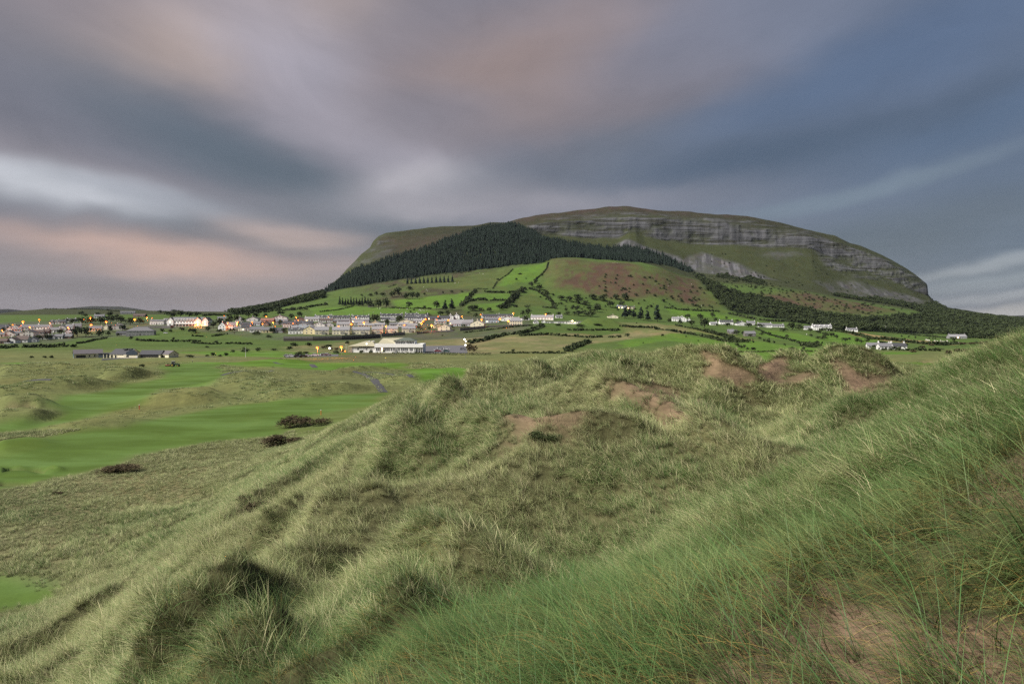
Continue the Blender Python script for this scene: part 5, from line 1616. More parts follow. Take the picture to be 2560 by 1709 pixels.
def gable_block(root, w, d, hw, hr, wm, rm, hip=0.0, over=.3, base=1.2, M=None, roofname='roof', wallname='wall', gables=True):
    """walls with gables under two slopes; the ridge runs along x"""
    M = M or Matrix()
    x, y = w / 2, d / 2
    mb = MB(M)
    e = min(hip, x - .2)
    if hip:
        mb.box(-x, x, -y, y, -base, hw)
    else:
        mb.add([(-x, -y, -base), (x, -y, -base), (x, y, -base), (-x, y, -base), (-x, -y, hw), (x, -y, hw), (x, y, hw), (-x, y, hw), (-x, 0, hw + hr), (x, 0, hw + hr)],
               [(0, 1, 5, 4), (2, 3, 7, 6), (1, 2, 6, 9, 5), (3, 0, 4, 8, 7), (4, 5, 9, 8), (6, 7, 8, 9), (3, 2, 1, 0)])
    wall = mb.build(wallname, wm, root)
    rb = MB(M)
    t = .16
    k = hr / y
    ex, ey = x + over, y + over
    z0, z1 = hw - over * k + .03, hw + hr + .03
    rx = ex - e if hip else ex
    top = [(-ex, -ey, z0 + t), (ex, -ey, z0 + t), (ex, ey, z0 + t), (-ex, ey, z0 + t), (-rx, 0, z1 + t), (rx, 0, z1 + t)]
    bot = [(a, b, c - t) for a, b, c in top]
    rb.add(top + bot, [(0, 1, 5, 4), (2, 3, 4, 5), (1, 2, 5), (3, 0, 4), (7, 6, 10, 11), (9, 8, 11, 10), (8, 7, 11), (6, 9, 10),
                       (6, 7, 1, 0), (7, 8, 2, 1), (8, 9, 3, 2), (9, 6, 0, 3)] if hip else
           [(0, 1, 5, 4), (2, 3, 4, 5), (7, 6, 10, 11), (9, 8, 11, 10), (6, 7, 1, 0), (8, 9, 3, 2), (7, 11, 5, 1), (11, 8, 2, 5), (9, 10, 4, 3), (10, 6, 0, 4)])
    roof = rb.build(roofname, rm, root)
    return wall, roof


def chimney(roof, x, y, z, M=None, wm=None):
    mb = MB(M).box(x - .45, x + .45, y - .3, y + .3, z - .7, z + 1.0)
    mb.box(x - .52, x + .52, y - .37, y + .37, z + 1.0, z + 1.12)
    mb.tube((x - .18, y, z + 1.1), (x - .18, y, z + 1.5), .12, .1, 6).tube((x + .2, y, z + 1.1), (x + .2, y, z + 1.5), .12, .1, 6)
    return mb.build('chimney', wm or PALE, roof)


def house(V, x0, x1, yt, yb, style, wc, rc, label, group, y0=300, yaw=None, name='house'):
    """a house spanning x0..x1 with its ridge at yt and its visible foot at yb in an enlarged view"""
    (pl, pt), (pr, pb) = V((x0, yt), (x1, yb))
    pc = (pl + pr) / 2
    X, Y, Z = hit(pc, pb, 0, y0)
    w = (pr - pl) / F * Y * .96
    tall = max(CAM_Z + (HY - pt) / F * Y - Z, 4.2)
    tall = min(tall, 9.0)
    two = tall > 6.0
    wm, rm = WALLS[wc][0], ROOFS[rc][0]
    gable = 'G' in style
    rz = (yaw if yaw is not None else rh.uniform(-.16, .16)) + math.atan2(X, Y) * -.4
    o = empty(name, (X, Y, Z), rz)
    hw = min(tall * .60, 5.0) if two else min(tall * .54, 2.9)
    if 'T' in style:
        hw = tall * .72
    hr = tall - hw
    lit = 'o' in style
    if gable:
        d = max(w, 5.0)
        Lg = min(max(w * 1.25, 8), 14)
        M = Matrix.Translation((0, Lg / 2, 0)) @ Matrix.Rotation(math.pi / 2, 4, 'Z')
        wall, roof = gable_block(o, Lg, d, hw, hr, wm, rm, M=M)
        fy = 0.0
        n = 2 if w > 6 else 1
        for s in range(2 if two else 1):
            for i in range(n):
                window(o, (i - (n - 1) / 2) * w * .42, fy - .04, .9 + s * 2.5, 1.3, 1.25, lit=lit and i == 0 and s == 0)
        if two and hr > 2:
            window(o, 0, fy - .04, hw + .3, .9, 1.0)
        chimney(roof, 0, 2.0, tall - .1, None, wm)
        front = 0.0
    else:
        d = min(8.0, max(6.0, w * .6))
        M = Matrix.Translation((0, d / 2, 0))
        wall, roof = gable_block(o, w, d, hw, hr, wm, rm, hip=(w * .28 if 'H' in style else 0), M=M)
        n = max(2, int(round(w / 3.1)))
        n = min(n, 7)
        door = n // 2
        for s in range(2 if two else 1):
            for i in range(n):
                xx = (i - (n - 1) / 2) * w * .86 / n * 1.05
                if s == 0 and i == door and w > 7:
                    link('door', DOOR_ME, o, (xx, -.02, 0), 0, (1.0, 1, 2.1))
                else:
                    window(o, xx, -.04, .9 + s * 2.5, 1.35, 1.2, lit=lit and i == 0 and s == 0)
        if 'H' not in style or w > 12:
            for cxx in ((-w / 2 + .7, w / 2 - .7) if w > 11 else (w / 2 - .7,)):
                chimney(roof, cxx * (.55 if 'H' in style else 1), d / 2, tall - .1, None, wm)
        if 'D' in style:                               # dormers
            nd = max(2, int(w / 5))
            for i in range(nd):
                xx = (i - (nd - 1) / 2) * w / nd
                zz = hw + hr * .18
                Md = Matrix.Translation((xx, d * .21, zz)) @ Matrix.Rotation(math.pi / 2, 4, 'Z')
                dm = MB(Md)
                dm.prism([(-.9, -.6), (.9, -.6), (.9, 1.0), (0, 1.75), (-.9, 1.0)], -1.4, 1.4)
                db = dm.build('dormer', wm, roof)
                link('pane', PANE_ME, db, (xx, d * .21 - 1.43, zz - .1), 0, (1.5, 1, 1.1))
        if 'P' in style:                               # gabled porch or sunroom
            pw = min(4.2, w * .42)
            xx = w * .12
            Mp = Matrix.Translation((xx, -1.3, 0)) @ Matrix.Rotation(math.pi / 2, 4, 'Z')
            gable_block(o, 2.6, pw, 2.2, 1.0, wm, rm, M=Mp, over=.2, roofname='porch_roof', wallname='porch')
            for i in (-1, 0, 1):
                window(o, xx + i * pw * .28, -2.66, .7, pw * .26, 1.4)
    tag(o, label, 'house' if name == 'house' else name.replace('_', ' '), group)
    return o


def row(V, where, group, items, y0=300):
    items = sorted(items, key=lambda t: t[0] + t[1])
    n = len(items)
    for i, it in enumerate(items):
        x0, x1, yt, yb, st, wc, rc = it[:7]
        kind = 'gabled house' if 'G' in st else 'hipped house' if 'H' in st else 'dormered house' if 'D' in st else 'terrace' if 'R' in st else 'house'
        pos = '' if n == 1 else (f'{ORD[i]} from left ' if i < 20 else '')
        lab = f'{WALLS[wc][1]} {kind}, {ROOFS[rc][1]} roof, {pos}{where}'
        house(V, x0, x1, yt, yb, st, wc, rc, lab, group, y0)


def build_houses():
    row(V1, 'in lowest left estate row', 'lowest row of the left estate', [
        (-40, 70, 600, 652, 'L', 'r', 'b'), (70, 175, 578, 648, 'G', 'w', 'b'), (180, 320, 562, 640, 'L', 'p', 'b'), (330, 425, 576, 634, 'G', 'w', 'd'), (440, 560, 548, 604, 'L', 'p', 'b'), (565, 640, 548, 600, 'G', 'p', 'g'), (640, 730, 540, 596, 'L', 'w', 'g'), (735, 835, 548, 592, 'L', 'r', 'g')])
    row(V1, 'in second left estate row', 'second row of the left estate', [
        (-50, 40, 520, 572, 'L', 'w', 'g'), (40, 150, 500, 566, 'G', 'w', 'd'), (150, 240, 505, 556, 'L', 'p', 'g'), (245, 385, 492, 566, 'G', 'w', 'd'), (390, 500, 490, 545, 'L', 'p', 'b'), (500, 570, 482, 536, 'L', 'r', 'b'), (760, 838, 480, 542, 'G', 'b', 'g'), (560, 690, 462, 522, 'L', 'w', 'g')])
    row(V1, 'in third left estate row', 'third row of the left estate', [
        (-30, 60, 452, 500, 'L', 'p', 'd'), (60, 140, 462, 510, 'G', 'w', 'g'), (140, 240, 470, 510, 'L', 'p', 'g'), (250, 435, 428, 490, 'L', 'w', 'g'), (428, 578, 430, 486, 'L', 'w', 'g'), (665, 770, 432, 496, 'G', 'w', 'g'), (765, 850, 424, 488, 'L', 'w', 'g'), (850, 945, 416, 480, 'L', 'w', 'g')])
    row(V1, 'at back of left estate', 'back row of the left estate', [
        (0, 95, 428, 476, 'L', 'r', 'd'), (110, 215, 430, 476, 'G', 'p', 'd'), (590, 685, 374, 422, 'D', 'w', 'd'), (690, 765, 372, 420, 'L', 'p', 'd'), (770, 880, 360, 396, 'L', 'p', 'd')])
    row(V1, 'beside the lamplit tree clump', 'houses by the tree clump', [(1045, 1185, 445, 506, 'L', 'c', 'g'), (1180, 1300, 434, 490, 'G', 'c', 'g'), (1310, 1445, 418, 490, 'G', 'w', 'l')])
    row(V1, 'on the low green hill', 'houses on the low hill', [(1105, 1215, 310, 352, 'L', 'w', 'g'), (1420, 1580, 270, 302, 'L', 'p', 'g'), (1560, 1700, 308, 338, 'L', 'r', 'b'), (1925, 2010, 355, 416, 'L', 'w', 'g'), (1760, 1920, 370, 430, 'LT', 'w', 'g')])
    house(V1, 1490, 1800, 460, 560, 'H', 'g', 'g', 'big grey hipped roof house alone on the field edge', None)
    house(V1, 1360, 1480, 505, 556, 'L', 'g', 'd', 'low dark shed beside the big grey hipped house', None, name='shed')
    row(V2, 'on upper street beside hotel', 'upper street right of the hotel', [
        (300, 400, 335, 376, 'L', 'w', 'g'), (515, 600, 335, 390, 'G', 'w', 'd'), (640, 775, 336, 388, 'G', 'p', 'd'), (800, 960, 355, 402, 'L', 'r', 'r'), (945, 1115, 318, 384, 'G', 'w', 'd'), (1200, 1320, 342, 392, 'G', 'r', 'b'), (1322, 1492, 338, 392, 'Lo', 'w', 'l'), (1500, 1652, 355, 402, 'L', 'p', 'b')])
    row(V2, 'amid the village left half', 'middle village houses, left part', [
        (560, 690, 402, 446, 'L', 'p', 'd'), (690, 800, 392, 440, 'L', 'b', 'g'), (830, 900, 398, 446, 'G', 'r', 'd'), (985, 1120, 368, 432, 'L', 'g', 'g'), (1065, 1212, 388, 462, 'L', 'p', 'd'), (1210, 1420, 386, 440, 'L', 'g', 'd'), (1165, 1432, 408, 474, 'G', 'b', 'g'), (1410, 1560, 398, 470, 'G', 'w', 'g'), (1545, 1660, 400, 452, 'G', 'w', 'd'), (1660, 1860, 365, 408, 'L', 'r', 'g'), (1860, 2080, 365, 408, 'Lo', 'p', 'g')])
    row(V2, 'on lower street beside wall', 'lower street left of the long wall', [
        (305, 395, 392, 496, 'G', 'w', 'd'), (390, 510, 400, 490, 'L', 'w', 'g'), (480, 582, 455, 502, 'LT', 'c', 'g'), (580, 690, 430, 502, 'Lo', 'p', 'd'), (680, 835, 452, 518, 'L', 'w', 'g'), (820, 950, 458, 524, 'L', 'y', 'g'), (950, 1065, 466, 526, 'L', 'g', 'd')])
    row(V2, 'in front row above wall', 'front row above the long wall', [
        (1130, 1300, 466, 538, 'D', 'w', 'd'), (1305, 1442, 448, 542, 'G', 'y', 'l'), (1440, 1606, 455, 546, 'LP', 'c', 'l'), (1645, 1850, 455, 546, 'LP', 'c', 'l'), (1880, 2088, 455, 542, 'LP', 'c', 'l'), (2110, 2242, 448, 532, 'LP', 'c', 'l')])
    row(V3, 'in front row right half', 'right half of the front row', [
        (955, 1142, 438, 540, 'LP', 'c', 'l'), (1200, 1402, 438, 536, 'LP', 'c', 'l'), (1725, 1912, 412, 516, 'G', 'c', 'l'), (1672, 1790, 398, 470, 'G', 'y', 'l')])
    row(V3, 'in second cream row', 'second row of cream houses', [
        (240, 440, 378, 448, 'L', 'p', 'l'), (500, 640, 362, 430, 'L', 'p', 'l'), (555, 800, 400, 460, 'L', 'y', 'l'), (705, 905, 366, 440, 'G', 'y', 'l'), (800, 950, 402, 450, 'L', 'p', 'l'), (1020, 1142, 392, 446, 'L', 'p', 'g'), (1140, 1290, 388, 446, 'L', 'p', 'l'), (1290, 1430, 400, 462, 'L', 'r', 'l'), (1160, 1372, 343, 400, 'G', 'c', 'l'), (1372, 1500, 338, 392, 'L', 'w', 'l'), (1685, 1860, 345, 404, 'L', 'p', 'l')])
    row(V3, 'on top street above estate', 'white terraces on the top street', [
        (-90, 150, 280, 338, 'DR', 'w', 'd'), (160, 440, 282, 340, 'DR', 'w', 'd'), (450, 720, 280, 338, 'DR', 'w', 'd'), (880, 1220, 256, 312, 'DR', 'w', 'd'), (1245, 1430, 250, 306, 'DR', 'w', 'd'), (1430, 1590, 262, 332, 'D', 'w', 'd'), (1865, 1960, 268, 340, 'G', 'w', 'd'), (1950, 2050, 258, 336, 'G', 'w', 'd')])
    row(V3, 'on street below white terraces', 'dark roofed street below the terraces', [
        (890, 1050, 312, 364, 'L', 'p', 'd'), (1030, 1110, 328, 372, 'L', 'p', 'g'), (1240, 1420, 292, 348, 'L', 'w', 'd'), (1570, 1740, 302, 352, 'Lo', 'r', 'd'), (1740, 1912, 292, 352, 'L', 'p', 'd'), (1420, 1560, 300, 352, 'L', 'w', 'd')])
    row(V3, 'at estate right end', 'right end of the estate', [
        (1890, 2110, 345, 420, 'Lo', 'p', 'l'), (2095, 2250, 348, 424, 'L', 'b', 'l'), (1920, 2080, 385, 440, 'L', 'b', 'l'), (2090, 2220, 385, 440, 'L', 'b', 'g')])
    row(V4, 'above the estate wall corner', 'houses at the walled corner', [
        (130, 316, 418, 522, 'G', 'c', 'l'), (286, 500, 340, 392, 'L', 'p', 'd'), (500, 700, 338, 388, 'L', 'w', 'd'), (325, 512, 382, 452, 'Lo', 'b', 'g'), (535, 690, 368, 430, 'G', 'w', 'l'), (640, 816, 376, 486, 'H', 'c', 'l')])
    row(V4, 'beside low white school', 'houses beside the school', [(806, 910, 370, 420, 'G', 'p', 'd'), (965, 1030, 425, 465, 'G', 'p', 'g'), (1250, 1340, 352, 392, 'L', 'p', 'g')])
    house(V4, 915, 1225, 352, 412, 'L', 'w', 'l', 'long low white hall with light grey roof behind the school', None, name='hall')
    row(V4, 'on hillside above dark knoll', 'hillside houses above the knoll', [(2055, 2180, 222, 266, 'LTo', 'b', 'l'), (2180, 2285, 236, 272, 'LTo', 'c', 'd'), (1930, 2068, 348, 392, 'G', 'c', 'b')])
    row(V5, 'in farm row below woods', 'farm row below the woods', [
        (600, 680, 424, 474, 'L', 'w', 'l'), (670, 768, 418, 478, 'G', 'w', 'l'), (768, 822, 450, 478, 'G', 'w', 'l'), (1148, 1308, 462, 512, 'L', 'w', 'd'), (1345, 1470, 476, 524, 'G', 'p', 'd'), (1460, 1556, 472, 518, 'L', 'p', 'g'), (1590, 1748, 494, 544, 'L', 'w', 'g'), (1750, 1892, 510, 544, 'L', 'p', 'g'), (2125, 2222, 528, 572, 'L', 'p', 'g')], 500)
    house(V5, 2222, 2440, 512, 578, 'D', 'w', 'l', 'white dormer house with light grey roof below the dark woods', None, 500)
    house(V5, 1040, 1126, 497, 518, 'L', 'w', 'l', 'low white shed left of the farm row', None, 500, name='shed')
    house(V5, 1440, 1566, 588, 648, 'L', 's', 'g', 'roofed stone field barn among small trees', None, 400, name='barn')
    house(V5, 1240, 1310, 585, 612, 'L', 's', 'g', 'low stone shed left of the field barn', None, 400, name='shed')
    row(V6, 'at long farm by links', 'buildings of the low farm', [(550, 690, 842, 884, 'L', 'w', 'g'), (690, 830, 838, 892, 'L', 'p', 'g'), (805, 860, 846, 888, 'G', 'w', 'g'), (850, 1002, 836, 890, 'L', 'w', 'd')], 380)
    house(V6, 1500, 1690, 718, 772, 'L', 'g', 'l', 'grey barn with a lit lamp by the right woods', None, 500, name='barn')
    house(V6, 310, 432, 652, 682, 'L', 'w', 'g', 'low white farm shed at the edge of the woods', None, 500, name='shed')
    house(V2, 2066, 2132, 172, 222, 'G', 's', 'l', 'small stone barn alone beside the shelter belt', None, 600, name='barn')
    house(VN, 715, 760, 728, 742, 'L', 's', 'g', 'tiny stone ruin at the hedge of the golden field', None, 400, name='barn')


build_houses()


def build_hotel():
    (a, t), (b, bt) = V1((1985, 342))[0], V2((170, 450))[0]
    X, Y, Z = hit((a + b) / 2, bt, 0, 400)
    w = (b - a) / F * Y
    o = empty('hotel', (X, Y, Z), .05)
    gable_block(o, w * .92, 11, 6.4, 4.0, WHITE, GREYR, M=Matrix.Translation((0, 6.5, 0)))
    for gx in (-w * .46, w * .26, w * .45):
        gable_block(o, 13, 6.6, 7.0, 3.4, WHITE, GREYR, M=Matrix.Translation((gx, 6.4, 0)) @ Matrix.Rotation(math.pi / 2, 4, 'Z'), wallname='gable_wing', roofname='wing_roof')
        window(o, gx, -.16, 4.0, 1.6, 2.0, lit=True)
        window(o, gx, -.16, 1.0, 1.8, 2.0, lit=gx > 0)
    for i in range(7):
        x = -w * .34 + i * w * .078
        window(o, x, .95, 3.9, 1.8, 1.7)
        window(o, x, .95, .8, 2.2, 2.2)
        dm = MB(Matrix.Translation((x, 2.6, 7.2)) @ Matrix.Rotation(math.pi / 2, 4, 'Z')).prism([(-1, -1), (1, -1), (1, .9), (0, 1.6), (-1, .9)], -1.6, 1.6).build('dormer', WHITE, o)
        link('pane', PANE_ME, dm, (x, .97, 7.0), 0, (1.7, 1, 1.1))
    mb = MB().box(-w * .4, w * .3, -.9, 1.0, 2.9, 3.1)
    for i in range(9):
        x = -w * .4 + i * w * .0875
        mb.box(x - .12, x + .12, -.85, -.6, -.5, 2.9)
    mb.build('veranda', WHITE, o)
    tag(o, 'long white hotel with dormers and gable wings lit red at its foot', 'hotel')


build_hotel()


def build_school():
    (x0, yt), (x1, yb) = V4((1070, 432), (1832, 468))
    X, Y, Z = hit((x0 + x1) / 2, yb, 0, 400)
    w = (x1 - x0) / F * Y
    s = w / (1832 - 1070)
    at = lambda x: (x - 1451) * s
    o = empty('school', (X, Y, Z), .02)
    MB().box(-w / 2, w / 2, 0, 9, -1.5, 2.9).build('wall', WHITE, o)
    MB().box(-w / 2 - .3, w / 2 + .3, -.4, 9.3, 2.93, 3.3).build('roof', PALER, o)
    for gx, gw in ((1092, 46), (1765, 70)):
        gable_block(o, 6, gw * s, 2.9, 1.9, WHITE, PALER, M=Matrix.Translation((at(gx), 2.2, 0)) @ Matrix.Rotation(math.pi / 2, 4, 'Z'), wallname='gable_wing', roofname='wing_roof')
    MB().add([(at(1400), -.3, 2.95), (at(1480), -.3, 2.95), (at(1480), -.3, 4.2), (at(1400), 5, 2.95), (at(1480), 5, 2.95), (at(1480), 5, 4.2)], [(0, 1, 2), (3, 5, 4), (0, 3, 4, 1), (1, 4, 5, 2), (2, 5, 3, 0)]).build('roof_wedge', WHITE, o)
    for x in (1150, 1185, 1200, 1215, 1290, 1310, 1330, 1350, 1390, 1500, 1545, 1560, 1575, 1650, 1670, 1690, 1740, 1800):
        window(o, at(x), -.04, .9, 12 * s, 1.5, lit=x in (1500,))
    tag(o, 'long low white school building with small gables and one bright lamp', 'school')


build_school()


# ------------------------------------------------------------------ clubhouse
def build_clubhouse():
    px, py = V3((1155, 832))[0]
    X, Y, Z = hit(px, py, 0, 250)
    k = Y / F / 5.8725                                # metres per unit of the enlarged view
    ax = lambda x: (x - 1155) * k
    az_ = lambda y: (832 - y) * k
    o = empty('clubhouse', (X, Y, Z), 0)
    BEIGE = mat('beige_sheet_roof', (0.36, 0.34, 0.24), .6, .12, .6)
    GREENR = mat('dull_green_roof', (0.10, 0.12, 0.10), .6, .2, .8)
    # main block
    MB().box(ax(805), ax(1385), 0, 14, -1.2, az_(752)).box(ax(1385), ax(1510), 3, 14, -1.2, az_(752)).build('wall', WHITE, o)
    MB().box(ax(802), ax(1512), -.5, 14.2, az_(752) + .003, az_(702)).build('fascia', WHITE, o)
    rl = MB()
    for x in np.linspace(ax(806), ax(1090), 16):
        rl.box(x - .03, x + .03, -.38, -.32, az_(702), az_(702) + .75)
    rl.box(ax(806), ax(1090), -.38, -.32, az_(702) + .75, az_(702) + .82)
    rl.build('railing', FRAMEW, o)
    # upper storey and its roof
    up = MB().box(ax(1095), ax(1388), 1.5, 11, az_(702) + .003, az_(655))
    up.build('upper_storey', WHITE, o)
    MB().add([(ax(1070), .6, az_(652)), (ax(1392), .6, az_(652)), (ax(1392), 12, az_(652)), (ax(1070), 12, az_(652)), (ax(1215), 5.5, az_(612)), (ax(1310), 5.5, az_(617)), (ax(1070), .6, az_(657)), (ax(1392), .6, az_(657)), (ax(1392), 12, az_(657)), (ax(1070), 12, az_(657))],
             [(0, 1, 5, 4), (1, 2, 5), (2, 3, 4, 5), (3, 0, 4), (6, 7, 1, 0), (7, 8, 2, 1), (8, 9, 3, 2), (9, 6, 0, 3), (9, 8, 7, 6)]).build('upper_roof', GREENR, o)
    MB().add([(ax(838), 1.5, az_(701)), (ax(1094), 1.5, az_(701)), (ax(1094), 14, az_(701)), (ax(838), 14, az_(701)), (ax(890), 7.5, az_(622)), (ax(1215), 7.5, az_(614)), (ax(1215), 7.6, az_(640)), (ax(1094), 2.0, az_(657))],
             [(0, 1, 7, 5, 4), (2, 3, 4, 5, 6), (3, 0, 4), (1, 2, 6, 7), (7, 6, 5)]).build('main_roof', BEIGE, o)
    def pane_run(x0, x1, n, y0, y1, yy, lit=()):
        step = (x1 - x0) / n
        for i in range(n):
            window(o, ax(x0 + step * (i + .5)), yy, az_(y1), step * k * .96, (y1 - y0) * k, lit=i in lit)
    pane_run(820, 1026, 8, 754, 806, -.04, (3,))
    pane_run(1036, 1062, 1, 754, 806, -.04)
    pane_run(1072, 1098, 1, 754, 806, -.04)
    pane_run(1145, 1172, 1, 754, 806, -.04)
    pane_run(1184, 1292, 4, 754, 806, -.04)
    pane_run(1312, 1362, 2, 752, 806, -.04)
    pane_run(1100, 1252, 6, 664, 712, 1.46)
    pane_run(1262, 1378, 5, 664, 706, 1.46)
    dr = MB().box(ax(1104), ax(1140), -.06, .1, 0, az_(762)).build('door', FRAMEW, o)
    for i in (-1, 1):
        link('pane', PANE_ME, dr, (ax(1122) + i * .36, -.08, .1), 0, (.62, 1, 2.6))
    # terrace canopy at the right end
    cp = MB().box(ax(1386), ax(1508), 0, 3, az_(752) - .25, az_(752) - .01)
    for x in (1400, 1440, 1475, 1503):
        cp.box(ax(x) - .1, ax(x) + .1, 0, .2, -.8, az_(752) - .26)
    cp.build('canopy', WHITE, o)
    st = MB()
    for i in range(6):
        st.box(ax(1392), ax(1400) - .0, .6 + i * .001, 1.8, -.8 + .0 * i, -.79)
    # left wing
    MB().box(ax(455), ax(803), 2, 13, -1.2, az_(738)).build('wing_wall', WHITE, o)
    MB().add([(ax(408), 1.0, az_(733)), (ax(806), 1.0, az_(733)), (ax(806), 14, az_(733)), (ax(408), 14, az_(733)), (ax(640), 7, az_(664)), (ax(740), 7, az_(664)), (ax(408), 1.0, az_(739)), (ax(806), 1.0, az_(739)), (ax(806), 14, az_(739)), (ax(408), 14, az_(739))],
             [(0, 1, 5, 4), (1, 2, 5), (2, 3, 4, 5), (3, 0, 4), (6, 7, 1, 0), (7, 8, 2, 1), (8, 9, 3, 2), (9, 6, 0, 3), (9, 8, 7, 6)]).build('wing_roof', BEIGE, o)
    MB().box(ax(560), ax(795), 1.93, 2.02, az_(757), az_(742)).build('louvre_strip', mat('dark_louvre', (.09, .09, .09), .6), o)
    for x in (548, 672):
        window(o, ax(x), 1.96, az_(792), 26 * k, 28 * k)
    pc = MB()
    for x in (415, 435, 452):
        pc.box(ax(x) - .1, ax(x) + .1, 1.4, 1.6, -1, az_(739))
    pc.box(ax(412), ax(455), 1.3, 1.7, .9, 1.05)
    pc.build('porch', mat('pink_lit_posts', (.55, .40, .38), .8), o)  # pinkish light on the porch is painted into the post colour
    for x in (690, 750):
        MB().box(ax(x) - .7, ax(x) + .7, 6, 7.4, az_(672), az_(660)).build('roof_vent', PALE, o)
    tag(o, 'white clubhouse with beige roofs, glazed front and upper storey', 'clubhouse')
    return X, Y, Z, k


CLUB = build_clubhouse()


def build_pavilion():
    px, py = V1((1400, 822))[0]
    X, Y, Z = hit(px, py, 0, 200)
    k = Y / F / 4.698
    ax = lambda x: (x - 1400) * k
    o = empty('golf_pavilion', (X, Y, Z), 0)
    TEAL = mat('teal_paint', (0.055, 0.13, 0.16), .6, .1)
    NAVY = mat('navy_cladding', (0.030, 0.045, 0.062), .6, .15)
    PURP = mat('purple_grey_tiles', (0.125, 0.115, 0.125), .75, .2)
    def dark_opening(M, x0, x1, z0, z1, name='opening', m=None):
        return MB(M).box(x0, x1, -.04, .12, z0, z1).build(name, m or mat('dark_opening', (.03, .03, .032), .4, .2, 1), o)
    # left hall, turned so that its left gable shows
    M1 = Matrix.Translation((ax(868), 0, 0)) @ Matrix.Rotation(R(36), 4, 'Z') @ Matrix.Translation((6.6, 3.1, 0))
    gable_block(o, 13.2, 6.2, 2.2, 2.0, CREAM, PURP, M=M1)
    T = Matrix.Rotation(-math.pi / 2, 4, 'Z')
    Mg = M1 @ Matrix.Translation((-6.6, 0, 0)) @ T
    for s in (-1, 1):
        MB(Mg).add([(s * 3.13, -.06, -.2), (s * 1.0, -.06, -.2), (s * 1.0, -.06, 2.2 + 2.0 * (1 - 1.0 / 3.1) - .1), (s * 3.13, -.06, 2.15), (s * 3.13, .0, -.2), (s * 1.0, .0, -.2), (s * 1.0, .0, 2.2 + 2.0 * (1 - 1 / 3.1) - .1), (s * 3.13, .0, 2.15)],
                   [(0, 1, 2, 3), (4, 7, 6, 5), (0, 4, 5, 1), (1, 5, 6, 2), (2, 6, 7, 3), (3, 7, 4, 0)]).build('gable_panel', TEAL, o)
    em = MB(Mg).box(-.06, .06, -.05, .0, .9, 2.6).box(-.42, .42, -.05, .0, 2.05, 2.2)
    em.box(-.42, -.3, -.05, 0, 1.75, 2.05).box(.3, .42, -.05, 0, 1.75, 2.05)
    em.build('emblem', SLATE, o)
    Mf = M1 @ Matrix.Translation((0, -3.1, 0))
    dark_opening(Mf, -5.6, -1.2, .2, 1.5)
    for x in (.2, 2.6, 3.6, 4.6):
        MB(Mf).box(x, x + .6, -.05, .1, .4, 1.6).build('window', GLASS, o)
    # low dark link, then the big navy gabled hall
    MB().box(ax(1090), ax(1215), 5, 10, -1, 2.1).build('glazed_link', NAVY, o)
    MB().box(ax(1085), ax(1220), 4.6, 10.3, 2.103, 2.4).build('link_roof', SLATE, o)
    M2 = Matrix.Translation((ax(1500), .6, 0)) @ Matrix.Rotation(R(-16), 4, 'Z') @ Matrix.Translation((-6.6, 4.6, 0))
    gable_block(o, 12.6, 8.6, 1.9, 2.6, CREAM, SLATE, M=M2)
    Mn = Matrix.Translation((ax(1543), .2, 0)) @ Matrix.Rotation(R(-4), 4, 'Z')
    MB(Mn).add([(-3.1, 0, 1.75), (3.1, 0, 1.75), (3.1, 0, 3.2), (0, 0, 4.55), (-3.1, 0, 3.2), (-3.1, .5, 1.75), (3.1, .5, 1.75), (3.1, .5, 3.2), (0, .5, 4.55), (-3.1, .5, 3.2)],
               [(0, 1, 2, 3, 4), (9, 8, 7, 6, 5), (0, 5, 6, 1), (1, 6, 7, 2), (2, 7, 8, 3), (3, 8, 9, 4), (4, 9, 5, 0)]).build('navy_gable', NAVY, o)
    MB(Mn).box(-4.6, 3.3, .25, 4, -1, 1.74).build('gable_wall', CREAM, o)
    dark_opening(Matrix.Translation((0, .35, 0)) @ Mn, -3.0, -1.6, .6, 1.4, 'window')
    MB(Mn).box(-3.15, -1.75, .16, .3, .55, 1.35).build('window', GLASS, o)
    MB(Mn).box(2.3, 3.1, .16, .3, -.4, 1.2).build('door', FRAMEW, o)
    for x in (1215, 1250, 1290, 1335):
        MB().box(ax(x), ax(x + 22), 1.0, 1.2, .1, 1.5).build('window', GLASS, o)
    pt = MB()
    for x in (1205, 1245, 1285, 1325, 1362):
        pt.box(ax(x) - .12, ax(x) + .12, .7, .95, -.6, 1.9)
    pt.build('porch_post', CREAM, o)
    for i in range(2):
        MB().box(ax(1385 + i * 60), ax(1430 + i * 60), 4.6, 6.2, 4.3, 4.95).build('roof_vent', SLATE, o)
    # long dark-roofed link and the right cream wing
    gable_block(o, ax(1860) - ax(1612), 6, 1.9, 2.0, CREAM, SLATE, M=Matrix.Translation(((ax(1860) + ax(1612)) / 2, 5.2, 0)))
    MB().box(ax(1625), ax(1835), 2.1, 2.3, .35, 1.75).build('opening', _MATS['dark_opening'], o)
    M3 = Matrix.Translation((ax(1968), 1.2, 0)) @ Matrix.Rotation(R(-24), 4, 'Z') @ Matrix.Translation((-4.2, 3.1, 0))
    gable_block(o, 8.4, 6.2, 2.0, 1.7, CREAM, PURP, M=M3)
    dark_opening(M3 @ Matrix.Translation((0, -3.1, 0)), -1.6, 1.4, .2, 1.3)
    Mr = M3 @ Matrix.Translation((4.2, 0, 0)) @ Matrix.Rotation(math.pi / 2, 4, 'Z')
    dark_opening(Mr, .3, .9, 1.4, 2.0, 'window')
    tag(o, 'cream golf pavilion with teal gable, navy gable and dark roofs', 'pavilion')
    # its forecourt
    yv = Y
    q = [hit(*p, 0, 150) for p in V1((1190, 848), (1640, 820), (1870, 800), (1870, 794), (1600, 806), (1200, 832))]
    me = bpy.data.meshes.new('forecourt')
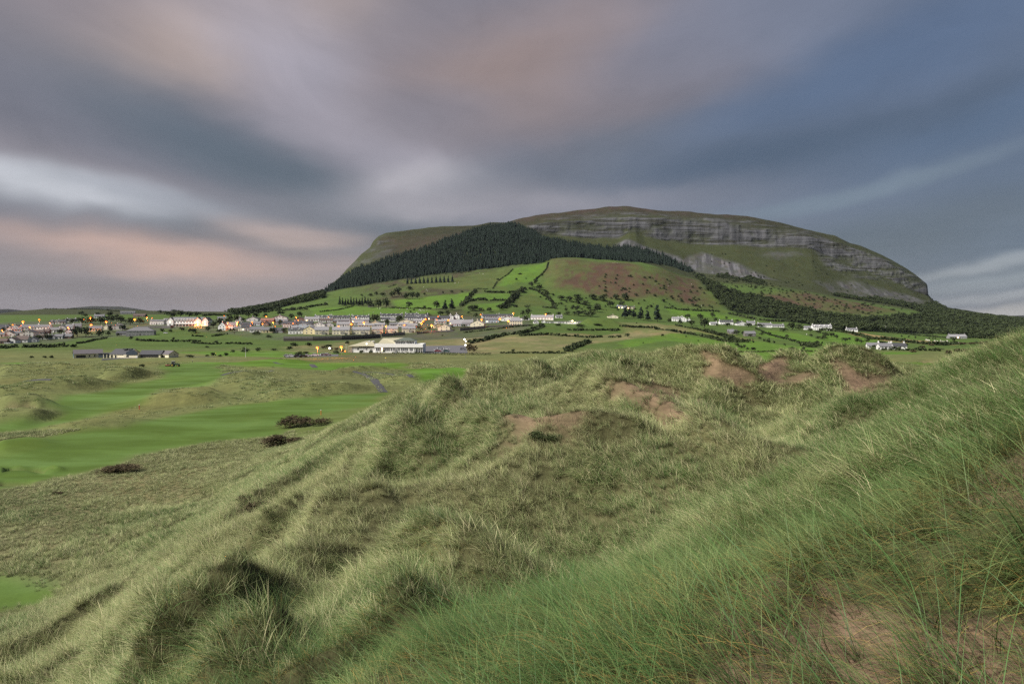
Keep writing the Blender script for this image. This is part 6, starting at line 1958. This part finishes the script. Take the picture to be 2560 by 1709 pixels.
    me.from_pydata([(x, y, max(z, .2) + .12) for x, y, z in q], [], [tuple(range(len(q)))])
    me.materials.append(mat('tarmac', C['tarmac'], .9, .25, 1.5))
    link('forecourt', me)['kind'] = 'structure'


build_pavilion()
# ------------------------------------------------------------------ paths and car parks
TAR = mat('tarmac', C['tarmac'], .9, .25, 1.5)


def path(pix, width, name='path', m=None, V=VC, lift=.05):
    P = [hit(*p, 0, 100) for p in V(*pix)]
    pts = []
    for i in range(len(P) - 1):
        n = max(2, int(math.dist(P[i][:2], P[i + 1][:2]) / 2))
        for j in range(n):
            t = j / n
            pts.append((P[i][0] + t * (P[i + 1][0] - P[i][0]), P[i][1] + t * (P[i + 1][1] - P[i][1])))
    pts.append(P[-1][:2])
    q = np.array(pts)
    for _ in range(6):
        q[1:-1] = (q[:-2] + 2 * q[1:-1] + q[2:]) / 4
    d = np.gradient(q, axis=0)
    d /= np.linalg.norm(d, axis=1, keepdims=True) + 1e-9
    nrm = np.stack([-d[:, 1], d[:, 0]], -1)
    cols = [q + nrm * width * s for s in (-.5, -.17, .17, .5)]
    X = np.stack([c[:, 0] for c in cols], 1)
    Y = np.stack([c[:, 1] for c in cols], 1)
    Z = height(X, Y) + lift + np.array([-.04, .03, .03, -.04])
    k = len(q)
    i = np.arange(k * 4).reshape(k, 4)
    f = np.stack([i[:-1, :-1], i[:-1, 1:], i[1:, 1:], i[1:, :-1]], -1).reshape(-1, 4)
    me = mesh_np(name, np.stack([X, Y, Z], -1).reshape(-1, 3), f, m or TAR)
    link(name, me)['kind'] = 'structure'


path([(2085, 158), (2140, 174), (2180, 200), (2215, 232), (2235, 258), (2252, 282)], 2.6)
path([(2085, 158), (2200, 163), (2300, 175), (2420, 195)], 2.0)
path([(1830, 118), (1842, 130), (1850, 138)], 2.6)
path([(1615, 106), (1640, 114), (1660, 117)], 2.6)
path([(-60, 256), (60, 240), (160, 224), (300, 208)], 1.6)
path([(1300, 183), (1350, 166), (1450, 158), (1600, 155)], 1.8)
path([(1085, 74), (1200, 76), (1260, 76)], 2.4)
path([(1545, 990), (1590, 1030)], 4, m=mat('sandy_track', (.22, .19, .10), .95), V=V6)


def patch(pix, name, m, V, lift=.06):
    P = [hit(*p, 0, 200)[:2] for p in V(*pix)]
    n = 14
    # four-cornered patch as a draped sheet
    a, b, c_, d = [np.array(p) for p in P]
    s, t = np.meshgrid(np.linspace(0, 1, n), np.linspace(0, 1, n))
    s, t = s[..., None], t[..., None]
    q = (a * (1 - s) + b * s) * (1 - t) + (d * (1 - s) + c_ * s) * t
    Z = height(q[..., 0], q[..., 1]) + lift
    i = np.arange(n * n).reshape(n, n)
    f = np.stack([i[:-1, :-1], i[:-1, 1:], i[1:, 1:], i[1:, :-1]], -1).reshape(-1, 4)
    me = mesh_np(name, np.concatenate([q, Z[..., None]], -1).reshape(-1, 3), f, m)
    link(name, me)['kind'] = 'structure'


patch([(1500, 836), (2170, 836), (2140, 722), (1560, 732)], 'car_park', mat('car_park_tarmac', (.11, .11, .12), .85, .2, .8), V3)
patch([(1095, 816), (1720, 800), (1720, 776), (1110, 790)], 'car_park', mat('car_park_tarmac', (.11, .11, .12), .85, .2, .8), V2)

# ------------------------------------------------------------------ long wall, clipped hedges
PANEL = mat('grey_block_panel', (0.17, 0.16, 0.155), .9, .25, 1)
PANEL2 = mat('dark_stone_base', (0.070, 0.060, 0.055), .95, .4, 1)
POST = mat('concrete_post', (0.21, 0.20, 0.19), .9, .2, 1)


def long_wall(name, V, pts, hb, hp, label, step=4.6, base=True):
    """blockwork panels between posts, standing on a dark stone base"""
    P = [hit(*p, 0, 380) for p in V(*pts)]
    o = empty(name, P[0])
    ox, oy, oz = P[0]
    for i in range(len(P) - 1):
        L = math.dist(P[i][:2], P[i + 1][:2])
        n = max(1, int(L / step))
        ang = math.atan2(P[i + 1][1] - P[i][1], P[i + 1][0] - P[i][0])
        for j in range(n):
            t0, t1 = j / n, (j + 1) / n
            x0, y0 = P[i][0] + t0 * (P[i + 1][0] - P[i][0]), P[i][1] + t0 * (P[i + 1][1] - P[i][1])
            z0 = P[i][2] + (t0 + t1) / 2 * (P[i + 1][2] - P[i][2])
            l = L / n
            M = Matrix.Translation((x0 - ox, y0 - oy, z0 - oz)) @ Matrix.Rotation(ang, 4, 'Z')
            if base:
                MB(M).box(0, l - .002, -.25, .25, -1.5, hb).build('base', PANEL2, o)
            MB(M).box(.14, l - .14, -.08, .08, hb + .003, hb + hp - .04 * (j % 3)).build('panel', PANEL, o)
            MB(M).box(-.14, .14, -.14, .14, hb + .003, hb + hp + .12).build('post', POST, o)
    return tag(o, label, 'wall')


long_wall('boundary_wall', V2, [(1075, 622), (1420, 620), (1760, 610), (2000, 600), (2215, 585)], 2.4, 1.7, 'long grey block wall on dark stone base below the cream houses')
long_wall('boundary_wall', V3, [(905, 595), (1080, 585), (1250, 572)], 1.0, 2.2, 'right part of the long wall below the cream pairs', 5)
long_wall('boundary_wall', V3, [(1420, 558), (1600, 540), (1960, 522)], .6, 1.2, 'low wall under the big cream gable', 5)
long_wall('boundary_wall', V4, [(0, 560), (130, 548), (330, 530)], .6, 2.6, 'tall grey wall under the cream gable at the estate corner', 4)
long_wall('boundary_wall', V4, [(360, 512), (640, 500), (900, 492)], .4, 1.3, 'low grey wall below the rightmost estate houses', 5)
long_wall('boundary_wall', V1, [(1610, 470), (1760, 468), (1890, 466)], .2, 2.0, 'pale grey wall left of the hotel', 4)
long_wall('boundary_wall', V1, [(1895, 472), (2000, 470), (2040, 462)], .2, 2.6, 'short white wall at the foot of the hotel', 4)


def clipped_hedge(V, a, b, h, d, label):
    (p, q) = [hit(*t, 0, 250) for t in V(a, b)]
    L = math.dist(p[:2], q[:2])
    rng = np.random.default_rng(int(L * 10))
    n = int(L * 14)
    V_, F_, A_ = [], [], []
    ang = math.atan2(q[1] - p[1], q[0] - p[0])
    for i in range(n):
        c = np.array([rng.uniform(0, L), rng.uniform(-d / 2, d / 2), 0])
        face = rng.integers(0, 3)
        if face == 0:
            c[1] = -d / 2 + .1 * rng.normal()
        c[2] = h + .04 * rng.normal() if face == 1 else rng.uniform(.05, h)
        a_ = rng.normal(size=3); a_ /= np.linalg.norm(a_)
        b_ = np.cross(a_, rng.normal(size=3)); b_ /= np.linalg.norm(b_) + 1e-6
        m = len(V_)
        s = .26
        V_ += [tuple(c + s * (-a_ - .5 * b_)), tuple(c + s * (.2 * a_ - .9 * b_)), tuple(c + s * (a_ + .3 * b_)), tuple(c + s * (-.1 * a_ + .9 * b_))]
        F_.append((m, m + 1, m + 2, m + 3))
        A_ += [rng.random() * .5] * 4
    me = bpy.data.meshes.new('foliage')
    me.from_pydata(V_, [], F_)
    add_attr(me, 'leaf', 'FLOAT', np.array(A_, np.float32))
    me.materials.append(LEAF)
    o = link('clipped_hedge', me, None, p, ang)
    tag(o, label, 'hedge')


clipped_hedge(V3, (1080, 846), (1740, 850), 1.1, 1.4, 'long clipped dark hedge in front of the clubhouse')
clipped_hedge(V3, (1780, 856), (2025, 866), 1.3, 1.4, 'clipped dark hedge in front of the parked cars')
clipped_hedge(V3, (2045, 868), (2510, 866), 1.2, 1.4, 'clipped dark hedge right of the tarmac car park')

# ------------------------------------------------------------------ cars
RUBBER = mat('tyre_rubber', (.02, .02, .02), .8)
CARGLASS = mat('car_glass', (.02, .024, .03), .08, .1, 1, spec=.7)
LENS = mat('headlight_lens', (.6, .6, .6), .2)


def paint(nm, rgb):
    return mat(nm + '_car_paint', rgb, .3, .03, 1, spec=.6)


PAINTS = dict(silver=(.42, .43, .45), white=(.68, .68, .68), red=(.22, .02, .03), black=(.02, .02, .024), grey=(.16, .17, .18), blue=(.05, .08, .14), green=(.05, .10, .09))
_cars = {}


def car(V, x, y, wpx, col, label, group, yaw=0.0):
    px, py = V((x, y))[0]
    X, Y, Z = hit(px, py, 0, 200)
    o = empty('car', (X, Y, Z + .06), yaw)
    if col not in _cars:
        side = [(-2.1, .35), (-2.15, .7), (-2.0, .95), (-1.3, 1.02), (1.0, 1.0), (1.9, .85), (2.15, .65), (2.1, .35)]
        b = MB()
        k = len(side)
        vs = [(x_, -.86, z_) for x_, z_ in side] + [(x_, .86, z_) for x_, z_ in side]
        b.add(vs, [tuple(range(k)), tuple(range(2 * k - 1, k - 1, -1))] + [(i + k, i, (i + 1) % k, (i + 1) % k + k) for i in range(k)])
        b.add([(-1.35, -.66, 1.42), (.35, -.66, 1.42), (.35, .66, 1.42), (-1.35, .66, 1.42), (-1.3, -.64, 1.47), (.3, -.64, 1.47), (.3, .64, 1.47), (-1.3, .64, 1.47)],
              [(0, 3, 2, 1), (4, 5, 6, 7), (0, 1, 5, 4), (1, 2, 6, 5), (2, 3, 7, 6), (3, 0, 4, 7)])
        g = MB().add([(-1.95, -.78, 1.0), (1.1, -.78, 1.0), (1.1, .78, 1.0), (-1.95, .78, 1.0), (-1.35, -.64, 1.419), (.35, -.64, 1.419), (.35, .64, 1.419), (-1.35, .64, 1.419)],
                     [(0, 3, 2, 1), (4, 5, 6, 7), (0, 1, 5, 4), (1, 2, 6, 5), (2, 3, 7, 6), (3, 0, 4, 7)])
        w = MB().tube((0, -.11, 0), (0, .11, 0), .32, .32, 12)
        _cars[col] = (b.mesh('body', paint(col, PAINTS[col])), g.mesh('windows', CARGLASS), w.mesh('wheel', RUBBER), MB().box(-.04, .04, -.18, .18, -.09, .09).mesh('headlight', LENS))
    b, g, w, hl = _cars[col]
    link('body', b, o)
    link('windows', g, o)
    for sx in (-1.3, 1.3):
        for sy in (-.82, .82):
            link('wheel', w, o, (sx, sy, .32))
    for sy in (-.6, .6):
        link('headlight', hl, o, (2.13, sy, .68))
    tag(o, label, 'car', group)


gl, gr = 'cars left of the clubhouse', 'cars in the clubhouse car park'
car(V2, 1120, 808, 50, 'silver', 'leftmost silver car in the car park left of the clubhouse', gl, .3)
car(V2, 1170, 808, 50, 'white', 'white car second from left of the left car park', gl, .25)
car(V2, 1240, 812, 60, 'black', 'black car third from left of the left car park', gl, .5)
car(V2, 1305, 812, 60, 'black', 'dark car fourth from left of the left car park', gl, .6)
car(V2, 1358, 806, 70, 'silver', 'large silver car in the middle of the left car park', gl, .2)
car(V2, 1448, 798, 70, 'white', 'white car standing apart near the orange lamps', gl, .2)
car(V2, 1552, 794, 50, 'silver', 'silver car second from right of the left car park', gl, .5)
car(V2, 1594, 792, 50, 'white', 'white car nearest the clubhouse in the left car park', gl, .5)
car(V3, 1730, 818, 120, 'red', 'red car at the hedge in front of the clubhouse car park', gr, .15)
car(V3, 1722, 800, 110, 'white', 'white car right behind the red car', gr, .2)
car(V3, 1858, 822, 110, 'green', 'dark green car at the hedge right of the red car', gr, .1)
car(V3, 1858, 786, 110, 'white', 'white car behind the dark green car', gr, .2)
car(V3, 1768, 776, 100, 'silver', 'silver car farthest back in the parked cluster', gr, .25)
car(V3, 2098, 790, 90, 'grey', 'grey car alone at the right end of the car park', gr, .15)
gv = 'vehicles in the village'
car(V1, 1945, 534, 50, 'white', 'white van like car on the bank below the hotel', gv, .1)
car(V3, 1690, 522, 70, 'red', 'dark red car beside the big cream gable', gv, .1)
car(V1, 86, 656, 50, 'white', 'white car below the lowest row of the left estate', gv, .2)

# ------------------------------------------------------------------ lamps
SODIUM = mat('sodium_glow', (1, .5, .1), .5, 0, 1, emit=(1.0, .13, .007), strength=1.0)
COOL = mat('white_glow', (1, 1, 1), .5, 0, 1, emit=(1.0, .95, .82), strength=2.5)
WARM = mat('warm_glow', (1, .9, .6), .5, 0, 1, emit=(1.0, .62, .22), strength=2.2)
STEEL = mat('lamp_steel', (.16, .16, .16), .6, .1)
_lamp = {}


def lamp(V, x, y, kind='o', hgt=7.5, r=.42, label='', group=None, y0=300):
    px, py = V((x, y))[0]
    X, Y, Z = hit(px, py, hgt, y0)
    r = r * 1.55  # globe enlarged: its shape also stands in for the glow round the lamp
    key = (kind, round(r, 2), hgt)
    if key not in _lamp:
        pole = MB().tube((0, 0, -.6), (0, 0, hgt + .1), .09, .06, 6).tube((0, 0, hgt + .1), (0, -.6, hgt + .25), .05, .04, 5)
        head = MB().ball((0, -.7, hgt), r, 10, 7, (1, 1, .8))
        cap = MB().box(-.2, .2, -1.0, -.3, hgt + r * .78, hgt + r * .78 + .12)
        _lamp[key] = (pole.mesh('pole', STEEL), head.mesh('lamp_glow_globe', {'o': SODIUM, 'w': COOL, 'y': WARM}[kind]), cap.mesh('lamp_cap', STEEL))
    p, h, c_ = _lamp[key]
    o = empty('street_lamp', (X, Y, Z))
    link('pole', p, o)
    link('lamp_glow_globe', h, o)
    link('lamp_cap', c_, o)
    if kind == 'o' and r > .6:                         # the lamp lights the walls round it
        ld = bpy.data.lights.new('street_light', 'POINT')
        ld.energy, ld.color, ld.shadow_soft_size = 420, (1.0, .24, .06), .12
        lo = bpy.data.objects.new('street_light', ld)
        COL.objects.link(lo)
        lo.location, lo.parent = (0, -.7, hgt - r - .3), o
    tag(o, label, 'street lamp', group)


def lamps(V, where, items, kind='o', group='lit orange street lamps', hgt=7.5, y0=300):
    col = {'o': 'glowing orange street lamp', 'w': 'bright white lamp', 'y': 'warm yellow lamp'}[kind]
    items = sorted(items)
    n = len(items)
    for i, (x, y, r) in enumerate(items):
        pos = '' if n == 1 else f'{ORD[i]} from left '
        lamp(V, x, y, kind, hgt, r, f'{col} {pos}{where}', group, y0)


lamps(V1, 'above the white left estate', [(30, 495, .4), (155, 432, .4), (275, 395, .7), (355, 458, .5), (465, 372, .55), (252, 440, .25), (805, 465, .5), (590, 410, .4)])
lamps(V1, 'in front of the wooded belt', [(1067, 348, .45), (1075, 432, .6), (1252, 397, .65), (1587, 370, .75), (1730, 348, .5), (1790, 350, .25), (990, 368, .2)])
lamps(V2, 'in the left half of the village', [(185, 350, .45), (380, 325, .25), (425, 410, .45), (540, 400, .45), (710, 400, .5), (875, 335, .55), (955, 400, .5), (830, 420, .4), (1190, 415, .4), (1225, 343, .4), (1250, 377, .4), (980, 450, .25), (690, 440, .25)])
lamps(V2, 'in the middle of the village', [(1605, 340, .3), (1930, 342, .45), (1873, 425, .75), (2020, 405, .65), (1725, 450, .6), (2280, 450, .55)])
lamps(V3, 'among the right cream houses', [(1240, 425, .5), (1490, 400, .75), (1515, 370, .7), (1550, 340, .7), (1640, 430, .75), (1885, 355, .6), (1715, 347, .35), (1735, 300, .35), (2080, 300, .4)])
lamps(V4, 'at the right end of the estate', [(270, 347, .4), (282, 412, .65), (520, 405, .8), (632, 432, .8), (697, 327, .5), (1118, 340, .5)])
lamps(V2, 'standing left of the clubhouse', [(1475, 698, .42), (1757, 690, .44)], hgt=6, group='orange lamps by the clubhouse')
lamp(V3, 372, 806, 'o', 1.2, .3, 'low orange light at the left corner of the clubhouse', None, 300)
lamps(V2, 'between the two orange lamps left of the clubhouse', [(1622, 705, .3)], 'w', None, 6)
lamps(V3, 'before the clubhouse wing', [(688, 700, .22)], 'w', None, 6)
lamps(V3, 'at the right end of the car park', [(2122, 632, .28), (2140, 660, .22), (2137, 718, .26)], 'w', 'white lamps at the car park end', 7)
lamps(V4, 'on the roof end of the white school', [(1466, 428, .6)], 'y', None, 4)
lamps(V4, 'at the lit hillside house', [(2115, 255, .5), (2205, 255, .6), (2278, 266, .4)], 'y', 'warm lights at the hillside house', 3)
lamps(V6, 'in front of the grey barn', [(1585, 752, .5)], 'y', None, 3)
lamps(V1, 'at the left gable of the hotel', [(2030, 400, .5)], 'y', None, 3)
lamps(V1, 'along the foot of the hotel', [(2243, 392, .3), (2300, 430, .5), (2340, 425, .5)], 'o', 'orange lights at the hotel foot', 3)
lamps(V2, 'at the right wing of the hotel', [(60, 420, .5), (110, 436, .5)], 'o', 'orange lights at the hotel wing', 3)

# ------------------------------------------------------------------ poles, flags, markers
WHITEP = mat('white_pole', (.6, .6, .58), .6, .05)
WOODP = mat('weathered_pole', (.09, .075, .06), .9, .2)


def pole(V, x, yb, yt, label, cat, m, r=.06, name='flagpole', group=None, arms=False, y0=200):
    (a, b), (_, t) = V((x, yb), (x, yt))
    X, Y, Z = hit(a, b, 0, y0)
    h = (b - t) / F * Y
    o = empty(name, (X, Y, Z))
    MB().tube((0, 0, -.4), (0, 0, h), r * 1.2, r * .8, 7).build('shaft', m, o)
    if arms:
        MB().box(-.9, .9, -.06, .06, h - .5, h - .35).build('crossarm', m, o)
    else:
        MB().ball((0, 0, h + r), r * 1.6, 7, 5).build('finial', m, o)
    return tag(o, label, cat, group)


pole(V2, 630, 815, 702, 'tall white flagpole alone on the links', 'flagpole', WHITEP, .09)
pole(V3, 380, 800, 702, 'left white flagpole at the clubhouse porch', 'flagpole', WHITEP, .07, group='flagpoles at the porch')
pole(V3, 396, 800, 702, 'right white flagpole at the clubhouse porch', 'flagpole', WHITEP, .07, group='flagpoles at the porch')
pole(V3, 641, 276, 212, 'dark utility pole on the pasture above the white terraces', 'utility pole', WOODP, .16, 'utility_pole', arms=True, y0=500)
pole(V6, 172, 660, 590, 'pale utility pole right of the white dormer house', 'utility pole', WHITEP, .14, 'utility_pole', arms=True, y0=500)
pole(V6, 124, 660, 610, 'thin utility pole close to the white dormer house', 'utility pole', WOODP, .12, 'utility_pole', arms=True, y0=500)
pole(V6, 758, 692, 618, 'utility pole before the woods above the stubble field', 'utility pole', WHITEP, .14, 'utility_pole', arms=True, y0=500)
pole(V6, 1522, 720, 660, 'thin mast behind the lamplit barn', 'utility pole', WOODP, .12, 'utility_pole', arms=True, y0=500)
pole(V2, 1290, 84, 46, 'small mast on the skyline left of the forest', 'mast', WOODP, .16, 'mast', y0=700)
pole(V1, 1140, 826, 765, 'white pole in front of the pavilion', 'pole', WHITEP, .05)
pole(V3, 1525, 716, 640, 'thin post behind the clubhouse car park', 'utility pole', WOODP, .08, 'utility_pole', arms=True)


def golf_flag(V, x, yb, yt, col, label):
    (a, b), (_, t) = V((x, yb), (x, yt))
    X, Y, Z = hit(a, b, 0, 120)
    h = max(2.0, (b - t) / F * Y)
    o = empty('golf_flag', (X, Y, Z))
    MB().tube((0, 0, -.1), (0, 0, h), .02, .02, 5).build('stick', WHITEP, o)
    MB().add([(0, 0, h - .5), (0, 0, h - .02), (.32, -.06, h - .1), (.62, .02, h - .16), (.62, .02, h - .4), (.32, -.06, h - .46), (0, .015, h - .5), (0, .015, h - .02), (.32, -.045, h - .1), (.62, .035, h - .16), (.62, .035, h - .4), (.32, -.045, h - .46)],
             [(0, 5, 2, 1), (5, 4, 3, 2), (6, 7, 8, 11), (11, 8, 9, 10), (1, 2, 8, 7), (2, 3, 9, 8), (3, 4, 10, 9), (4, 5, 11, 10), (5, 0, 6, 11)]).build('flag', mat(col + '_flag', dict(yellow=(.7, .55, .1), red=(.5, .06, .04), white=(.7, .7, .7))[col], .8), o)
    tag(o, label, 'golf flag')


golf_flag(V3, 958, 955, 932, 'yellow', 'small yellow golf flag on the green before the clubhouse')
golf_flag(V2, 2268, 862, 842, 'yellow', 'yellow golf flag at the right of the clubhouse green')
golf_flag(V6, 478, 935, 890, 'white', 'white golf flag on the far right green')
golf_flag(V2, 275, 802, 786, 'yellow', 'yellow golf flag by the low bushes')
for i, (V, x, y, lab) in enumerate(((VC, 818, 383, 'red marker post at the end of the rough spit'), (VC, 1885, 415, 'orange marker post on the near fairway edge'), (VC, 1130, 108, 'dark marker post on the upper fairway'))):
    px, py = V((x, y))[0]
    X, Y, Z = hit(px, py, 0, 90)
    o = empty('marker_post', (X, Y, Z))
    MB().box(-.07, .07, -.07, .07, -.2, 1.0).build('post', mat('marker_%d' % i, ((.4, .05, .03), (.5, .16, .04), (.05, .05, .05))[i], .7), o)
    MB().box(-.08, .08, -.08, .08, 1.003, 1.15).build('cap', WHITEP, o)
    tag(o, lab, 'marker post')


# ------------------------------------------------------------------ the mower on the fairway
def build_mower():
    px, py = V1((2050, 922))[0]
    X, Y, Z = hit(px, py, 0, 150)
    o = empty('tractor', (X, Y, Z), .12)
    GRN = mat('tractor_green', (.03, .07, .04), .4, .1)
    body = MB().box(-.2, 2.0, -.42, .42, .75, 1.35).box(-1.1, -.2, -.5, .5, .7, 1.1)
    body.box(1.9, 2.05, -.35, .35, .8, 1.25)
    body.build('bonnet', GRN, o)
    cab = MB()
    for sx in (-1.1, .1):
        for sy in (-.55, .55):
            cab.box(sx - .05, sx + .05, sy - .05, sy + .05, 1.1, 2.3)
    cab.box(-1.25, .25, -.7, .7, 2.303, 2.42)
    cab.build('cab_frame', mat('cab_pale', (.35, .36, .34), .5), o)
    MB().box(-1.02, .02, -.5, .5, 1.12, 2.28).build('cab_glass', GLASS, o)
    for sx, r, w in ((-.75, .72, .4), (1.55, .46, .3)):
        for sy in (-.68, .68):
            wh = MB().tube((sx, sy - w / 2, r), (sx, sy + w / 2, r), r, r, 16).build('wheel', RUBBER, o)
            MB().tube((sx, sy - w / 2 - .03, r), (sx, sy + w / 2 + .03, r), r * .5, r * .5, 10).build('rim', mat('yellow_rim', (.4, .3, .05), .5), wh)
    tag(o, 'small green tractor with a cab on the upper fairway', 'tractor')
    px, py = V1((1972, 916))[0]
    X, Y, Z = hit(px, py, 0, 150)
    g = empty('mower', (X, Y, Z), .12)
    MB().box(-.9, .9, -.9, .9, .25, .6).build('deck', mat('mower_red', (.32, .10, .08), .5), g)
    for i in range(3):
        MB().tube((-.6 + .6 * i, -1.0, .22), (-.6 + .6 * i, 1.0, .22), .2, .2, 10).build('roller', RUBBER, g)
    MB().box(-.2, .1, -.25, .25, .603, 1.1).build('seat', RUBBER, g)
    MB().tube((.4, 0, .6), (.6, 0, 1.2), .05, .05, 6).build('steering_post', STEEL, g)
    tag(g, 'small red mowing unit left of the green tractor', 'mower')


build_mower()


# ------------------------------------------------------------------ sheep
def build_sheep():
    rng = random.Random(5)
    WOOL = mat('wool', (.55, .53, .48), .95, .15, 6)
    FACE = mat('sheep_face', (.12, .11, .10), .9)
    body = MB().ball((0, 0, .62), .45, 9, 6, (1.35, .8, .85)).ball((.62, 0, .82), .19, 7, 5, (1.3, .8, 1)).tube((.4, 0, .7), (.6, 0, .8), .2, .15, 6)
    for sx in (-.38, .36):
        for sy in (-.2, .2):
            body.tube((sx, sy, -.02), (sx, sy, .45), .05, .07, 5)
    bm_ = body.mesh('body', WOOL)
    spots = []
    spots += [(V6, x, y) for x, y in [(1222, 786), (1235, 792), (1258, 795), (1320, 800), (1352, 804), (1388, 796), (1400, 808), (1432, 806), (1440, 814), (1466, 800), (1482, 818), (1510, 822), (1530, 816), (1562, 822), (1600, 820), (1378, 826), (1420, 824), (1500, 830)]]
    spots += [(VM, x, y) for x, y in [(1000, 610), (1050, 612), (1075, 608), (820, 640), (840, 660), (850, 668), (1310, 582), (1230, 540), (1255, 545), (2210, 462), (2225, 460), (2240, 464)]]
    spots += [(V3, x, y) for x, y in [(110, 95), (785, 245), (850, 185), (880, 190), (1170, 195), (1280, 195), (1455, 218), (1480, 222), (1510, 215), (1530, 220), (1570, 212), (1470, 205)]]
    spots += [(V5, x, y) for x, y in [(820, 50), (560, 70), (405, 55), (940, 298), (1715, 458), (2150, 630)]]
    spots.sort(key=lambda t: t[0]((t[1], 0))[0][0])
    seen = {}
    for i, (V, x, y) in enumerate(spots):
        seen[V] = seen.get(V, 0) + 1
        px, py = V((x, y))[0]
        X, Y, Z = hit(px, py, 0, 400)
        where = {V6: 'on the stubble field', VM: 'on the high pasture', V3: 'on the pasture above the terraces', V5: 'on the heather slope'}[V]
        o = link('sheep', bm_, None, (X, Y, Z), rng.random() * 6.28, (1.25,) * 3)
        tag(o, f'small white sheep, {ORD[seen[V] - 1]} from left of those {where}', 'sheep', f'sheep {where}')


build_sheep()


# ------------------------------------------------------------------ the evening air
def build_haze():
    m = bpy.data.materials.new('air')
    m.use_nodes = True
    t = m.node_tree
    t.nodes.clear()
    pv = t.nodes.new('ShaderNodeVolumePrincipled')
    pv.inputs['Color'].default_value = (.34, .39, .48, 1)
    pv.inputs['Density'].default_value = 2.4e-5
    out = t.nodes.new('ShaderNodeOutputMaterial')
    t.links.new(pv.outputs[0], out.inputs['Volume'])
    o = MB().box(-12600, 12600, -12600, 12600, -2.4, 440).build('haze', m)
    o['kind'] = 'stuff'


build_haze()
